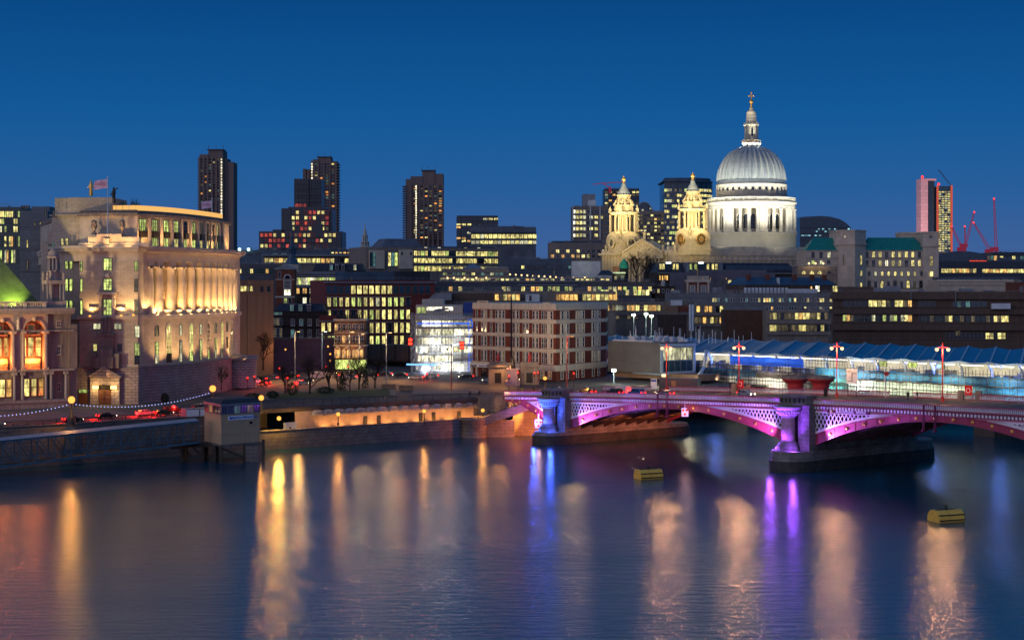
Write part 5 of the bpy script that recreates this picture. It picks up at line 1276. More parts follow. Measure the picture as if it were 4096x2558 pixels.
B=Bld('white_gable','low white rendered house under the left west tower',2395,2455,1100,770,dep=10,m='metal_white',roof=None);B.row(1106,1114,[2410],8,'c','frame_dark');B.pitched(1080,'slate',0,10,2);B.done()
B=Bld('mansard_office','long slate mansard office with small yellow windows under the white cathedral wall',2634,3185,1090,770,790,dep=20,m='brick_dark',roof=None)
mansard(B,1050,'slate',4,(),'y');B.rowm(B.H+1.5,2.6,[B.f.x(u)for u in(2642,2654,2696,2710,2764,2782,2832,2852,2866)],1.2,'yyyyggyyy','frame_dark',M=B.f.M@Matrix.Translation((0,.2,0)))
B.row(1102,1120,[2639,2650,2660,2668,2716,2726,2736,2746,2756],5.5,'w','frame_dark',y=-.1);B.band([(1090,1095)],.4,'concrete')
for u in(2742,2876):B.box('party_wall',u,u+14,1050,1092,-.4,6,'metal_grey')
B.box('plant_screen',2905,3170,1062,1092,.5,9,'roof_blue');B.done()
for i,u in enumerate((2674,2804)):tag(part('roof_lamp',MB().box(-1.2,1.2,-.3,.3,-.3,.3),glow('lamp_white',(.9,1,.95),4),None,Matrix.Translation(P(u,1051,765))),('left' if i==0 else 'right')+' white strip lamp on the slate mansard roof','lamp')
B=Bld('grey_office','plain grey rendered office with square dark windows and small wall lamps',2694,3100,1096,715,dep=18,m=mat('render_grey',(.12,.115,.14),.85,.2,.1),roof='roof_grey')
B.row(1119,1136,[2858,2888,2919,2949,2980],14,'ddydd','frame_grey');B.row(1112,1116,[2760,2812,2842,2905],3,'w','frame_dark')
B.box('upper_storey',2780,3070,1080,1096,3,14,'render_grey');B.done()
B=Bld('stone_bell_tower','red brick bell tower with stone corners, balustrade and louvred openings',2748,2836,1125,665,dep=9,m='brick_red',roof=None)
for u in(2748,2790,2831):B.box('quoin',u-1.5,u+6,1128,1180,-.25,.5,'stone_plain')
B.row(1142,1172,[2770,2814],18,'dd','frame_white',1,7,'flat',.2);B.band([(1118,1128)],.6,'stone_plain');B.railing(2752,2832,1.2,.1)
w=MB()
for i in range(22):x=B.f.L*(i+.5)/22;w.box(x-.12,x+.12,0,.3,B.H+.7,B.H+1.9)
w.box(0,B.f.L,0,.4,B.H+1.9,B.H+2.2);w.box(-.2,B.f.L+.2,-.2,9,B.H,B.H+.7);part('balustrade',w,'stone_plain',B.root)
w=MB();zz=B.f.z(1060);x=B.f.x(2792);w.tube((x,2,B.H),(x,2,zz),.14,5);w.sphere(x,2,zz-2,.5,5);w.sphere(x,2,zz,.3,4);part('gilt_finial',w,'gold',B.root);B.done()
B=Bld('cupola_house','dark house with a tiny white cupola left of the brick bell tower',2605,2700,1150,690,dep=12,m='brick_dark',roof='roof_dark')
B.row(1128+28,1170,(2615,2690,5),8,'dydd','frame_white')
w=MB();x=B.f.x(2654);w.cyl(x,2,B.H,B.f.z(1130),.9,n=8);w.lathe([(1.1,B.f.z(1130)),(.9,B.f.z(1126)),(.1,B.f.z(1120))],x,2,8);part('cupola',w,'white_paint',B.root);B.done()
B=Bld('blue_roof_terrace','wide hipped blue slate roof right of the grey rendered office',2985,3345,1139,690,705,dep=18,m='brown_clad',roof=None)
mansard(B,1108,'roof_blue',5,(),'d');
for u in(3005,3082,3190,3260,3310):B.box('chimney',u,u+12,1098,1142,3,5,'brick_red')
B.box('ridge_light',3116,3119,1110,1138,-.1,2,'metal_white');B.row(1143,1166,[3270],15,'W','frame_grey',2,y=0);B.row(1145,1155,[3245],7,'w');B.done()
B=Bld('arched_stone_front','low stone front with a row of small glowing arches below the green roofs',3190,3350,1070,745,dep=14,m='stone_dark',roof='roof_dark')
B.row(1081,1096,[3215,3247,3279,3317],17,'yyyd','stone_dark',1,1,'round',.3);B.done()
for u in(3236,3262,3293):tag(part('wall_lamp',MB().sphere(0,0,0,.45,5),'bulb_warm',None,Matrix.Translation(P(u,1053,744))),'small amber lamp on the dark parapet under the left green roof','lamp','amber lamps under the left green roof');point(P(u,1052,742),300,(1,.7,.3),.3)
B=Bld('copper_roof_office','big pale stone office with green copper roofs and square corner towers',3225,3748,1001,800,800,dep=26,m='stone_plain',roof=None)
B.pitched(948,'copper_green',0,14,3,'copper_roof',3462,3694);w=MB();x0,x1=B.f.x(3223),B.f.x(3345);w.add([(x0,-.4,B.H),(x1,-.4,B.H),(x1,7,B.f.z(949)),(x0+5,7,B.f.z(949)),(x1,14,B.H),(x0,14,B.H)],[(0,1,2,3),(3,2,4,5),(0,3,5)]);part('copper_roof',w,'copper_green',B.root)
def sq_tower(ua,ub,vt,y0,dpt,band=True):
 w=MB();w.box(B.f.x(ua),B.f.x(ub),y0,y0+dpt,0,B.f.z(vt));w.box(B.f.x(ua)-.5,B.f.x(ub)+.5,y0-.5,y0+dpt+.5,B.f.z(vt+58),B.f.z(vt+54))if band else 0
 w.box(B.f.x(ua)-.3,B.f.x(ub)+.3,y0-.3,y0+dpt+.3,B.f.z(vt+8),B.f.z(vt+4));part('corner_tower',w,'stone_plain',B.root)
sq_tower(3406,3460,922,16,12,False);sq_tower(3632,3692,924,14,12,False)
w=MB();xa,xm,xb=B.f.x(3342),B.f.x(3408),B.f.x(3464)
for g,za,zb_ in((0,0,B.f.z(920)),(.6,B.f.z(980),B.f.z(975)),(.3,B.f.z(926),B.f.z(922))):w.prism([(xa-g,1.5-g),(xm,-7-g),(xb+g,0-g),(xb+g,16),(xa-g,16)],za,zb_)
part('corner_tower',w,'stone_plain',B.root);w=MB();xa,xm,xb=B.f.x(3690),B.f.x(3716),B.f.x(3750)
for g,za,zb_ in((0,0,B.f.z(926)),(.6,B.f.z(986),B.f.z(982)),(.3,B.f.z(932),B.f.z(928))):w.prism([(xa-g,-1-g),(xb+g,-2-g),(xb+g,16),(xa-g,16)],za,zb_)
part('corner_tower',w,'stone_plain',B.root)
cc=[3494+i*26.2 for i in range(8)]
B.row(1006,1029,[3468]+cc,11,'dyydyyyyd','frame_grey',2,3,'sill');B.row(1041,1063,[3468]+cc,11,'ddyWyydyy','frame_grey',2,3,'sill')
B.row(1084,1104,[3476+i*26.2 for i in range(9)],11,'dpyyyyyyd','frame_grey',2,2,'oval');B.row(1120,1150,[3476,3528,3580,3632,3684],12,'d','stone_dark',1,3,'round',.25);B.row(1126,1150,[3502,3554,3606,3658],9,'dddD','frame_grey',2,3)
B.row(1008,1030,[3252,3284,3316],11,'ddp','frame_grey',2,3,'sill');B.row(1042,1055,[3252,3285,3314],11,'gpd','frame_grey',2)
B.row(1020,1060,[3374],11,'D','stone_dark',2,5,y=-2.4);B.row(1022,1058,[3436],11,'y','stone_dark',2,5,y=-3.6);B.row(1082,1102,[3436],12,'y','frame_grey',2,y=-3.6);B.row(1130,1146,[3436],12,'y','frame_grey',2,y=-3.6);B.row(1026,1062,[3722],9,'y','stone_dark',2,5,y=-1.9);B.row(1086,1104,[3722],12,'y','frame_grey',y=-1.9);B.row(1130,1148,[3722],12,'y','frame_grey',y=-1.9)
B.row(943,951,[3376,3430,3716],7,'d','stone_dark',1,1,y=-2.9)
B.band([(1064,1066),(1000,1002)],.3,'stone_plain');B.done()
B=Bld('curved_retail_roof','sweeping dark glass roofs with red and yellow slits of light on the right',3752,4096+60,1045,860,dep=30,m='steel_dark',roof='roof_dark',parapet=0)
w=MB();xa,xb=B.f.x(3752),B.f.x(4150);n=24;tops=[(xa+(xb-xa)*i/n,B.f.z(1020)-.02*0+2.2*math.sin(i/n*5.2+.3))for i in range(n+1)]
w.extr([(xb,B.H)]+[(xa,B.H)]+tops,3,26);part('swept_roof',w,'glass_blue',B.root)
B.row(1074,1090,[3772+14*i for i in range(10)],12.5,'ywyyD','frame_dark',y=-.1);B.row(1076,1090,[3935+14*i for i in range(13)],12.5,'yyyw','frame_dark',y=-.1);B.row(1040,1050,[3888,3900,3912,3924,3936],10,'r','frame_dark',y=2.8);B.row(1022,1040,[3960,3974,3988],12,'Dtw','frame_dark',y=2.8)
B.box('red_sign_strip',3884,3952,1042,1045,2.4,3,glow('strip_red',(1,.08,.03),1.2));B.box('red_sign_strip',3945,3990,1047,1049,2.4,3,'strip_red');B.done()
B=Bld('glass_retail_block','dark glazed upper block behind the swept roofs at the right edge',3975,4160,1013,890,dep=24,m='steel_dark',roof='roof_dark');B.row(1024,1040,(3990,4120,9),13,'bbGt','frame_dark',1);B.done()
B=Bld('long_stone_terrace','long pale stone cornice building below the swept glass roofs',3750,4080,1124,770,dep=18,m='stone_plain',roof='roof_blue')
B.band([(1122,1127),(1136,1139)],.5,'stone_plain');B.row(1162,1172,[4040,4066],9,'dd','stone_dark');B.box('glass_attic',3755,4070,1108,1122,4,12,'glass_blue');B.done()
B=Bld('brick_corner','dark brick corner building at the right edge below the stone terrace',4070,4160,1135,740,dep=18,m='brick_red',roof='roof_dark');B.row(1145,1165,(4086,4140,3),10,'d','frame_white',2,2);B.done()
B=Bld('brown_ribbon_office','broad brown concrete office with long ribbon windows at the right',3335,4180,1180,650,640,dep=26,m='brown_clad',roof='roof_dark',parapet=1.4)
W1=[3378+i*17.4 for i in range(16)]
B.row(1200,1226,W1,15,'ddddddyyyyDdyyDd','frame_grey',1,2);B.row(1200,1226,[3640],15,'w','frame_grey');B.row(1204,1226,(3680,3736,5),13,'d','frame_grey',1,2);B.row(1204,1228,(3820,3940,8),15,'tGtb','frame_grey')
W2=[3378+i*14.5 for i in range(18)]
B.row(1259,1284,W2,13,'dddDggGGpgGgDgpg','frame_grey',1,2);B.row(1259,1286,[3640],15,'w','frame_grey');B.row(1262,1288,[3682+15*i for i in range(24)],13.4,'dGdDGGdDydGDdGDGdGDdyDyy','frame_grey',1,2)
B.row(1330,1354,[3790+16*i for i in range(15)],14.5,'ddddddddddyydyy','frame_grey',1,2);B.row(1324,1340,[3832],17,'D','frame_grey',2)
for v0,v1 in((1178,1196),(1234,1256),(1296,1320)):B.band([(v0,v1)],1.6,'brown_clad',name='spandrel_band')
B.tanks([(3500,3545,1152,5,8),(3545,3610,1144,5,8),(3680,3700,1156,3,4),(3850,3900,1154,4,6),(3950,3990,1160,4,6)]);B.box('stair_tower',3340,3500,1146,1180,6,18,'brown_clad');B.row(1156,1168,[3320+45],18,'d','frame_grey',2,y=6);B.row(1143,1168,[3275+70],18,'y','frame_grey',2,y=5.9)
B.railing(3400,4090);B.box('roof_pipe',3640,3643,1140,1198,-2,-1.8,'metal_grey');B.box('roof_pipe',3818,3821,1160,1210,-2,-1.8,'metal_grey');B.box('roof_cabin',3960,4035,1212,1234,-4,-1.7,'metal_white');B.done()
B=Bld('panel_office','grey panelled office with two rows of small paired windows',2660,3340,1178,665,655,dep=18,m=mat('panel_grey',(.17,.18,.19),.7,.15,.2,brick=(2.2,1.6,.06,.6)),roof='roof_grey')
us=[2854+i*10.2 for i in range(48)if i%5!=4]
B.row(1192,1207,us,7.5,'dddGyddt','metal_white');B.row(1226,1238,[u for u in us if u>3060],7.5,'dddb','metal_white');B.box('rooflight',3146,3270,1155,1172,3,8,'metal_white');B.railing(2850,3330)
for u in range(2976,3145,15):B.box('roof_cowl',u,u+11,1150,1172,4,6,'metal_white')
B.tanks([(2680,2720,1160,3,6),(2850,2870,1150,2,2),(2874,2884,1148,2,2)]);B.done()
B=Bld('amber_window_block','low concrete block with two rows of amber windows left of the twin steel flues',2425,2760,1212,640,dep=16,m='concrete',roof='roof_grey')
B.row(1220,1242,[2432+i*16.8 for i in range(13)],15,'DDDDdwwydywwy','frame_dark',1,y=-.05);B.band([(1246,1260)],1.0,'concrete');B.row(1262,1275,[2438,2470,2516,2545,2600],13,'wDDdD','frame_dark');B.box('plywood_box',2646,2710,1222,1257,-2,4,'sand_wall');B.box('plant_screen',2710,2757,1222,1248,-1,4,'brick_red');B.box('container',2682,2728,1200,1221,-1,2,'metal_white');B.railing(2430,2640);B.done()
B=Bld('glass_attic_block','blue glass topped block behind the amber window block',2400,2605,1186,668,dep=12,m='steel_dark',roof='roof_blue');B.row(1143+16,1180,(2412,2590,12),13,'bgGbyG','frame_grey');B.done()
B=Bld('dark_brick_block','windowless dark brick wall below the amber windows',2640,2746,1265,600,dep=10,m='brick_dark',roof='roof_grey');B.done()
w=MB();w.cyl(0,0,0,9.6,.42,n=10);fl=w.mesh('steel_flue',['metal_white'])
for i,u in enumerate((2760,2771)):tag(put('steel_flue',fl,Matrix.Translation(P(u,1322,600))),('left' if i==0 else 'right')+' of the two tall shiny steel flues','flue')
B=Bld('amber_gap_block','brown block with a few amber windows right of the steel flues',2774,2905,1225,620,dep=14,m='concrete',roof='roof_grey')
B.row(1224,1247,[2793,2825,2842,2870,2886],13,'wwwdy','frame_dark');B.row(1268,1292,[2785,2800,2818,2848,2864,2885],13,'DDwyDw','frame_dark');B.band([(1250,1262),(1296,1306)],.8,'concrete');B.done()
B=Bld('brown_corner_block','plain dark brown brick corner block beside the amber ribbon windows',2904,3080,1247,585,dep=14,m=mat('brick_brown',(.085,.04,.028),.9,.25,.5,brick=(.5,.2,.03,.8)),roof='roof_grey');B.done()
B=Bld('amber_ribbon_block','low block with two long ribbons of amber curtained windows',3062,3312,1248,578,dep=14,m='concrete',roof='roof_grey')
for v0,v1,ks in((1251,1276,'DyDdDDDywyyDDydD'),(1299,1323,'yyDDDdDDyyDDDdyd')):B.row(v0,v1,[3085+i*14.6 for i in range(16)],13.6,ks,'frame_dark',1,y=-.05)
B.band([(1280,1294),(1326,1338)],.9,'concrete',u0=3066);B.done()
# --- curved floodlit office on the embankment corner
root=thing('colonnaded_office','grand pale stone office with a curved colonnade floodlit gold','office building',tr(X(300,416),416,7.4));RM=root.matrix_basis;RI=RM.inverted()
Q0,Q1,Q2=Vector((-95,419)),Vector((-83.5,431)),Vector((-80,478))
def bz(t,o=0):
 p=Q0*(1-t)**2+Q1*2*t*(1-t)+Q2*t*t;d=((Q1-Q0)*(1-t)+(Q2-Q1)*t).normalized();n=Vector((d.y,-d.x));return p+n*o,math.atan2(d.y,d.x),n
def t_of(u,o=0):
 lo,hi=-.02,1.02
 for _ in range(40):
  m=(lo+hi)/2;p=bz(m,o)[0]
  if 2048+p.x/p.y*F<u:lo=m
  else:hi=m
 return(lo+hi)/2
A0,A1=Vector((X(318,415),415)),Vector((X(552,414),414))
def outline(o,t0=0,t1=1,n=26,flat=True,back=True):
 pts=[]
 if flat:pts+=[A0+Vector((-o,-o)),A1+Vector((o*.3,-o))]
 for i in range(n+1):pts.append(bz(t0+(t1-t0)*i/n,o)[0])
 if back:pts+=[Vector((-92,520)),Vector((-150,510)),Vector((A0.x-9-o,425))]
 return[(p.x-RM.translation.x,p.y-RM.translation.y)for p in pts]
w=MB();w.prism(outline(0),-.4,22.6);w.prism(outline(-2.9),22.6,36.4);part('walls',w,'stone_pale',root)
w=MB();w.prism(outline(.9,0,.93),-.4,8.9);w.prism(outline(1.2,0,.94),8.9,9.4);part('rusticated_base',w,'stone_rust',root)
w=MB();w.prism(outline(-.1),36.4,38.4);w.prism(outline(.25),38.4,38.9);w.prism(outline(1.4),38.9,39.6);w.prism(outline(1.9),39.6,40.3);part('entablature',w,'stone_plain',root)
w=MB();w.prism(outline(-2.6,0,.97),40.3,48.0);part('attic_walls',w,'stone_plain',root)
w=MB();w.prism(outline(-1.9,0,.97),48.0,48.8);w.prism(outline(-3.0,0,.97),48.8,49.6);part('attic_cornice',w,'stone_dark',root)
w=MB();w.prism(outline(.5),21.5,22.6);w.prism(outline(.3),9.6,10);part('string_courses',w,'stone_plain',root)
w=MB()
p=[A0+Vector((0,0)),A1,bz(0)[0],bz(.035)[0],bz(.035,-3)[0],Vector((A0.x,420))];w.prism([(q.x-RM.translation.x,q.y-RM.translation.y)for q in p],22.6,36.4);part('end_bay',w,'stone_pale',root);w=MB()
p=[bz(.965)[0],bz(1)[0],bz(1,-4)[0],bz(.965,-4)[0]];w.prism([(q.x-RM.translation.x,q.y-RM.translation.y)for q in p],22.6,36.4);part('end_bay',w,'stone_pale',root)
def at(t,o,z):p,a,n=bz(t,o);return tr(p.x,p.y,7.4+z,a)
h=13.0;w=MB();w.box(-1.15,1.15,-1.1,1.1,0,.9);w.lathe([(1.3,.9),(1.35,1.1),(1.2,1.5),(1.2,5),(1.12,9.5),(1.02,h-1.0),(1.1,h-.9)],n=18);w.box(-1.1,1.1,-.95,.95,h-.25,h+.8)
for s_ in(-1,1):w.tube((s_*.95,-1.05,h-.55),(s_*.95,1.05,h-.55),.42,8)
colm=w.mesh('fluted_column',['stone_plain'])
CU=[597,634,682,726,766,801,831,857,880,900,917,931]
ts=[t_of(u,-.9)for u in CU]
for i,t in enumerate(ts):
 put('column',colm,at(t,-1.0,22.6),root)
 if i<len(ts)-1:
  tm=(t+ts[i+1])/2
  p=bz(tm,-.7)[0];q=bz(tm,-2.4)[0]
  spot((p.x,p.y,30.5),(q.x,q.y,42),3600,(1,.46,.12),110,.25,.8);o_=bz(tm,1.3)[0];o2=bz(tm,-.6)[0];spot((o_.x,o_.y,29.6),(o2.x,o2.y,39),4200,(1,.62,.26),120,.25,.8)
  fm=MB();fm.box(-.2,.2,-.15,.15,0,.3);put('floodlight',fm.mesh('floodlight',['bulb_amber']),at(tm,-.5,22.6),root)
  for z0,hh in((.8,3.6),(4.9,3.6),(9.0,3.2)):put('recess_window',winmesh(2.3,hh,rnd.choice(['glass_dark','lit_green','glass_dark']),'bronze',2,3,'flat',.1),at(tm,-2.9,22.6+z0),root)
  w=MB();w.box(-1.7,1.7,-.2,.2,.9,1.1);
  for k in range(7):w.box(-1.6+k*.5,-1.45+k*.5,-.1,.1,0,.9)
  part('column_balcony',w,'stone_plain',root,at(tm,-.2,22.6))
for i,u in enumerate((570,618,664,704,741,774,803,828,849,866,880)):
 t=t_of(u,-2.6)
 put('attic_window',winmesh(2.0,2.9,'lit_green' if i<4 or i in(5,)else rnd.choice(['glass_dark','lit_green','lit_dim']),'bronze',3,3,'flat',.13),at(t,-2.62,44.4),root)
 if i:put('attic_window',winmesh(2.0,2.1,'lit_yellow' if rnd.random()<.6 else 'lit_green','bronze',3,2,'flat',.13),at(t,-2.62,40.45),root)
 w=MB();w.box(-1.15,1.15,-.7,.0,42.7,44.3);part('bronze_panel',w,'bronze',root,at(t,-2.62,0))
 w=MB();w.box(-.5,.5,-.45,0,40.3,48)
 t2=t_of(u+(24-i*1.6),-2.6);part('attic_pier',w,'stone_plain',root,at(t2,-2.55,0))
w=MB();pts=[(X(362,424)-RM.translation.x,424-RM.translation.y)]+outline(-3.6,.0,.93,30,False,False)
for i,(a,b)in enumerate(zip(pts[:-1],pts[1:])):
 if i in(24,28):b=(a[0]*.12+b[0]*.88,a[1]*.12+b[1]*.88)
 A_=Vector((a[0],a[1],50.2));B_=Vector((b[0],b[1],50.2));k_n=max(1,int((B_-A_).length/1.6))
 for q in range(k_n):w.bar(A_.lerp(B_,(q+.04)/k_n),A_.lerp(B_,(q+.93)/k_n),.25,1.5)
part('lit_roof_screen',w,glow('screen_gold',(1,.55,.16),.95,True),root)
w=MB();
for i in range(7):x=rnd.uniform(0,1);p=bz(.1+.75*x,-6)[0]
WL=[]
for u,v0,v1 in[(674,0,0),(764,0,0),(833,0,0),(888,0,0),(926,0,0)]:
 t=t_of(u);put('arched_window',winmesh(1.9 if u<800 else 1.7,7.8,'glass_dark' if u in(833,)else 'lit_dim' if u==926 else 'lit_green','stone_plain',2,6,'round',.32),at(t,.0,12.3),root)
for u in(563,627,722,802,862,908):
 t=t_of(u)if u>575 else 0;M_=at(t,0,0)if u>575 else tr(A1.x-.2,A1.y,7.4)
 st='round' if u>570 else 'flat'
 for z0,hh,s2,kk in((17.0,2.8,st,['lit_green','lit_pale','lit_dim']),(12.4,3.1,'flat',['lit_green','glass_dark','lit_pale'])):put('window',winmesh(1.15,hh,rnd.choice(kk),'frame_dark',2,3,s2,.1),M_@Matrix.Translation((0,-.02,z0)),root)
for i,u in enumerate((563,627,676,722,764,802,833,862,886)):
 t=t_of(u)if u>575 else 0;M_=at(t,0,0)if u>575 else tr(A1.x-.2,A1.y,7.4)
 put('window',winmesh(1.9 if u in(676,764)else 1.2,2.3,'glass_dark' if i in(0,2)else rnd.choice(['lit_pale','lit_green']),'frame_dark',2,3,'flat',.1),M_@Matrix.Translation((0,-.02,10.2-.2)),root)
UF=Fac(318,415,552,414,7.4)
def uw(u,v0,v1,wd,pane,nx=2,ny=3,fr='frame_dark',st='flat',y=-.02,name='window',f=None,frw=.1):
 f=f or UF;put(name,winmesh(wd,f.z(v0)-f.z(v1),pane,fr,nx,ny,st,frw),f.M@Matrix.Translation((f.x(u),y,f.z(v1))),root)
for v0,v1 in((1034,1080),(1116,1159),(1198,1258)):uw(431,v0,v1,2.0,'lit_green',3,4,frw=.14)
for v0,v1 in((1046,1082),(1116,1166),(1202,1256)):uw(326,v0,v1,.5,'lit_green',1,3);uw(545,v0,v1,.8,'lit_dim' if v0>1100 else 'lit_green',2,4)
for u,v0,v1,wd,pn in((388,1294,1315,1.8,'lit_pale'),(472,1294,1315,1.8,'lit_pale'),(381,1376,1402,.9,'lit_yellow'),(479,1376,1402,.9,'glass_dark')):uw(u,v0,v1,wd,pn,2,1)
w=MB();fx,fz=UF.x,UF.z
w.box(fx(399),fx(410),-.9,0,fz(1262),fz(1178));w.box(fx(452),fx(463),-.9,0,fz(1262),fz(1178));w.box(fx(394),fx(468),-1.3,0,fz(1178),fz(1168));w.box(fx(320),fx(550),-.7,0,fz(1272),fz(1262))
w.box(fx(360),fx(425),-.5,0,fz(1240),fz(1228));w.box(fx(462),fx(500),-.5,0,fz(1240),fz(1228));w.box(fx(412),fx(450),-.5,0,fz(1106),fz(1098));w.box(fx(424),fx(438),-.8,0,fz(1110),fz(1094))
part('window_surround',w,'stone_plain',root,UF.M)
w=MB();w.box(fx(396),fx(466),-3.2,0,fz(1470),fz(1425));w.box(fx(400),fx(462),-2.6,0,fz(1425),fz(1392));w.box(fx(403),fx(460),-2.0,0,fz(1392),fz(1340));w.box(fx(398),fx(465),-2.4,0,fz(1340),fz(1332))
w.box(fx(376),fx(396),-2.4,0,fz(1470),fz(1412));w.box(fx(466),fx(486),-2.4,0,fz(1470),fz(1412));part('monument_plinth',w,'stone_dark',root,UF.M)
w=MB();r5=random.Random(3)
for i in range(16):x=fx(412+r5.random()*38);z=fz(1330-r5.random()*52);w.tube((x,-1.2,z),(x+r5.uniform(-.5,.5),-1.7,z+r5.uniform(.4,1.3)),.32,5,r1=.15)
for x in(418,431,444):w.sphere(fx(x),-1.7,fz(1274),.36,5);w.tube((fx(x),-1.5,fz(1330)),(fx(x),-1.7,fz(1278)),.55,6,r1=.35)
part('sculpture',w,'stone_dark',root,UF.M)
w=MB();w.box(fx(372),fx(404),-2.2,0,fz(1614),fz(1505));w.box(fx(456),fx(488),-2.2,0,fz(1614),fz(1505));w.box(fx(404),fx(456),-2.2,0,fz(1536),fz(1505));w.extr([(fx(362),fz(1505)),(fx(498),fz(1505)),(fx(430),fz(1466))],-3.0,0);w.bar((fx(360),-3.1,fz(1505)),(fx(430),-3.1,fz(1465)),.5,.4);w.bar((fx(500),-3.1,fz(1505)),(fx(430),-3.1,fz(1465)),.5,.4)
part('entrance_porch',w,'stone_rust',root,UF.M)
w=MB();w.box(fx(405),fx(455),-1.9,-1.6,fz(1614),fz(1556));
for a in(407,431):
 for b in range(3):w.box(fx(a),fx(a+21),-2.02,-1.9,fz(1611-b*18),fz(1597-b*18))
part('bronze_doors',w,mat('door_wood',(.14,.06,.035),.5,.3,.8),root,UF.M)
w=MB();w.box(fx(405),fx(455),-1.95,-1.6,fz(1555),fz(1540));part('door_grille',w,'bronze',root,UF.M)
for u in(394,467):
 w=MB();w.box(-.75,.75,-.35,.05,-.35,.35);put('entrance_lamp',w.mesh('entrance_lamp',[glow('lamp_box',(1,.62,.15),5)]),UF.M@Matrix.Translation((fx(u),-2.4,fz(1546))),root);point(UF.M@Vector((fx(u),-3.6,fz(1546))),520,(1,.6,.2),.3)
w=MB();w.box(fx(322),fx(356),-1.2,0,fz(1614),fz(1566));part('side_door',w,'door_wood',root,UF.M);uw(339,1556,1569,2.1,'lit_green',1,1,y=-1.25)
spot(UF.M@Vector((fx(440),-4.2,fz(1500))),UF.M@Vector((fx(455),-2.9,fz(1490))),120,(1,.5,.2),90,.1)
w=MB();w.box(fx(320),fx(600),-1.2,1.6,fz(986),fz(972));w.box(fx(355),fx(560),-.6,1,fz(972),fz(948));w.box(fx(390),fx(490),-.9,1,fz(948),fz(936));w.box(fx(418),fx(444),-1.5,1,fz(972),fz(954));part('terrace_parapet',w,'stone_plain',root,UF.M)
urn=MB();urn.lathe([(.75,0),(.75,.4),(.4,.6),(.3,1.1),(.7,1.8),(.85,2.4),(.6,2.7),(.8,3.0),(.65,3.5),(.1,3.8)],n=12);urn=urn.mesh('stone_urn',['stone_dark'])
for u in(375,488):put('stone_urn',urn,UF.M@Matrix.Translation((fx(u),.2,fz(938))),root)
w=MB();w.prism([(0,0),(7,-3),(15,-3),(15,14),(0,14)],fz(985),fz(856));w.prism([(-.5,-.5),(6.8,-3.6),(15.3,-3.6),(15.3,14),(-.5,14)],fz(858),fz(852));w.prism([(.6,.6),(7.3,-2.4),(16.3,-2.4),(16.3,14),(.6,14)],fz(856),fz(783));part('stone_tower',w,'stone_pale',root,tr(X(190,420),424,7.4))
L2=Fac(130,424,320,420,7.4)
w=MB();w.box(L2.x(240),L2.x(322),0,20,0,L2.z(985));w.box(L2.x(238),L2.x(322),-.7,0,L2.z(992),L2.z(984));w.box(L2.x(130),L2.x(242),4,20,0,L2.z(962));w.box(L2.x(146),L2.x(250),5,20,L2.z(962),L2.z(918));part('side_wing',w,'stone_pale',root,L2.M)
for v0,v1 in((955,980),(1043,1075),(1116,1162),(1202,1245),(1345-60,1322)):
 for u in(267,285):uw(u,v0,v1,.8,'lit_yellow' if v0<1000 else 'lit_green',1,2,f=L2,y=-.05 if v0>1000 else-2.0)
for u in(166,200):uw(u,975,1180,.55,'glass_dark',1,10,f=L2,y=3.95)
for u in(210,242):uw(u,845,868,.35,'glass_dark',1,1,f=L2,y=-3.2)
yl=(1,.60,.22)
for u,v,e in((368,1252,1500),(492,1250,1700),(541,1248,1500)):
 p=UF.M@Vector((fx(u),-1.6,fz(v+6)));q=UF.M@Vector((fx(u),.0,fz(v-120)));spot(p,q,e*1.6,yl,120,.15,.9)
 fm=MB();fm.box(-.25,.25,-.2,.2,-.2,.2);put('floodlight',fm.mesh('floodlight',['bulb_amber']),Matrix.Translation(p+Vector((0,0,-.3))),root)
p=bz(.01,1.4)[0];spot((p.x,p.y,31),(p.x-.6,p.y+1.2,42),2400,yl,120,.15)
for u in(640,700,760,820,870,915):
 t=t_of(u);p=bz(t,5.5)[0];q=bz(t,0)[0];spot((p.x,p.y,15.8),(q.x,q.y,25.5),6000,(1,.60,.24),85,.2,.8)
for t in(.02,.25,.5,.75,.95):p=bz(t,.8)[0];q=bz(t,-2.6)[0];spot((p.x,p.y,47.9),(q.x,q.y,54),2200,(1,.56,.19),140,.25,.9)
for u in(370,450,520):spot(UF.M@Vector((fx(u),-3.8,fz(990))),UF.M@Vector((fx(u),1,fz(890))),1500,(1,.55,.2),110,.25,.9)
spot(Vector((-150,350,22)),Vector((-106,416,32)),150000,(1,.72,.36),50,2,.9)  # added fill lamp out of view, brightens the stone front
w=MB();w.cyl(0,0,0,8.0,4.4,n=24);w.cyl(0,0,8.0,9.2,4.8,n=24);part('corner_pedestal',w,'stone_rust',root,tr(X(965,470),470,8.2))
w=MB();w.box(0,1.1,0,1,0,.5);spot((X(950,462),463,18),(X(925,470),470,22),900,yl,110,.3)
def flag(u,vb,vt,D,label,sz=1.0):
 b=P(u,vb,D);root=thing('flagpole',label,'flagpole',Matrix.Translation(b));H_=Z(vt,D)-b.z;w=MB();w.cyl(0,0,0,H_,.16,.09,8);w.sphere(0,0,H_,.22,5);part('pole',w,'metal_white',root)
 fw_,fh=3.5*sz,2.3*sz;w=MB();n=10;vs=[]
 for i in range(n+1):
  for z in(0,1):x=-fw_*i/n;vs.append((x,.25*math.sin(i*.9)*(i/n+.3),H_-.5-fh+fh*z-.5*(i/n)**1.4*sz))
 w.add(vs,[(2*i,2*i+2,2*i+3,2*i+1)for i in range(n)]+[(2*i+1,2*i+3,2*i+2,2*i)for i in range(0)])
 o=part('flag',w,mat('flag_cloth',(.60,.45,.58),.8,.1,.5),root);text('flag_lettering','DOVE',.95*sz,mat('letter_red',(.42,.05,.12),.7,.05).name,root,Matrix.Translation(b)@Matrix.Translation((-fw_*.5,-.34,H_-.7-fh/2))@UP,.01)
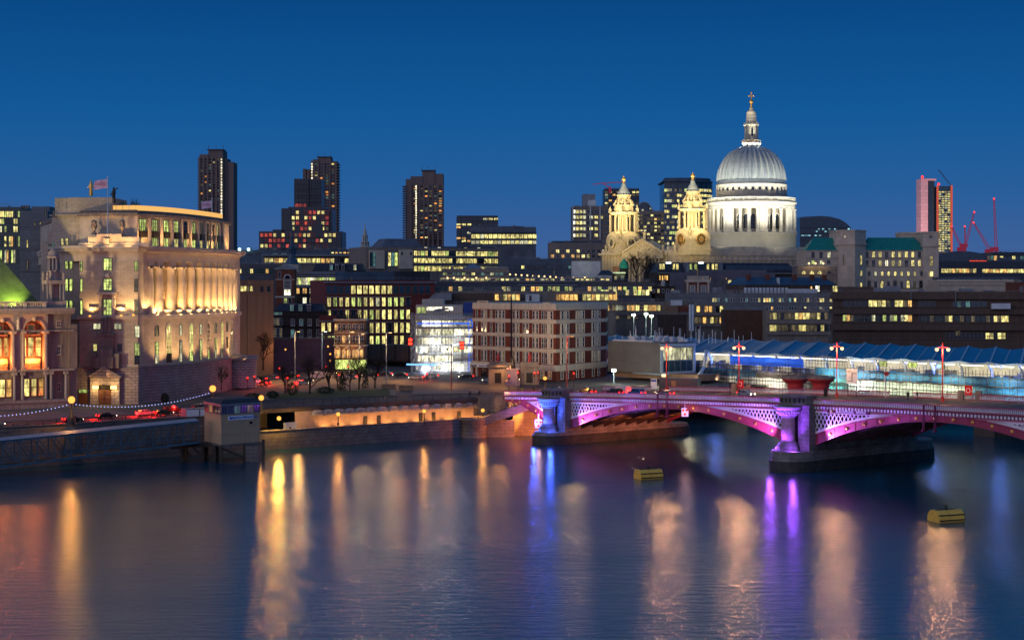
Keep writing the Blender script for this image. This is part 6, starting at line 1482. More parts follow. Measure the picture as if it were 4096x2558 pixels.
flag(431,936,708,413,'tall white flagpole with a pale flag over the entrance front');flag(848,880,795,470,'short flagpole with a pale flag at the far end of the lit roof screen',.9)
def figure(u,v,D,h,m,label,arm=False):
 w=MB();w.lathe([(h*.1,0),(h*.13,h*.1),(h*.1,h*.45),(h*.13,h*.7),(h*.06,h*.82),(h*.07,h*.92),(.02,h)],n=10);w.tube((0,0,h*.75),(h*.25,0,h*(.95 if arm else .55)),h*.04,5);w.tube((0,0,h*.75),(-h*.2,0,h*.5),h*.04,5)
 tag(part('statue',w,m,None,Matrix.Translation(P(u,v,D))),label,'statue')
figure(364,784,424,4.2,'gold','small gilded statue on the stone roof block of the floodlit office');figure(455,812,424,4.2,'bronze','dark bronze figure with raised arm behind the roof screen',True)
w=MB();r6=random.Random(9)
for i in range(150):
 u=r6.choice([r6.uniform(520,560),r6.uniform(470,700),r6.uniform(765,830)]);D=430+(u-500)*.09;p=P(u,818+max(0,(u-480))*.13,D);hh=r6.uniform(.3,2.4 if 520<u<560 else .9);w.tube(p,p+Vector((r6.uniform(-.6,.6),0,hh)),.05,3,r1=.01)
tag(part('roof_planting',w,'bark'),'wispy dark planting along the roof behind the glowing screen','planting',kind='stuff')
B=Bld('green_glass_office','green glazed office with glittering lit rooms at the left edge',-60,82,836,520,520,dep=24,m='glass_green',roof='roof_dark',zb=8)
for v0,v1 in((845,868),(875,895),(905,928),(945,985),(1000,1050)):B.row(v0,v1,(4,76,9),7.4,'GGGyg','frame_dark',1)
B.done()
B=Bld('grey_panel_tower','blue grey panelled tower block between the green glass and the pale stone office',80,190,852,490,490,dep=20,m='panel_grey',roof='roof_grey',zb=8)
B.box('upper_block',118,190,824,852,2,14,'panel_grey');B.row(960,990,[110],5,'y','frame_dark');B.row(1040,1080,[110],5,'D','frame_dark');B.row(888,902,[141,163],7,'Dy','frame_dark',1,1,'round');B.done()
# --- ornate stone building at the left edge
NF=Fac(-140,388,286,402,7.4);root=thing('ornate_stone_building','ornate stone building with arched windows glowing fiery orange at the left edge','building',NF.M);nx_,nz=NF.x,NF.z
w=MB();w.box(0,NF.L,3.0,24,0,nz(1240));w.box(nx_(190),NF.L,.6,3,0,nz(1240));w.box(0,nx_(190),0,3.0,0,nz(1482));w.box(nx_(278),nx_(310),.2,10,0,nz(1300));part('walls',w,'stone_dark',root)
w=MB()
for v0,v1,g in((1245,1232,1.3),(1256,1245,.8),(1486,1478,.7),(1327,1321,.4),(1612,1600,.8),(1640,1612,.3)):w.box(-.5,NF.L+.5,-g,.2 if v0 not in(1245,1256)else 3,nz(v0),nz(v1))
part('cornices',w,mat('stone_ornate',(.31,.26,.23),.85,.3,.5,streak=1),root)
mat('stone_fire',(.52,.33,.22),.85,.2,.6)
def bay(ua,ub):
 xa,xb=nx_(ua),nx_(ub);xm=(xa+xb)/2;r=(xb-xa)/2;zs=nz(1322);n=14;w=MB()
 arc=[(xm+r*math.cos(math.pi*i/n),zs+r*math.sin(math.pi*i/n))for i in range(n+1)];zt=nz(1256)
 for(a,b)in zip(arc[:-1],arc[1:]):
  w.add([(a[0],0,a[1]),(a[0],0,zt),(b[0],0,zt),(b[0],0,b[1]),(a[0],3,a[1]),(b[0],3,b[1])],[(0,1,2,3),(0,3,5,4)])
  w.bar((a[0],-.12,a[1]),(b[0],-.12,b[1]),.3,.45)
 w.sphere(xm,-.3,zs+r,.6,5);part('arch',w,'stone_fire',root)
 for x in(xa,xb):
  w=MB();w.cyl(x,-.35,nz(1478),nz(1335),.42,.36,12);w.box(x-.6,x+.6,-.9,3,nz(1335),nz(1324));w.box(x-.6,x+.6,-.9,.3,nz(1482),nz(1470));part('column',w,'stone_fire',root)
 for i in range(3):
  cx=xa+(xb-xa)*(i+.5)/3;M_=NF.M@Matrix.Translation((cx,2.95,0));ww=(xb-xa)/3-.55
  put('window',winmesh(ww,nz(1352)-nz(1428),'lit_yellow' if i==1 else 'lit_warm','door_wood',1,2,'flat',.2),M_@Matrix.Translation((0,0,nz(1428))),root)
  put('window',winmesh(ww*.8,1.0,'lit_dim','door_wood',1,1,'flat',.15),M_@Matrix.Translation((0,0,nz(1342))),root)
 put('window',winmesh(1.5,1.5,'lit_dim','stone_fire',1,1,'flat',.3),NF.M@Matrix.Translation((xm,2.95,nz(1325))),root)
 w=MB();w.box(xa+.5,xb-.5,2.4,3,nz(1345),nz(1338));w.box(xa+.6,xb-.6,2.3,3,nz(1480),nz(1436));part('sill_wall',w,'stone_fire',root)
 w=MB();w.box(xa+.5,xb-.5,-.1,0,nz(1457),nz(1455));
 for i in range(16):x=xa+.6+(xb-xa-1.2)*i/15;w.box(x,x+.06,-.1,-.04,nz(1474),nz(1456))
 part('balcony_rail',w,'black_iron',root)
 for i in(.3,.7):p=NF.M@Vector((xa+(xb-xa)*i,.9,nz(1462)));spot(p,NF.M@Vector((xa+(xb-xa)*i,2.3,nz(1330))),3200,(1,.22,.035),140,.2,.8)
 p=NF.M@Vector((xm,1.2,nz(1440)));point(p,1800,(1,.22,.04),.3)
 for i in(.3,.72):w=MB();w.sphere(0,0,0,.22,5);put('balcony_lamp',w.mesh('balcony_lamp',['bulb_amber']),NF.M@Matrix.Translation((xa+(xb-xa)*i,.5,nz(1458))),root)
for a,b in((-100,-55),(-32,52),(92,182)):bay(a,b)
w=MB()
for ua,ub in((-140,-100),(-55,-32),(52,92),(182,192)):w.box(nx_(ua),nx_(ub),0,3,nz(1478),nz(1256))
part('piers',w,'stone_ornate',root)
for u in(72,-44):statue_=MB();h=3.0;statue_.lathe([(.5,0),(.45,.3),(.38,.4),(.45,1.2),(.3,1.7),(.5,2.2),(.15,2.5),(.26,2.8),(.02,3)],n=8);part('statue',statue_,'stone_plain',root,NF.M@Matrix.Translation((nx_(u),-.4,nz(1318))))
for u,v0,v1 in((238,1288,1308),(238,1390,1420),(238,1540,1568)):put('window',winmesh(.8,nz(v0)-nz(v1),'glass_dark','stone_ornate',2,2,'hood',.2),NF.M@Matrix.Translation((nx_(u),.6,nz(v1))),root)
for ua,ub in((-30,48),(92,178)):
 for i in range(3):
  cx=nx_(ua)+(nx_(ub)-nx_(ua))*(i+.5)/3;put('window',winmesh(1.15,nz(1516)-nz(1584),'lit_yellow' if i<2 else 'lit_warm','door_wood',1,2,'flat',.22),NF.M@Matrix.Translation((cx,-.02,nz(1584))),root)
w=MB()
for u in(56,88,182,203,-35,262):w.cyl(nx_(u),-.4,nz(1598),nz(1500),.38,.33,10);w.box(nx_(u)-.55,nx_(u)+.55,-.9,.1,nz(1500),nz(1488))
part('lower_columns',w,'stone_ornate',root)
w=MB();x0,x1=0,nx_(186)
for i in range(46):x=x0+(x1-x0)*(i+.5)/46;w.lathe([(.12,0),(.24,.4),(.1,.9),(.16,1.3)],x,-.3,6)if i%11 else w.box(x-.4,x+.4,-.6,0,0,1.5)
w.box(x0,x1,-.6,0,1.3,1.6);part('balustrade',w,'stone_plain',root,NF.M@Matrix.Translation((0,0,nz(1232))))
w=MB();zt=nz(1228);w.add([(nx_(-140),3,zt),(nx_(186),3,zt),(nx_(-30),12,nz(930)),(nx_(-140),12,nz(930)),(nx_(186),26,zt),(nx_(-140),26,zt)],[(0,1,2,3),(1,4,2),(2,4,5,3)]);part('steep_roof',w,mat('roof_moss',(.10,.15,.075),.9,.3,.6,brick=(.5,.25,.03,.7)),root)
spot(NF.M@Vector((nx_(75),1.0,nz(1226))),NF.M@Vector((nx_(40),8,nz(1120))),9000,(.75,.85,.12),120,.2);w=MB();w.box(-.4,.4,-.2,.2,0,.8);put('roof_floodlight',w.mesh('roof_floodlight',['black_iron']),NF.M@Matrix.Translation((nx_(75),.6,nz(1230))),root)
t_=nx_(228);w=MB();w.box(t_-2.5,t_+2.5,.4,5,nz(1232),nz(1205));w.box(t_-2.3,t_+2.3,.6,4.8,nz(1135),nz(1120));w.box(t_-1.0,t_+1.0,1.8,3.6,nz(1205),nz(1135))
for a in(-2.0,2.0):
 for b in(.9,4.4):w.cyl(t_+a,b,nz(1205),nz(1135),.3,n=8);w.cyl(t_+a*.55,b,nz(1205),nz(1135),.26,n=8);w.lathe([(.45,nz(1120)),(.5,nz(1110)),(.25,nz(1104)),(.45,nz(1096)),(.05,nz(1080))],t_+a,b,8)
w.cyl(t_,2.7,nz(1120),nz(1085),1.6,1.3,8,0,False);w.cyl(t_,2.7,nz(1085),nz(1080),1.7,n=8,sm=False)
for k in range(8):an=k*.785+.39;w.cyl(t_+1.2*math.cos(an),2.7+1.2*math.sin(an),nz(1080),nz(1030),.2,n=6)
w.cyl(t_,2.7,nz(1030),nz(1022),1.6,n=8,sm=False);w.lathe([(1.4,nz(1022)),(1.3,nz(1008)),(.9,nz(997)),(.3,nz(990)),(.15,nz(985))],t_,2.7,12);part('turret',w,'stone_ornate',root)
w=MB();w.tube((t_,2.7,nz(988)),(t_,2.7,nz(966)),.12,5);w.box(t_-.35,t_+.35,2.6,2.8,nz(978),nz(975));part('turret_finial',w,'copper_bright',root)
# --- striped brick and cream block
f1=Fac(1892,497,2223,468,10);f2=Fac(2223,468,2424,494,10)
root=thing('striped_brick_block','five storey red brick block with broad cream bands and white sash windows','office building',tr(f1.a.x,f1.a.y,10));ri=root.matrix_basis.inverted()
def pl_(o):
 n1=Vector((f1.d.y,-f1.d.x));n2=Vector((f2.d.y,-f2.d.x));m=(n1+n2);m=m/m.length*(1/max(.5,m.length/2))
 pts=[f1.a+n1*o,f1.b+m*o,f2.b+n2*o,f2.b+Vector((2,24)),f1.a+Vector((4,24))];return[(p.x-f1.a.x,p.y-f1.a.y)for p in pts]
zr=lambda v:Z(v,470)-10
w=MB();w.prism(pl_(0),0,zr(1226));part('walls',w,'brick_orange',root)
for v0,v1,o in((1236,1226,.35),(1226,1214,.15),(1240,1236,.12),(1288,1278,.3),(1293,1288,.12),(1346,1337,.3),(1350,1346,.12),(1404,1395,.3),(1409,1404,.12),(1478,1459,.4),(1484,1478,.2)):
 w=MB();w.prism(pl_(o),zr(v0),zr(v1));part('cream_band',w,'white_paint',root)
w=MB();w.box(f1.x(1912),f1.x(1954),-.3,.3,f1.z(1212),f1.z(1203));w.box(f1.x(2175),f1.x(2203),-.3,.3,f1.z(1216),f1.z(1208));part('parapet_panels',w,'white_paint',root,f1.M)
text('plaque_lettering','BRIDGE HOUSE',.5,'paint_black',root,f1.M@Matrix.Translation((f1.x(1936),-.33,f1.z(1208)))@UP,.01)
rows_=((1245,1275),(1296,1334),(1353,1391),(1412,1454))
ug=[(1909,),(1931,1944),(1967,),(1988,2002,2016),(2058,2073),(2098,2111),(2137,2151),(2173,),(2187,2208)]
for v0,v1 in rows_:
 for g in ug:
  a=f1.x(g[0]-4.5);b=f1.x(g[-1]+4.5);w=MB();w.box(a-.1,b+.1,-.12,.02,f1.z(v1+2,470),f1.z(v0-2,470))
  part('window_surround',w,'white_paint',root,f1.M)if len(g)>1 else None
  for u in g:put('window',winmesh(.82,f1.z(v0,470)-f1.z(v1,470),rnd.choice(['glass_dark','glass_dark','glass_blue','glass_dark','lit_dim']),'frame_white',1,2,'flat',.1),f1.M@Matrix.Translation((f1.x(u),-.13,f1.z(v1,470))),root)
 for g in((2247,2269),(2309,2331),(2372,2394)):
  w=MB();w.box(f2.x(g[0]-7),f2.x(g[1]+7),-.12,.02,f2.z(v1+2,470),f2.z(v0-2,470));part('window_surround',w,'white_paint',root,f2.M)
  for u in g:put('window',winmesh(1.0,f2.z(v0,470)-f2.z(v1,470),rnd.choice(['glass_dark','glass_blue','lit_dim']),'frame_white',1,2,'flat',.1),f2.M@Matrix.Translation((f2.x(u),-.13,f2.z(v1,470))),root)
for g in((2247,2269),(2309,2331),(2372,2394)):
 for u in g:put('ground_window',winmesh(1.1,3.0,'glass_blue','frame_white',1,3,'flat',.14),f2.M@Matrix.Translation((f2.x(u),-.03,.6)),root)
for u in(2170,2200):put('ground_window',winmesh(1.5,3.0,'lit_dim','frame_white',1,3,'flat',.14),f1.M@Matrix.Translation((f1.x(u),-.03,.6)),root)
w=MB();w.box(f1.x(1884),f1.x(1970),-.8,-.3,f1.z(1476,480),f1.z(1464,480));part('shop_sign',w,'sign_white',root,f1.M)
text('shop_lettering','Appetit',1.05,'paint_black',root,f1.M@Matrix.Translation((f1.x(1903),-.84,f1.z(1470,480)))@UP,.02,.02);text('shop_lettering','Sandwich Bar',.8,'paint_black',root,f1.M@Matrix.Translation((f1.x(1942),-.84,f1.z(1470,480)))@UP,.02)
w=MB()
for u in(1888,1908,1966):w.box(f1.x(u),f1.x(u+5),-.5,0,0,f1.z(1476,480))
part('shop_pilasters',w,'white_paint',root,f1.M)
put('shop_door',winmesh(2.6,2.8,'glass_dark','frame_dark',3,1),f1.M@Matrix.Translation((f1.x(1938),-.05,0)),root);put('shop_window',winmesh(2.6,1.0,'lit_red','frame_dark',3,1,'flat'),f1.M@Matrix.Translation((f1.x(1938),-.05,3.0)),root)
w=MB();w.cyl(0,0,0,25.5,.28,.2,8);part('dark_mast',w,'black_iron',root,tr(X(2045,480),481,8.9))
spot((-3,440,20),(14,472,16),12000,(1,.66,.36),70,1.5,.9);spot((22,440,18),(22,475,18),5000,(1,.7,.42),80,1.5,.9)
# --- riverside station behind the bridge
SMX=tr(55.5,480,0,BA);st=thing('riverside_station','long station with a blue zigzag canopy over glowing white platforms behind the bridge','station',SMX)
mat('canopy_blue',(.022,.10,.24),.35,.25,.15);mat('canopy_edge',(.30,.38,.45),.5,.15)
w=MB();e=MB();n=21;pitch=8.6;x0_=-50
for i in range(n):
 a=x0_+i*pitch;m=a+pitch*.5;b=a+pitch;sh=-17
 F0,F1,F2=(a,-3,18.0),(m,-2.2,18.35),(b,-3,18.0);B0,B1,B2=(a+sh,26,20.6),(m+sh,26,21.15),(b+sh,26,20.6)
 w.add([F0,F1,B1,B0,F2,B2],[(0,1,2,3),(1,4,5,2)])
 e.bar(F0,F1,.3,.5);e.bar(F1,F2,.3,.5);e.bar((m,-2.2,18.5),(m+sh,26,21.3),.5,.18);e.bar((a,-3,18.1),(a+sh,26,20.7),.3,.12)
part('canopy',w,'canopy_blue',st);part('canopy_edges',e,'canopy_edge',st)
w=MB();w.box(-50,130,-1,26,12.6,13.4);w.box(-50,130,13,13.4,13.4,18.5,1);part('platform',w,['concrete',mat('station_back',(.55,.52,.42),.7,.25,.4)],st)
cm=MB();cm.tube((0,0,13.4),(-.2,0,16.5),.45,8,r1=.38);cm.tube((-.2,0,16.5),(-1.1,-1,18.7),.38,8,r1=.2);cm=cm.mesh('canopy_column',['metal_white'])
for i in range(20):put('canopy_column',cm,SMX@Matrix.Translation((x0_+4.3+i*pitch,-1.2,0)),st)
lm=MB();lm.box(-3.6,3.6,-.12,.12,0,.12);lm=lm.mesh('strip_lamp',[glow('lamp_station',(1,.93,.70),5)])
for i in range(20):
 for y,z in((2.5,17.3),(8,17.7)):put('strip_lamp',lm,SMX@Matrix.Translation((x0_+4.3+i*pitch,y,z)),st)
bm_=MB();bm_.box(-.25,.25,-.15,.15,0,.3);bm_=bm_.mesh('blue_lamp',['bulb_blue'])
for i in range(44):put('blue_lamp',bm_,SMX@Matrix.Translation((-34+i*3.7+rnd.uniform(-.8,.8),rnd.choice([-1.6,0,2]),rnd.choice([17.3,17.6,17.9]))),st)
for i in range(10):area(SMX@Vector((-28+i*15,6,17.6)),SMX@Vector((-28+i*15,8.5,13.5)),900,(1,.92,.66),12,3)
for i in range(8):point(SMX@Vector((-30+i*19,-1.5,16.9)),900,(.12,.25,1),.5)
sg=winmesh(2.6,1.2,'lit_green','frame_dark',1,4)
for x in(67,76.5,85):put('platform_sign',sg,SMX@Matrix.Translation((x,-.8,16.4)),st)
w=MB();r8=random.Random(4)
for i in range(60):x=r8.uniform(-30,125);hh=r8.uniform(.9,2.6);w.box(x,x+r8.uniform(.4,3),2,4,13.4,13.4+hh)
part('platform_clutter',w,'metal_grey',st);tag(st.children[-1],kind='stuff')
segs=((14,41,15.0,17.4,'screen_blue_lit'),(-6,24,10.2,13.6,'tarp_blue'),(9,44,8.3,11.6,'sheet_white'),(-6,44,3.4,8.2,'sheet_white'),(44,50,8,13,'concrete'),(50,57,5,13.6,'tarp_teal'),(57,96,9.2,12.4,'sheet_lit'),(96,130,9.2,12.4,'tarp_bright'),(46,84,12.6,15.2,'tarp_blue'),(84,128,12.6,15.0,'tarp_blue'))
mat('screen_blue_lit',(.02,.12,.6),.5,.3,.4,emit=.42,ecol=(.01,.12,.9));mat('tarp_teal',(.10,.40,.42),.5,.5,.5,bump=.5);mat('sheet_lit',(.40,.50,.50),.5,.5,.16,bump=.4);mat('tarp_bright',(.03,.26,.48),.5,.35,.4,bump=.4)
for i,(a,b,z0,z1,m_)in enumerate(segs):
 w=MB();y=-2.2-.1*i;k=max(2,int((b-a)/1.6));vs=[]
 for j in range(k+1):x=a+(b-a)*j/k;d=.16*math.sin(j*2.1)+.1*math.sin(j*5.3);vs+=[(x,y+d,z0),(x,y+d*.4,z1+.12*math.sin(j*1.7))]
 w.add(vs+[(p[0],p[1]+.05,p[2])for p in vs],[(2*j,2*j+2,2*j+3,2*j+1)for j in range(k)]+[(2*j+1+len(vs),2*j+3+len(vs),2*j+2+len(vs),2*j+len(vs))for j in range(k)]);part('sheeting',w,m_,st)
w=MB();w.box(-20,130,-2,24,7.6,12.5);
for x in(5,48,98,148):w.box(x-3,x+3,-1,22,-2,7.6)
part('viaduct',w,'concrete_dark',st)
w=MB();n=30
for i in range(n):
 a,b=60+70*i/n,60+70*(i+1)/n;f_=lambda x:9.2-4.4*((x-98)/38)**2+0
 w.add([(a,-2.9,f_(a)-1.5),(b,-2.9,f_(b)-1.5),(b,-2.9,f_(b)),(a,-2.9,f_(a))],[(0,1,2,3)])
part('steel_arch',w,'metal_grey',st)
def scaffold(name,label,x0,x1,z0,z1,y=-3.8,M=SMX,dx=2.1,dz=1.9,dep=1.3,boards=True):
 root=thing(name,label,'scaffold',M@Matrix.Translation((x0,y,z0)));w=MB();L=x1-x0;H_=z1-z0;n=int(L/dx)
 for i in range(n+1):
  for yy_ in(0,dep):w.box(i*dx-.05,i*dx+.05,yy_-.05,yy_+.05,-.3*(i%2),H_+.4+.5*(i%3==0))
 k=int(H_/dz)
 for j in range(k+1):
  for yy_ in(0,dep):w.box(0,L,yy_-.045,yy_+.045,j*dz-.045,j*dz+.045);w.box(0,L,yy_-.03,yy_+.03,j*dz+.95,j*dz+1.0)
 for i in range(0,n-1,4):w.tube((i*dx,-.05,0),((i+2)*dx,-.05,H_),.045,4)
 part('poles',w,mat('scaffold_pole',(.09,.075,.055),.6,.3,.8),root)
 if boards:
  w=MB()
  for j in range(k+1):w.box(0,L,0,dep,j*dz-.12,j*dz-.05)
  part('boards',w,'wood_dark',root)
 return root
scaffold('scaffolding','scaffold across the left viaduct in front of white sheeting',-8,44,5.2,15.0);scaffold('scaffolding','scaffold tower wrapped in teal netting between the white and blue sheeting',44,57,4,17.5,-4.4);scaffold('scaffolding','long scaffold before the blue sheeting at the right edge',57,130,9,16.2,-4.2)
for x,z,e_,c in((-3,13.5,500,(1,.9,.6)),(14,12.4,1300,(1,.93,.75)),(30,12.2,1300,(1,.93,.75)),(20,4.2,700,(1,.9,.6)),(36,6,1100,(1,.92,.7)),(52,15,1700,(.7,1,.85)),(50,8,900,(.9,1,.7)),(62,13,1500,(1,.96,.8)),(70,12.6,800,(1,.95,.6)),(79,12.6,800,(1,.95,.6)),(87,12.6,800,(1,.95,.6)),(94,12.6,500,(1,.95,.6)),(108,12.8,700,(.6,.85,1)),(122,12.8,700,(.6,.85,1)),(60,16.4,700,(1,1,.8)),(75,16.2,700,(1,.95,.7)),(90,16.2,700,(1,.95,.7)),(105,16.2,700,(1,.95,.7))):spot(SMX@Vector((x,-8.5,z-1.5)),SMX@Vector((x,-2.5,z-1.0)),e_*3.2,c,130,.4,.9)
GB=Fac(2432,482,2640,466,10.6);GC=Fac(2640,466,2778,474,10.6);root=thing('grey_station_box','blank dark grey clad box with one large framed glass bay, left of the canopy','building',GB.M)
w=MB();w.box(0,GB.L,0,14,GB.z(1488),GB.z(1366));w.box(0,GB.L,-.08,0,GB.z(1372),GB.z(1366));part('cladding',w,mat('clad_grey',(.13,.12,.11),.6,.12,.2,brick=(3.2,2.4,.03,.6)),root)
w=MB();L=GC.L;z0,z1=GC.z(1497),GC.z(1373);w.box(0,L,0,12,z0,z1);w.box(0,L,-.5,0,z0,z0+.9);w.box(0,L,-.5,0,z1-.8,z1);w.box(0,.8,-.5,0,z0+.9,z1-.8);w.box(L-.8,L,-.5,0,z0+.9,z1-.8);part('bay_frame',w,'canopy_edge',root,GC.M)
for i in range(5):
 for pn,a,b in(('lit_pale',1390,1438),('glass_blue',1442,1484)):put('bay_window',winmesh((L-1.9)/5-.1,GC.z(a)-GC.z(b),pn,'frame_grey',1,1,'flat',.06),GC.M@Matrix.Translation((.95+(L-1.9)*(i+.5)/5,-.06,GC.z(b))),root)
w=MB();w.box(-6,0,0,.3,GB.z(1488),GB.z(1470));
w=MB();w.box(GB.x(2440),GB.x(2640),2,12,0,GB.z(1488));w.box(GB.L,GB.L+12,3,12,0,GB.z(1488));part('under_wall',w,'sand_wall',root)
w=MB();w.tube(P(2778,1530,462)-GB.M.translation,P(2815,1470,466)-GB.M.translation,.5,8);w.tube(P(2815,1470,466)-GB.M.translation,P(2826,1400,470)-GB.M.translation,.5,8);part('white_leg',w,'metal_white',root,Matrix.Translation(GB.M.translation))
for u,v,D,e_ in((2655,1503,452,900),(2560,1500,455,700),(2760,1500,455,600)):point(P(u,v,D),e_,(1,.93,.62),.3)
w=MB();w.box(GB.x(2440),GB.x(2600),1,2,GB.z(1366),GB.z(1360));
r3=random.Random(8)
for i in range(46):x=r3.uniform(-2,GB.L+14);y=r3.uniform(2,30);w.box(x,x+.12,y,y+.12,GB.z(1366),GB.z(1366)+r3.uniform(1.2,4.5))
for i in range(26):x=r3.uniform(0,GB.L);y=r3.uniform(2,12);w.box(x,x+r3.uniform(.5,2),y,y+1,GB.z(1366),GB.z(1366)+r3.uniform(.4,1.6))
o=part('site_clutter',w,'metal_white',None,GB.M);tag(o,'thicket of pale poles and site clutter on the flat roof of the grey box','site clutter',kind='stuff')
def floodmast(u,v,D,h,label,e_,c,g):
 b=P(u,v,D);root=thing('site_floodlight',label,'floodlight',Matrix.Translation(b-Vector((0,0,h))));w=MB();w.cyl(0,0,0,h,.14,.1,6);part('mast',w,'metal_grey',root)
 w=MB();w.box(-.55,.55,-.35,.2,h-.1,h+.55);part('lamp_head',w,g,root);point(b+Vector((0,-1.2,.6)),e_,c,.4)
glow('bulb_green_white',(.8,1,.72),30)
floodmast(2584,1258,560,18,'left of the two bright floodlights above the station canopy',900,(.8,1,.7),'bulb_green_white');floodmast(2606,1266,555,16,'right of the two bright floodlights above the station canopy',900,(.8,1,.7),'bulb_green_white')
floodmast(2535,1262,575,14,'smaller floodlight left of the bright pair above the station canopy',700,(.8,1,.7),'bulb_green_white');floodmast(2455,1483,462,4,'white floodlight on a concrete post beside the striped brick block',1000,(.8,1,.9),'bulb_green_white');floodmast(2655,1504,450,2.5,'low white floodlight under the framed glass bay',600,(1,.95,.7),'bulb_warm')
w=MB();w.box(0,10,0,3,0,3.2);w.box(3.2,4.4,-.06,0,.2,2.6,1);w.box(-2.2,-.6,-.1,.1,.4,3.0,2);w.box(-2.1,-.7,-.14,-.1,2.3,2.8,3)
tag(part('site_cabin',w,['steel_dark','sand_wall','sign_white','sign_blue'],None,BM@Matrix.Translation((-3,BW+3,deck_z(0)-.1))@Matrix.Rotation(.5,4,'Z')),'dark site cabin with an orange door and a white notice on the bridge approach','cabin')
for i,(u,lb)in enumerate(((3182,'left of the two squat red columns standing between the bridges'),(3284,'right of the two squat red columns standing between the bridges'))):
 D=404-i*6;p=P(u,1505,D);root=thing('old_bridge_column',lb,'column',tr(p.x,p.y,0));w=MB();z=p.z
 w.lathe([(1.9,-1),(1.9,z-2.6)],n=20);w.lathe([(2.0,z-2.6),(2.2,z-2.4),(2.0,z-2.1),(2.5,z-1.4),(3.3,z-.8),(3.4,z-.5)],n=20);part('shaft',w,mat('column_red',(.42,.035,.04),.5,.2,.6),root);w=MB();w.lathe([(3.5,z-.5),(3.5,z),(.1,z+.25)],n=20);part('cap',w,'stone_dark',root)
 # --- boathouse on piles, covered gangway
HA,HB_,HC=Vector((X(818,352),352)),Vector((X(884,343),343)),Vector((X(1040,350),350));zh=lambda v:Z(v,343)
hd=HB_+(HC-HB_);back=HA+(HC-HB_);hr=thing('pier_house','cream boathouse with a glazed lookout floor standing on piles','pier building',tr(HB_.x,HB_.y,0));L_=lambda p:(p.x-HB_.x,p.y-HB_.y)
hp=[L_(HB_),L_(HC),L_(back),L_(HA)];hc=(sum(p[0]for p in hp)/4,sum(p[1]for p in hp)/4);gro=lambda g:[(hc[0]+(x-hc[0])*g,hc[1]+(y-hc[1])*g)for x,y in hp]
w=MB();w.prism(hp,zh(1778),zh(1664));w.prism(gro(1.015),zh(1738),zh(1735));w.prism(gro(1.03),zh(1664),zh(1659));part('walls',w,'cream_paint',hr)
w=MB();w.prism(gro(1.02),zh(1778),zh(1776));f3=Fac(884,343,1040,350,0);f4=Fac(818,352,884,343,0);z3=f3.z
w=MB()
for u in(884,960,1036):w.box(f3.x(u),f3.x(u)+.18,-.06,.02,zh(1778),zh(1664))
w.box(f3.x(908),f3.x(930),-.1,.02,zh(1704),zh(1690));w.box(f3.x(986),f3.x(1016),-.14,.02,zh(1706),zh(1688));w.box(f3.x(996),f3.x(1008),-.18,-.14,zh(1702),zh(1692),1);part('wall_panels',w,['cream_paint','glass_dark'],hr,f3.M)
w=MB();w.prism(gro(.97),zh(1659),zh(1622));part('lookout',w,'frame_dark',hr)
lo_=MB();w=MB()
for i in range(6):x=f3.L*(i+.5)/6;put('lookout_window',winmesh(f3.L/6-.22,zh(1626)-zh(1655),['glass_blue','glass_blue','lit_teal','glass_blue','lit_dim','glass_dark'][i],'metal_grey',2,1,'flat',.1),f3.M@Matrix.Translation((x,.12,zh(1655))),hr)
for i in range(4):x=f4.L*(i+.5)/4;put('lookout_window',winmesh(f4.L/4-.15,zh(1626)-zh(1655),['glass_blue','lit_dim','glass_dark','glass_blue'][i],'metal_grey',1,1,'flat',.1),f4.M@Matrix.Translation((x,.12,zh(1655))),hr)
w=MB();w.prism(gro(1.05),zh(1622),zh(1616));w.prism(gro(1.02),zh(1616),zh(1600),1,.82);part('roof',w,['metal_grey','roof_dark'],hr)
sgM=f3.M@Matrix.Translation((f3.x(962),-.2,zh(1673.5)))
ns=thing('pier_sign','long white station name sign with a blue roundel on the boathouse wall','sign',sgM);w=MB();sw,sh_=122*343/F,17.5*343/F;w.box(-sw/2,sw/2,0,.16,-sh_/2,sh_/2);part('board',w,'sign_white',ns)
text('lettering','Blackfriars Millennium Pier',.60,'sign_blue',ns,sgM@Matrix.Translation((.95,-.02,.02))@UP,.01,.012)
w=MB();w.lathe([(.17,-.02),(.28,-.02),(.28,.02),(.17,.02)],n=20,sm=False);w.box(-.4,.4,-.06,.06,-.03,.03);part('roundel',w,'sign_blue',ns,sgM@Matrix.Translation((-sw/2+.6,-.03,0))@UP)
w=MB();w.bar((-.35,0,-.08),(.35,0,-.08),.04,.06);w.bar((-.35,0,.08),(.35,0,.08),.04,.06);w.bar((-.3,0,-.08),(.3,0,.08),.04,.06);w.bar((-.3,0,.08),(.3,0,-.08),.04,.06);part('ferry_mark',w,'sign_blue',ns,sgM@Matrix.Translation((-sw/2+1.45,-.03,0)))
w=MB();w.prism(gro(1.06),zh(1786),zh(1778));
hx=lambda a,b:Vector(hp[a]).lerp(Vector(hp[b]),.5)
w.box(hp[0][0]+4.8,hp[1][0]+.2,hp[0][1]+2.4,hp[1][1]+5,-2,zh(1786));part('concrete_base',w,'granite',hr)
w=MB()
for q in((hp[0][0],hp[0][1],0),(hp[0][0]+4.4,hp[0][1]+3,0),(hp[3][0],hp[3][1],0),(hp[0][0]-1.6,hp[0][1]+1,0),(hp[3][0]-4,hp[3][1]-2,0)):w.box(q[0]-.3,q[0]+.3,q[1]-.3,q[1]+.3,-2,zh(1782))
w.bar((hp[0][0],hp[0][1],3.2),(hp[0][0]+4.4,hp[0][1]+3,.8),.3,.4);w.bar((hp[0][0],hp[0][1],.7),(hp[0][0]+5,hp[0][1]+3,.7),.3,.3)
part('piles',w,'wood_dark',hr)
tl=thing('timber_landing','dark timber frame landing at the end of the gangway','landing stage',tr(X(800,350),350,0));w=MB()
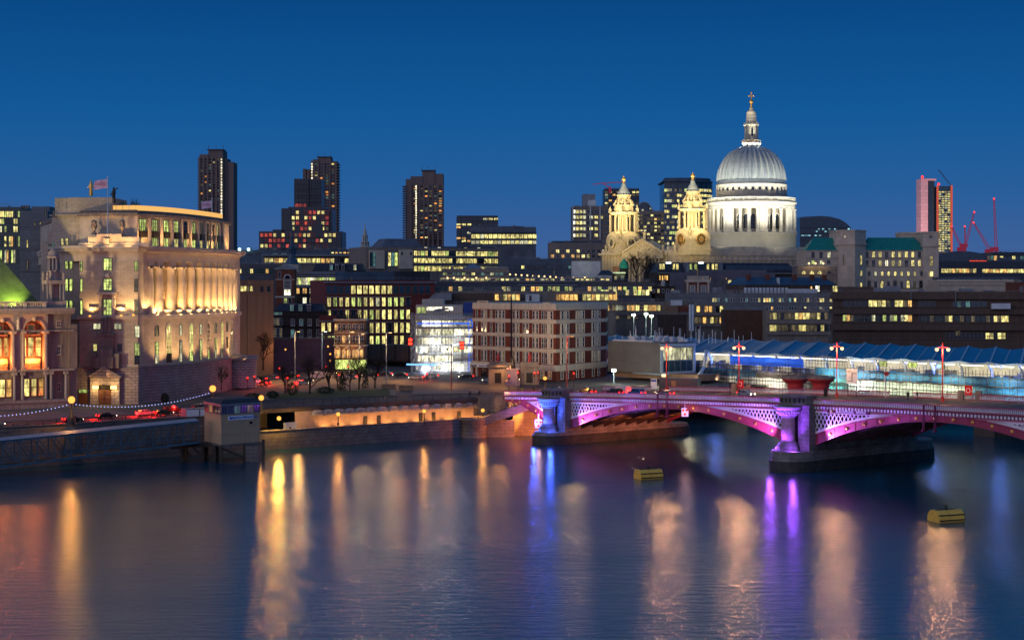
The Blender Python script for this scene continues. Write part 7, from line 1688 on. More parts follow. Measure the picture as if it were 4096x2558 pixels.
for x in(-3.2,1.2,3.4):
 for y in(-3,2):w.box(x-.28,x+.28,y-.28,y+.28,-2,3.5)
w.box(-3.8,3.9,-3.3,-2.7,3.0,3.6);w.box(-3.6,3.8,-3.2,2.4,3.6,3.8);w.box(-3.4,1.4,-3.2,-2.8,.3,.6);w.bar((-3.2,-3,3),(-.8,-3,.7),.25,.35);w.bar((1.2,-3,.7),(-.9,-3,3),.25,.35);w.box(-6,-3.6,-3,0,2.6,3.6);part('frame',w,'wood_dark',tl)
w=MB();w.cyl(0,0,-2,4.8,.33,n=8);tag(part('mooring_pile',w,'wood_dark',None,tr(X(1053,345),345,0)),'single dark round pile standing right of the boathouse','pile')
ga,gb=Vector((X(-60,318),318,0)),Vector((X(795,345),345,0));GL=(gb-ga).length;GM=tr(ga.x,ga.y,0,math.atan2(gb.y-ga.y,gb.x-ga.x));gw=thing('gangway','long blue steel covered gangway sloping up to the boathouse','gangway',GM)
def gz(x,k):t=x/GL;return((Z(1874,318),Z(1768,345)),(Z(1772,318),Z(1686,345)))[k][0]*(1-t)+((Z(1874,318),Z(1768,345)),(Z(1772,318),Z(1686,345)))[k][1]*t
w=MB();nb_=13
for y in(0,3.4):
 for k in(0,1):w.bar((0,y,gz(0,k)),(GL,y,gz(GL,k)),.28,.42)
 w.bar((0,y,gz(0,0)+1.3),(GL,y,gz(GL,0)+1.3),.1,.12)
 for i in range(nb_+1):
  x=GL*i/nb_;w.bar((x,y,gz(x,0)),(x,y,gz(x,1)),.16,.16)
  if i<nb_:x2=GL*(i+1)/nb_;w.bar((x,y,gz(x,0 if i>5 else 1)),(x2,y,gz(x2,1 if i>5 else 0)),.14,.14)
part('truss',w,'gangway_blue',gw)
w=MB();w.add([(0,.1,gz(0,0)+.2),(GL,.1,gz(GL,0)+.2),(GL,3.3,gz(GL,0)+.2),(0,3.3,gz(0,0)+.2)],[(0,1,2,3)]);part('walkway_deck',w,'wood_dark',gw)
w=MB();n=90
for i in range(n):
 a,b=GL*i/n,GL*(i+.86)/n
 for(ya,yb,za,zb_)in((-.3,1.7,.25,.7),(1.7,3.7,.7,.25)):w.add([(a,ya,gz(a,1)+za),(b,ya,gz(b,1)+za),(b,yb,gz(b,1)+zb_),(a,yb,gz(a,1)+zb_)],[(0,1,2,3)])
w.add([(0,-.3,gz(0,1)+.22),(GL,-.3,gz(GL,1)+.22),(GL,3.7,gz(GL,1)+.22),(0,3.7,gz(0,1)+.22)],[(0,1,2,3)],1);part('roof',w,[mat('gang_roof',(.36,.34,.36),.5,.15,.4),'gangway_blue'],gw)
w=MB();w.box(0,6.5,0,3,0,1.9);w.box(.1,3,-.05,0,.2,1.7,1);w.box(3.3,6.4,-.05,0,.2,1.7,1);tag(part('ticket_shelter',w,['gangway_blue','sign_white'],None,tr(X(745,358),358,8.4,.6)),'small pale shelter between the gangway end and the parapet','shelter')
# --- lamps
def globe_lamp(u,vb,vt,D,label,e_=1500,c=(1,.42,.09),g='bulb_amber',r=.42,dolphin=False,group=None):
 z0,z1=Z(vb,D),Z(vt,D);x=X(u,D);root=thing('street_lamp',label,'street lamp',tr(x,D,z0),group);H_=z1-z0;w=MB()
 if dolphin:w.box(-1.1,1.1,-1.1,1.1,-4.6,0,1);w.lathe([(1.0,0),(1.1,.5),(.8,.9),(.95,1.5),(.5,2.1),(.3,2.8),(.16,3.2),(.12,H_-.6),(.3,H_-.45)],n=12)
 else:w.lathe([(.32,0),(.3,.5),(.14,.8),(.1,H_-.6),(.24,H_-.45)],n=8)
 part('post',w,['black_iron','granite'],root);w=MB();w.sphere(0,0,H_,r*1.25,8);w.lathe([(.2,H_+r*.95),(.12,H_+r*1.3),(.01,H_+r*1.6)],n=6,mi=1);part('globe',w,[g,'black_iron'],root)
 p=Vector((x,D,z1))+Vector((0,-r-.25,0));point(p,e_*.55,c,.12)
AM='bulb_amber'
globe_lamp(286,1705,1598,338,'tall embankment lamp on a granite plinth between the gangway and the ornate building',3800,dolphin=True,r=.6);globe_lamp(851,1625,1553,372,'embankment lamp behind the boathouse roof at the end of the light string',3000,r=.6);globe_lamp(1045,1650,1590,371,'embankment lamp just right of the boathouse roof',2600,r=.5)
globe_lamp(1353,1700,1655,381,'globe lamp on the river wall before the left part of the orange recess',1100,r=.36);globe_lamp(1697,1696,1643,396,'globe lamp on the river wall before the middle of the orange recess',1100,r=.36);globe_lamp(1931,1685,1640,405,'globe lamp at the foot of the river steps',1100,r=.36);globe_lamp(2057,1640,1573,404,'globe lamp halfway up the river steps',1300,r=.36);globe_lamp(2180,1550,1512,440,'amber globe lamp before the striped brick block near the taxis',1500,r=.4)
globe_lamp(963,1505,1446,470,'globe lamp on a dark obelisk by the curved office corner',1200)
q=P(1116,1672,371);tag(part('bulkhead_lamp',MB().sphere(0,0,0,.5,8),'bulb_amber',None,Matrix.Translation(q)),'fierce amber bulkhead lamp at the mouth of the underpass','lamp');point(q+Vector((0,-.9,0)),3200,(1,.5,.07),.4)
def bridge_lamp(t,o,label):
 M_=BM@Matrix.Translation((t,o,deck_z(t)))@Matrix.Rotation(.45,4,'Z');root=thing('bridge_lamp',label,'street lamp',M_,'red twin lamps along the bridge');w=MB();w.lathe([(.36,0),(.34,.9),(.15,1.2),(.12,11.6),(.04,12.6)],n=8);w.bar((-1.15,0,11.2),(1.15,0,11.2),.1,.1);part('post',w,'red_post',root)
 for s in(-1.15,1.15):
  w=MB();w.sphere(s,0,10.8,.38,8);w.lathe([(.3,11.1),(.05,11.3)],s,0,6,1);part('lantern',w,['bulb_warm','red_post'],root)
  point(M_@Vector((s,-.7,10.5)),2100,(1,.50,.20),.35)
for t,o,lb in((2,33.6,'red twin lamp before the grey station box'),(31,28.5,'red twin lamp between the grey station box and the red columns'),(62.5,25.5,'red twin lamp beside the squat red columns'),(90,25.5,'red twin lamp nearest the right edge')):bridge_lamp(t,o,lb)
def slim_post(u,vb,vt,D,label,c=(1,.62,.28),e_=700,m='metal_grey',arm=1.2,glass='bulb_warm'):
 p0,p1=P(u,vb,D),P(u,vt,D);H_=p1.z-p0.z;root=thing('lamp_post',label,'street lamp',Matrix.Translation(p0));w=MB();w.cyl(0,0,-1,H_,.16,.09,6);w.bar((0,0,H_),(arm,0,H_+.15),.12,.1);part('post',w,m,root);w=MB();w.box(arm-.5,arm+.35,-.2,.2,H_-.08,H_+.05);part('lamp_head',w,glass,root);point(p1+Vector((arm,-.2,-.5)),e_,c,.25)
slim_post(1180,1500,1326,505,'slim tall street lamp before the dark brick house',e_=1700);slim_post(1288,1490,1326,520,'slim street lamp left of the corner pub',(.9,1,.9),500,glass='bulb_white');slim_post(1396,1500,1327,500,'slim tall street lamp in front of the corner pub',e_=1700);slim_post(1436,1510,1336,485,'slim tall street lamp right of the corner pub',e_=1700);slim_post(1545,1545,1330,455,'slim tall street lamp before the railway bridge wall',e_=1700)
slim_post(2268,1552,1345,448,'red post with one amber lamp before the striped brick block',e_=1800,m='red_post',arm=1.5,glass='bulb_amber');slim_post(1722,1530,1440,470,'small street lamp before the glass screen building',e_=300)
root=thing('twin_lantern_post','dark post with two hanging lanterns before the glass screen building','street lamp',Matrix.Translation(P(1806,1562,430)));w=MB();w.cyl(0,0,0,12.4,.17,.1,6);w.bar((-1.1,0,11.6),(1.1,0,11.6),.1,.1);part('post',w,'red_post',root)
for s in(-1.1,1.1):part('lantern',MB().sphere(s,0,11,.34,6),'lamp_box' if s>0 else 'metal_grey',root)
def signal(u,v,D,label,h=3.2,two=False,e_=260):
 p=P(u,v,D);root=thing('traffic_light',label,'traffic light',Matrix.Translation(p-Vector((0,0,h))));w=MB();w.cyl(0,0,0,h-.4,.09,n=6);w.box(-.2,.2,-.1,.22,h-1.0,h+.35);part('post',w,'black_iron',root);w=MB();w.cyl(0,0,-.12,.02,.15,n=8);put('red_lamp',w.mesh('red_lamp',['signal_red']),Matrix.Translation(p+Vector((0,-.12,.1)))@Matrix.Rotation(R(90),4,'X'),root);point(p+Vector((0,-.6,.1)),e_,(1,.02,.01),.2)
for u,v,D,lb in((990,1512,455,'red traffic light left of the pair at the corner of the floodlit office'),(1018,1506,462,'red traffic light right of the pair at the corner of the floodlit office'),(1118,1473,520,'red traffic light behind the leafless garden trees'),(1393,1466,520,'bright red traffic light at the foot of the corner pub'),(1305,1466,525,'red traffic light left of the corner pub'),(1150,1512,470,'red traffic light beside the smallest garden tree'),(1696,1506,470,'lower red traffic light before the glass screen building'),(1708,1496,475,'upper red traffic light before the glass screen building'),(2036,1504,440,'red traffic light before the sandwich shop front'),(2072,1490,440,'red traffic light before the middle of the striped brick block'),(2138,1492,440,'left of the two close red traffic lights before the striped brick block'),(2152,1490,445,'right of the two close red traffic lights before the striped brick block'),(2295,1493,440,'red traffic light at the right end of the striped brick block')):signal(u,v,D,lb,3.2 if D>450 else 5.0)
w=MB()
for u,v,lb in((1641,1366,'double red rail signal left of the glass screen building'),(1848,1380,'double red rail signal on the right part of the glass screen building')):
 w=MB();w.box(-.8,.8,0,.3,-1.3,1.3);w.box(-.55,.55,-.1,0,.2,1,1);w.box(-.55,.55,-.1,0,-1,-.2,1);w.box(-.08,.08,.1,.3,-6,-1.3);tag(part('rail_signal',w,['paint_black','signal_red'],None,Matrix.Translation(P(u,v,508))),lb,'signal')
for u,v,D,lb in((2740,1648,356,'white navigation board with three red lamps hanging from the far purple span'),(2154,1694,391,'white navigation board with three red lamps by the blue lit column')):
 s=D/F;root=thing('navigation_board',lb,'sign',Matrix.Translation(P(u,v,D)));w=MB();w.box(-14*s,14*s,0,.12,-17*s,17*s);w.box(-.05,.05,.12,.2,-17*s,40*s);part('board',w,'sign_white',root)
 for a,b in((-7,8),(7,8),(0,-8)):w=MB();w.lathe([(.01,.12),(4.6*s,.06),(4.6*s,0)],n=12,sm=False);put('red_lamp',w.mesh('red_lamp',[glow('nav_red',(1,.05,.02),1.6)]),root.matrix_basis@Matrix.Translation((a*s,0,b*s))@UP,root)
 point(P(u,v,D)+Vector((0,-2.2,0)),160,(1,.6,.5),.3)
def festoon(pa,pb,n,sag,label):
 root=thing('light_string',label,'festoon',Matrix.Translation(pa));w=MB();pts=[]
 for i in range(n+1):t=i/n;q=pa.lerp(pb,t);q.z-=sag*4*t*(1-t);pts.append(q-pa)
 for a,b in zip(pts[:-1],pts[1:]):w.tube(a,b,.03,3)
 part('cable',w,'black_iron',root);g=MB().sphere(0,0,0,.12,4).mesh('bulb',['festoon'])
 for q in pts[1:-1]:put('bulb',g,Matrix.Translation(pa+q-Vector((0,0,.15))),root)
festoon(P(-60,1662,332),P(282,1612,338),22,.6,'string of blue white bulbs running to the left edge');festoon(P(290,1612,338),P(846,1566,372),42,1.7,'long sagging string of blue white bulbs between two embankment lamps')
# --- river steps and landing
sp=thing('river_steps','long stone flight of steps from the bridge down to the river landing','steps',tr(0,0,0));a=P(1912,1685,401);b=P(2215,1566,398);a.z=4.4;b.z=11.2
w=MB();n=30
for i in range(n):
 p=a.lerp(b,i/n);q=a.lerp(b,(i+1)/n);w.add([(p.x,p.y,p.z-1.9),(q.x,q.y,p.z-1.9),(q.x,q.y+4,p.z-1.9),(p.x,p.y+4,p.z-1.9),(p.x,p.y,q.z),(q.x,q.y,q.z),(q.x,q.y+4,q.z),(p.x,p.y+4,q.z)],[(0,1,5,4),(1,2,6,5),(2,3,7,6),(3,0,4,7),(4,5,6,7),(0,3,2,1)])
part('flight',w,'granite',sp)
w=MB();w.lathe([(3.2,-2),(3.2,4.3),(3.4,4.3),(3.4,4.7),(.1,4.7)],a.x-1,a.y+1.5,24);w.box(a.x,a.x+9,a.y+1.2,a.y+4,-2,4.2);w.box(a.x+1.4*9-4,b.x+2,a.y+5,a.y+6,-2,6.2);part('landing',w,'granite',sp)
railing([(a.x,a.y-.1,a.z+.2),(b.x,b.y-.1,b.z+.2)],'black handrail climbing the outer side of the river steps',zf=None,infill=False,rails=(.5,1),step=3);railing([(a.x,a.y+3.9,a.z+.2),(b.x,b.y+3.9,b.z+.2)],'black handrail climbing the inner side of the river steps',zf=None,infill=False,rails=(.5,1),step=3)
spot((8,396,2.4),(-2,408,4),16000,(1,.22,.03),120,.3);spot((3,403,5.2),(-9,409,5.5),6000,(1,.40,.06),130,.3);spot((18,392,2.5),(36,402,4),16000,(1,.24,.05),110,.5);point((22,402,3),2600,(1,.25,.05),.5)
uo=MB();uo.box(-1.8,1.8,0,.3,0,3.4);tag(part('underpass_portal',uo,'lit_green',None,tr(X(2007,411),411,5.6)),'greenish lit underpass opening left of the bridge steps','portal')
# --- roads on land, garden
def gsheet(name,pts,m,off_,fn=ground_z,st=6,kind='structure'):
 """flat patch over the ground from a 4-corner outline, subdivided so that it follows the slope"""
 w=MB();a,b,c,d=[Vector(p)for p in pts];n=14;vs=[]
 for i in range(n+1):
  for j in range(n+1):p=a.lerp(b,i/n).lerp(d.lerp(c,i/n),j/n);vs.append((p.x,p.y,fn(p.x,p.y)+off_))
 w.add(vs,[(i*(n+1)+j,(i+1)*(n+1)+j,(i+1)*(n+1)+j+1,i*(n+1)+j+1)for i in range(n)for j in range(n)]);return tag(part(name,w,m),kind=kind)
gsheet('embankment_road',[inl((-260,185),8),inl((-70,360),8),inl((-70,360),26),inl((-260,185),26)],'road',.03)
gsheet('embankment_pavement',[inl((-260,185),1.6),inl((-72,358),1.6),inl((-72,358),8),inl((-260,185),8)],'pavement',.13)
gsheet('building_pavement',[inl((-260,185),26),inl((-72,358),26),inl((-72,358),60),inl((-260,185),60)],'pavement',.12)
gsheet('junction_road',[(-82,394),(12,418),(24,560),(-82,560)],'road',.04)
gsheet('slip_road',[inl((-60,366.6),9.6),inl((-6,406),9.6),inl((-6,406),17),inl((-60,366.6),17)],'road',.06)
gsheet('garden_kerb',[(-62,407),(-30,420),(-32,444),(-66,436)],'pavement',.16);
g=gsheet('garden_grass',[(-60,409),(-31.5,421),(-33.5,442),(-64,434.5)],'grass_turf',.20,kind='stuff')
gsheet('traffic_island',[(-26,424),(-8,428),(-10,441),(-27,438)],'pavement',.17)
w=MB()
for i in range(60):
 p=(-58+i*1.3,452+i*.32);w.box(p[0],p[0]+.7,p[1],p[1]+.12,ground_z(*p)+.046,ground_z(*p)+.05)
 q=inl((-190+i*2,250+i*1.85),17);w.box(q[0],q[0]+.6,q[1],q[1]+.6,ground_z(*q)+.034,ground_z(*q)+.04)
struct('road_lines',w,'white_paint')
railing([inl(p,7.6)for p in((-200,240),(-104,331),(-72,358))],'long dark guard rail beside the riverside road on the left',infill=False,rails=(.5,1),step=3.2)
railing([inl(p,2.4)for p in((-170,271),(-104,331),(-72,358))],'dark rail along the riverside pavement above the gangway',infill=False,rails=(.6,1),step=4.5)
railing([inl(p,17.6)for p in((-56,370),(-18,398))],'dark railing between the garden and the raised road',infill=False,rails=(.5,1),step=2.5)
# --- trees
def tree_mesh(seed,H_,spread=.36):
 r=random.Random(seed);t=MB();c=MB()
 def br(p,d,L,rad,lv,w):
  q=p+d*L;w.tube(p,q,rad,5 if lv<2 else 3,r1=rad*.68)
  if lv>=5:return
  for _ in range(3 if lv<4 else 4):
   n=(d+Vector((r.uniform(-1,1),r.uniform(-1,1),r.uniform(-.25,.6)))*(.85+lv*.05)).normalized();s=r.uniform(.45,1)
   br(p.lerp(q,s),n,L*r.uniform(.58,.8),rad*.58,lv+1,c)
 br(Vector((0,0,0)),Vector((0,0,1)),H_*.30,H_*.022,0,t)
 q=Vector((0,0,H_*.3))
 for _ in range(3):br(q,Vector((r.uniform(-.5,.5),r.uniform(-.5,.5),1)).normalized(),H_*.24,H_*.013,1,c)
 return t.mesh('trunk',['bark']),c.mesh('crown',['bark'])
TM=[tree_mesh(s,10)for s in(1,2,3)]
def tree(u,vb,D,h,label,k=0,rz=0):
 p=P(u,vb,D);M_=Matrix.Translation(p)@Matrix.Rotation(rz,4,'Z')@Matrix.Scale(h/10,4);o=thing('bare_tree',label,'tree',M_,'leafless trees');put('trunk',TM[k][0],M_,o);put('crown',TM[k][1],M_,o)
tree(1053,1480,498,15,'tall leafless tree against the plain sandy slab',0);tree(1240,1584,428,14,'leafless garden tree with the thickest trunk',1);tree(1316,1574,433,12.5,'leafless garden tree left of the dark conifer',2,1);tree(1140,1573,430,10,'small leafless garden tree beside the red tail lights',0,2)
tree(1400,1565,440,8.5,'slender leafless tree in front of the corner pub',1,2.5);tree(1436,1560,444,12,'leafless tree just right of the corner pub',2,4);tree(1500,1556,448,12,'leafless tree before the railway bridge wall',0,5);tree(1350,1560,446,8,'leafless tree left of the pub door, half behind the conifer',1,5);tree(885,1560,425,8,'leafless street tree before the rusticated base',2,2)
tree(2545,1145,735,20,'leafless tree left of two in front of the cathedral portico',0,1);tree(2592,1145,738,18,'leafless tree right of two in front of the cathedral portico',2,1)
def bush(u,vb,D,wd,h,label,cone=False):
 r=random.Random(int(u));p=P(u,vb,D);w=MB()
 for i in range(620):
  a=r.uniform(0,6.28);z=r.random();rr=wd/2*(math.sqrt(max(0,1-(2*z-1)**2))if not cone else(1-z)**.6)*r.uniform(.5,1.08);c=Vector((rr*math.cos(a),rr*math.sin(a),z*h));s=r.uniform(.10,.24)
  e=Vector((r.uniform(-1,1),r.uniform(-1,1),r.uniform(-1,1))).normalized()*s;f_=e.orthogonal().normalized()*s*.6;w.add([c-e,c+f_,c+e,c-f_],[(0,1,2,3)])
 o=thing('shrub',label,'shrub',Matrix.Translation(p));part('foliage',w,'hedge_leaf',o);part('stem',MB().cyl(0,0,-.1,h*.5,.09,n=5),'bark',o)
bush(1169,1578,425,3.6,3.2,'round dark evergreen bush beside the red tail lights');bush(1369,1562,440,2.4,5.2,'narrow dark conifer in the middle of the garden',True);bush(1461,1560,445,2.2,7.5,'tall dark columnar evergreen right of the pub',True);bush(1300,1574,430,5,1.8,'low spreading dark shrub in the garden');bush(1090,1592,415,3.2,1.8,'low shrub at the left end of the garden');bush(660,1608,398,2.2,2.2,'small clipped dark tree before the rusticated wall');bush(1012,1600,405,4.5,1.8,'dark shrub behind the boathouse roof')
# --- vehicles (nose towards +x)
def vehicle(name,paint,kind):
 o=put(name,None,Matrix.Identity(4));w=MB()
 prof,W_,wb={'taxi':([(-2.3,.35),(-2.3,1.0),(-2.15,1.15),(-1.75,1.72),(-.2,1.78),(.55,1.68),(1.05,1.12),(2.05,1.0),(2.28,.8),(2.3,.35)],.86,1.42),'car':([(-2.1,.3),(-2.1,.85),(-1.6,.95),(-1.1,1.4),(.3,1.43),(1.0,.95),(1.95,.8),(2.1,.6),(2.1,.3)],.85,1.3),'van':([(-2.6,.35),(-2.6,2.1),(-2.5,2.2),(1.1,2.2),(1.7,1.35),(2.5,1.1),(2.6,.8),(2.6,.35)],.95,1.6)}[kind]
 w.extr(prof,-W_,W_);zt=max(z for x,z in prof);part('body',w,paint,o,Matrix.Identity(4));w=MB()
 if kind=='van':w.extr([(1.0,1.35),(1.0,2.0),(1.22,2.0),(1.6,1.35)],-W_-.01,W_+.01)
 else:
  for a,b in((-1.55,-.62),(-.52,.72 if kind=='car' else .9)):
   z0=1.0 if kind=='car' else 1.12;w.extr([(a,z0),(a+.12,zt-.1),(b-.3,zt-.1),(b,z0)],-W_-.01,W_+.01)
  w.box(prof[3][0]-.3,prof[3][0]-.12,-W_+.15,W_-.15,zt-.45,zt-.18)
 part('windows',w,'glass_blue',o,Matrix.Identity(4));wm=MB()
 wm.lathe([(.33,-.1),(.33,.1)],n=12);wm.lathe([(.2,.1),(.19,.12),(.02,.12)],n=10,mi=1);wm=wm.mesh('wheel',['paint_black','metal_grey'])
 for x in(-wb,wb):
  for s in(-1,1):q=put('wheel',wm,Matrix.Translation((x,s*(W_-.06),.33))@Matrix.Rotation(-s*R(90),4,'X'),o)
 x0,x1=prof[0][0],prof[-1][0];tm=MB();tm.box(-.07,.03,-.13,.13,-.16,.16);tm=tm.mesh('tail_light',['tail_red']);hm_=MB();hm_.box(-.03,.06,-.14,.14,-.09,.09);hm_=hm_.mesh('headlight',['head_white'])
 for s in(-1,1):put('tail_light',tm,Matrix.Translation((x0,s*(W_-.16),.85)),o);put('headlight',hm_,Matrix.Translation((x1,s*(W_-.2),.66)),o)
 if kind=='taxi':part('roof_sign',MB().box(-.1,.15,-.25,.25,zt,zt+.14),'sign_white',o,Matrix.Identity(4))
 return o
mat('paint_taxi',(.012,.012,.015),.22,.1);mat('paint_silver',(.25,.27,.30),.3,.1);mat('paint_blue',(.01,.12,.35),.3,.1);mat('paint_white',(.6,.6,.6),.35,.05)
VT={k:vehicle('taxi' if k=='taxi' else 'delivery_van' if k=='van' else 'car',p,s)for k,p,s in(('taxi','paint_taxi','taxi'),('silver','paint_silver','car'),('blue','paint_blue','taxi'),('van','paint_white','van'),('dark','paint_taxi','car'))}
used=set()
def drive(k,M_,label,grp,red=300,head=0):
 src=VT[k]
 if k not in used:
  used.add(k);o=src;o.matrix_basis=M_;WMX[o.name]=M_
 else:o=copy_tree(src,M_)
 o['label']=label;o['category']={'taxi':'taxi','van':'van'}.get(k,'car');o['group']=grp
 if red:point(M_@Vector((-2.9,0,.8)),red,(1,.012,.008),.25)
 if head:spot(M_@Vector((2.5,0,.75)),M_@Vector((14,0,0)),head,(1,.80,.5),80,.15)
 return o
def onb(t,o_,back=True):return BM@Matrix.Translation((t,o_,deck_z(t)-.09))@Matrix.Rotation(math.pi if back else 0,4,'Z')
gb_='traffic queuing on the bridge approach'
for k,t,o_,lb in(('taxi',-17,14.5,'black taxi leftmost in the bridge queue, behind the stone pulpit'),('taxi',-6.6,14.5,'black taxi just left of the white van on the bridge'),('van',2.4,17.5,'white van in the bridge queue with its rear lights on'),('taxi',5.4,12.5,'black taxi directly in front of the white van on the bridge'),('blue',12.4,13,'blue taxi in the bridge queue right of the white van'),('dark',17.6,17,'dark car in the bridge queue between the blue taxi and the silver car'),('silver',22.2,13,'silver car at the right end of the bridge queue')):drive(k,onb(t,o_),lb,gb_,330)
drive('silver',onb(40,21,False),'silver car with white headlights crossing the bridge towards the viewer',gb_,0,600)
ge='vehicles with red tail lights on the riverside road';ea=math.atan2(1.66,1.92)+.02
for k,d,s_,lb in(('taxi',20,33,'black taxi with bright tail lights behind the boathouse roof'),('dark',15.5,28.5,'dark car beside the small clipped trees on the riverside road'),('silver',20,26,'silver car with tail lights just left of the taxi behind the boathouse'),('dark',15,6,'dark car with tail lights before the rusticated wall'),('silver',15,-12,'silver car with tail lights before the entrance porch'),('dark',15,-32,'dark car with tail lights before the ornate building'),('silver',19.5,-22,'silver car with tail lights between the porch and the ornate building'),('dark',19.5,16,'dark car with tail lights in the middle of the long rusticated wall'),('taxi',15,38,'black taxi with tail lights beside the lamp at the end of the light string'),('van',20,-46,'white van with tail lights nearest the left edge')):
 q=inl((-92+s_*.755,341+s_*.655),d);drive(k,tr(q[0],q[1],ground_z(*q)+.04,ea-.06),lb,ge,1300)
gj='vehicles crossing the far junction'
for k,u,v,z,rz,lb,hd_ in(('dark',1040,1497,9.9,2.9,'dark car at the left end of the junction below the tall leafless tree',1),('silver',1085,1494,9.9,2.9,'silver car in the junction queue left of the traffic light',1),('taxi',1165,1492,9.9,2.9,'black taxi in the junction left of the garden trees',1),('dark',1225,1520,9.6,.9,'dark car with red tail lights turning behind the thick trunked tree',0),('silver',1205,1530,9.5,.9,'silver car with red tail lights turning behind the round bush',0),('silver',1330,1497,10,3.0,'silver car with headlights before the corner pub',1),('taxi',1480,1503,10,3.0,'black taxi before the railway bridge wall',1),('dark',1600,1507,10,3.0,'dark car left of the glass screen building',1),('silver',1725,1512,10,3.05,'silver car below the blue lit canopy',1),('dark',1865,1515,10,3.05,'dark car before the sandwich shop corner',1),('taxi',2110,1524,10,3.1,'black taxi before the striped brick block',1),('van',1275,1500,9.9,2.95,'white van with headlights between the garden trees and the pub',1),('silver',1400,1508,9.9,2.95,'silver car with headlights right of the pub door',1),('dark',1540,1500,10,3,'dark car in the far lane before the railway bridge wall',1),('silver',1665,1518,10,3,'silver car in the near lane before the glass screen building',1),('silver',1960,1526,10,3.05,'silver car before the sandwich shop sign',1),('blue',1010,1512,9.5,2.6,'blue taxi turning by the corner of the floodlit office',0),('dark',1060,1520,9.5,2.2,'dark car with red tail lights left of the turning cars',0)):
 p=G(u,v,z);drive(k,tr(p.x,p.y,ground_z(p.x,p.y)+.05,rz),lb,gj,0 if hd_ else 1000,900 if hd_ else 0)
for i,(u,v)in enumerate(((1312,1385),(1321,1415),(1320,1443),(1348,1428),(1142,1397))):
 q=P(u,v,545);o=thing('string_lamp','small amber lamp hung among the branches left of the corner pub','lamp',Matrix.Translation(q),'amber lamps left of the pub');part('bulb',MB().sphere(0,0,0,.3,5),'bulb_amber',o);part('hanger',MB().tube((0,0,.3),(0,0,1.2),.03,3),'black_iron',o);point(q+Vector((0,-.8,0)),700,(1,.42,.1),.2)
for u,v,z,e_ in((1100,1500,17,2600),(1200,1510,18,2600),(1330,1500,18,2800),(1460,1505,18,2600),(1600,1520,17,2600),(1800,1530,17,2200),(2000,1535,17,2200)):p=G(u,v,10);spot((p.x,p.y,z),(p.x,p.y-3,9),e_*2.2,(1,.42,.12),150,.3,.9,'junction_fill')  # added spots without posts, put in to warm the dark junction road
# --- people
def person(M_,label,top,seated=False,lean=0):
 w=MB();hip=.9 if not seated else .95
 if seated:
  for s in(-1,1):w.tube((-.1,s*.1,hip),(.28,s*.12,.72),.09,6,0,.07);w.tube((.28,s*.12,.72),(.12,s*.12,.28),.065,6,0,.05);w.box(.05,.3,s*.12-.05,s*.12+.05,.2,.28)
 else:
  for s in(-1,1):w.tube((0,s*.09,hip),(.04*s,s*.1,.5),.095,6,0,.07);w.tube((.04*s,s*.1,.5),(-.06*s,s*.1,.08),.07,6,0,.05);w.box(-.08,.18,s*.1-.05,s*.1+.05,0,.09)
 sh=Vector((lean,0,hip+.55));w.lathe([(.12,hip-.05),(.17,hip+.05),(.15,hip+.2),(.2,hip+.42),(.2,hip+.52),(.07,hip+.6),(.06,hip+.66)],n=10)
 for i in range(len(w.v)):
  x,y,z=w.v[i]
  if z>hip:w.v[i]=(x+lean*(z-hip)/.55,y,z)
 for s in(-1,1):a=Vector((lean,s*.2,hip+.48));b=a+(Vector((.2,s*.04,-.22))if seated else Vector((.02,s*.05,-.3)));c=b+(Vector((.22,-s*.04,-.06))if seated else Vector((.08,-s*.02,-.26)));w.tube(a,b,.055,6,0,.045);w.tube(b,c,.045,6,0,.035);w.sphere(c.x,c.y,c.z,.045,5,1)
 hd=sh+Vector((lean*.3,0,.24));w.sphere(hd.x,hd.y,hd.z,.105,8,1,1.2);w.sphere(hd.x+.1,hd.y,hd.z-.01,.02,4,1)
 me=w.mesh('body',[top,'skin']);o=put('person',me,M_);tag(o,label,'person');h=MB();h.sphere(hd.x-.02,hd.y,hd.z+.04,.115,8,0,1.05);part('hair' if not seated else 'helmet',h,'cloth_dark',o);return o
def bike(M_,label):
 o=thing('bicycle',label,'bicycle',M_);wm=MB();n=18
 for i in range(n):a,b=6.2832*i/n,6.2832*(i+1)/n;wm.tube((.33*math.cos(a),0,.33*math.sin(a)),(.33*math.cos(b),0,.33*math.sin(b)),.02,4);wm.tube((0,0,0),(.33*math.cos(a),0,.33*math.sin(a)),.005,3)
 wm=wm.mesh('wheel',['paint_black'])
 for x in(-.5,.52):put('wheel',wm,M_@Matrix.Translation((x,0,.34)),o)
 w=MB()
 for a,b in(((-.5,0,.34),(-.15,0,.85)),((-.5,0,.34),(.02,0,.3)),((.02,0,.3),(-.15,0,.85)),((.02,0,.3),(.38,0,.85)),((-.13,0,.8),(.38,0,.88)),((.36,0,.98),(.52,0,.34)),((.36,-.25,1.0),(.36,.25,1.0))):w.tube(a,b,.022,5)
 part('frame',w,'paint_black',o);part('saddle',MB().box(-.27,-.03,-.07,.07,.86,.92),'paint_black',o);part('rear_light',MB().sphere(-.3,0,.8,.05,4),'signal_red',o)
for t,o_,tp,a,b in((-22,9,'cloth_yellow','cyclist in a yellow jacket riding towards the bridge','bicycle ridden by the person in the yellow jacket'),(-17,8.5,'cloth_dark','cyclist in dark clothes close behind the stone pulpit','bicycle ridden by the person in dark clothes')):
 M_=BM@Matrix.Translation((t-3,o_,deck_z(t)-.08))@Matrix.Rotation(math.pi,4,'Z');bike(M_,b);person(M_@Matrix.Translation((-.1,0,.1)),a,tp,True,.22)
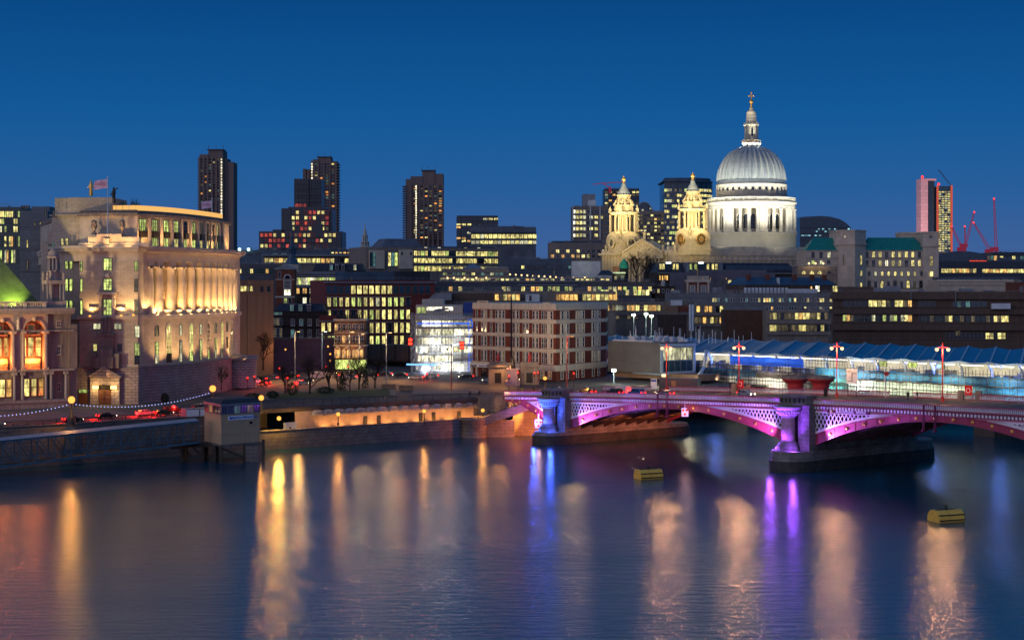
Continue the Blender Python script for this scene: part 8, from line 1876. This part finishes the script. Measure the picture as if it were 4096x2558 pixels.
for i,(t,o_,lb)in enumerate(((72.1,1.0,'person in dark clothes leaning at the left of the stone pulpit over the violet column'),(75.9,1.0,'person in dark clothes at the right of the stone pulpit over the violet column'),(79,28.7,'pedestrian on the far pavement right of the direction sign'),(81,29.2,'second pedestrian on the far pavement right of the direction sign'))):person(BM@Matrix.Translation((t,o_,deck_z(t)+.04))@Matrix.Rotation(i*1.3,4,'Z'),lb,'cloth_dark')
for u,lb in((1880,'pedestrian at the railing above the middle of the recess wall'),(1918,'pedestrian at the railing above the right part of the recess wall')):q=at_u([inl(p,10)for p in((-57,369),(-21,396),(-2,410))],u)[0];person(tr(q.x,q.y,ground_z(q.x,q.y)+.06,u),lb,'cloth_dark')
# --- signs and small things on the bridge
zt_=lambda t:deck_z(t)
M_=BM@Matrix.Translation((63.5,BW-3.5,zt_(63.5)))@Matrix.Rotation(.5,4,'Z');o=thing('direction_sign','white road direction sign with a branching arrow, beside the red lamp by the violet column','sign',M_)
w=MB();w.box(-1.2,1.2,-.05,.05,3.0,6.2);part('board',w,'sign_white',o);w=MB();w.box(-1,-.85,.06,.15,0,6);w.box(.85,1,.06,.15,0,6);part('posts',w,'paint_black',o)
w=MB();w.bar((0,-.08,3.3),(0,-.08,5.6),.14,.02);w.bar((0,-.08,4.4),(-.7,-.08,4.4),.14,.02);w.bar((0,-.08,4.9),(.55,-.08,5.7),.14,.02)
for x,z in((-.65,5.8),(-.65,5.5),(.7,5.2),(-.6,3.5)):w.box(x-.35,x+.35,-.09,-.06,z-.05,z+.05)
part('arrow_marks',w,'paint_black',o)
for t,lb in((28,'red lifebuoy cabinet on the parapet left of the red columns'),(91.5,'red lifebuoy cabinet on the parapet by the nearest red lamp')):
 M_=BM@Matrix.Translation((t,BW-.6,zt_(t)+.2))@Matrix.Rotation(.4,4,'Z');o=thing('lifebuoy_cabinet',lb,'lifebuoy',M_);part('box',MB().box(-.7,.7,-.25,.1,1.0,2.9),glow('cabinet_red_glow',(.75,.02,.02),.6),o)  # cabinet box is no lamp; its brightness is put in as a red glow
 w=MB();n=12
 for i in range(n):a,b=6.2832*i/n,6.2832*(i+1)/n;w.tube((.4*math.cos(a),-.32,1.95+.5*math.sin(a)),(.4*math.cos(b),-.32,1.95+.5*math.sin(b)),.07,4)
 part('ring',w,'sign_white',o);part('stone_pier',MB().box(-2.2,-1,-.3,.8,-.2,1.9),'stone_dark',o);part('stone_pier',MB().box(1.4,2.6,-.3,.8,-.2,1.9),'stone_dark',o)
for t,o_,h,m_,nm,lb in((56,BW-3.4,1.5,'paint_black','litter_bin','dark litter bin on the far bridge pavement'),(36,20,2.9,'paint_black','bus_stop_post','thin dark post on the central kerb of the bridge')):tag(part(nm,MB().box(-.3 if h<2 else-.08,.3 if h<2 else .08,-.3 if h<2 else-.08,.3 if h<2 else .08,0,h).box(-.35,.35,-.12,.12,h,h+.25),m_,None,BM@Matrix.Translation((t,o_,zt_(t)))),lb,'bin' if h<2 else 'post')
M_=BM@Matrix.Translation((71,BW-1.6,zt_(71)));o=thing('bus_stop','bus stop pole with a red roundel flag behind the red lamp','bus stop',M_@Matrix.Rotation(.5,4,'Z'));part('pole',MB().cyl(0,0,0,6,.12,n=6),'metal_white',o);w=MB();w.lathe([(.25,-.05),(.5,-.05),(.5,.05),(.25,.05)],n=14,sm=False);w.box(-.65,.65,-.1,.1,-.06,.06);put('roundel',w.mesh('roundel',['red_post']),o.matrix_basis@Matrix.Translation((.3,-.1,5.2))@UP,o)
for u,v,lb in((1555,1548,'left of the two pale planter boxes on the traffic island'),(1625,1552,'right of the two pale planter boxes on the traffic island')):p=G(u,v,9.9);w=MB();w.box(-1.9,1.9,-.8,.8,0,1.1);w.box(-1.7,1.7,-.6,.6,1.1,1.2,1);w.box(-2,2,-.9,-.8,.9,1.12);tag(part('planter',w,['sand_wall','hedge_leaf'],None,tr(p.x,p.y,ground_z(p.x,p.y)+.15)),lb,'planter')
p=P(2050,1530,455);o=thing('memorial','dark bronze standing figure on a carved stone pedestal before the striped brick block','memorial',Matrix.Translation(p));w=MB();w.box(-2,2,-2,2,-1,.6);w.box(-1.4,1.4,-1.4,1.4,.6,3.6);w.box(-1.7,1.7,-1.7,1.7,3.6,4);part('pedestal',w,'column_granite',o);w=MB();w.lathe([(.85,4),(.8,5),(.5,5.9),(.55,6.4),(.42,6.9),(.16,7.1),(.22,7.35),(.02,7.6)],n=10);w.tube((.4,0,6.7),(.7,-.3,5.9),.15,5);w.tube((-.4,0,6.7),(-.5,-.4,5.8),.15,5);part('figure',w,'bronze',o)
for i,u in enumerate((1992,2118)):p=P(u,1530,458);w=MB();w.box(-2.7,2.7,0,3,-1,4.4);w.box(-3.1,3.1,-.4,3.4,4.4,5);w.box(-2.5,2.5,0,3,5,5.8);w.lathe([(.5,5.8),(.3,6.4),(.5,7),(.3,7.8),(.1,8.6)],0,1,8,1);w.box(-.9,.9,-.1,0,0,2.8,2);tag(part('stone_kiosk',w,['stone_dark','column_red','paint_black'],None,Matrix.Translation(p)),('left' if i==0 else 'right')+' of the two small stone kiosks with red finials flanking the bronze figure','kiosk')
# --- mooring buoys
def buoy(u,v,rz,label,k):
 p=G(u,v,0);M_=tr(p.x,p.y,0,rz)@Matrix.Diagonal((1.1,1.2,1.15,1));o=thing('mooring_buoy',label,'buoy',M_,'yellow mooring buoys');w=MB();prof=[(-1.15,-.4),(-1.35,.3),(-1.2,1.0),(-.7,1.55),(.7,1.55),(1.2,1.0),(1.35,.3),(1.15,-.4)]
 w.add([(-2.2,y,z)for y,z in prof]+[(2.2,y,z)for y,z in prof],[(i,i+1,i+9,i+8)for i in range(7)]+[tuple(range(7,-1,-1)),tuple(range(8,16))]);part('hull',w,mat('buoy_yellow',(1,.50,.07),.55,.2,.8),o);w=MB()
 for z,y in((.3,-1.4),(1.0,-1.28)):w.bar((-2.3,y,z),(2.3,y,z),.12,.13)
 for z,y in((.25,1.4),(.85,1.3)):w.bar((-2.3,y,z),(2.3,y,z),.12,.13)
 part('rubbing_strips',w,'paint_black',o);w=MB();w.cyl(0,0,1.5,2.0,.25,n=8);w.lathe([(.1,2.0),(.3,2.1),(.3,2.25),(.1,2.3)],n=8);w.bar((-1.8,0,1.62),(1.8,0,1.62),.12,.12);part('mooring_ring',w,'black_iron',o)
buoy(2594,1912,.42,'yellow mooring buoy floating below the far purple span',0);buoy(3784,2082,.40,'yellow mooring buoy nearer the viewer at the lower right',1)
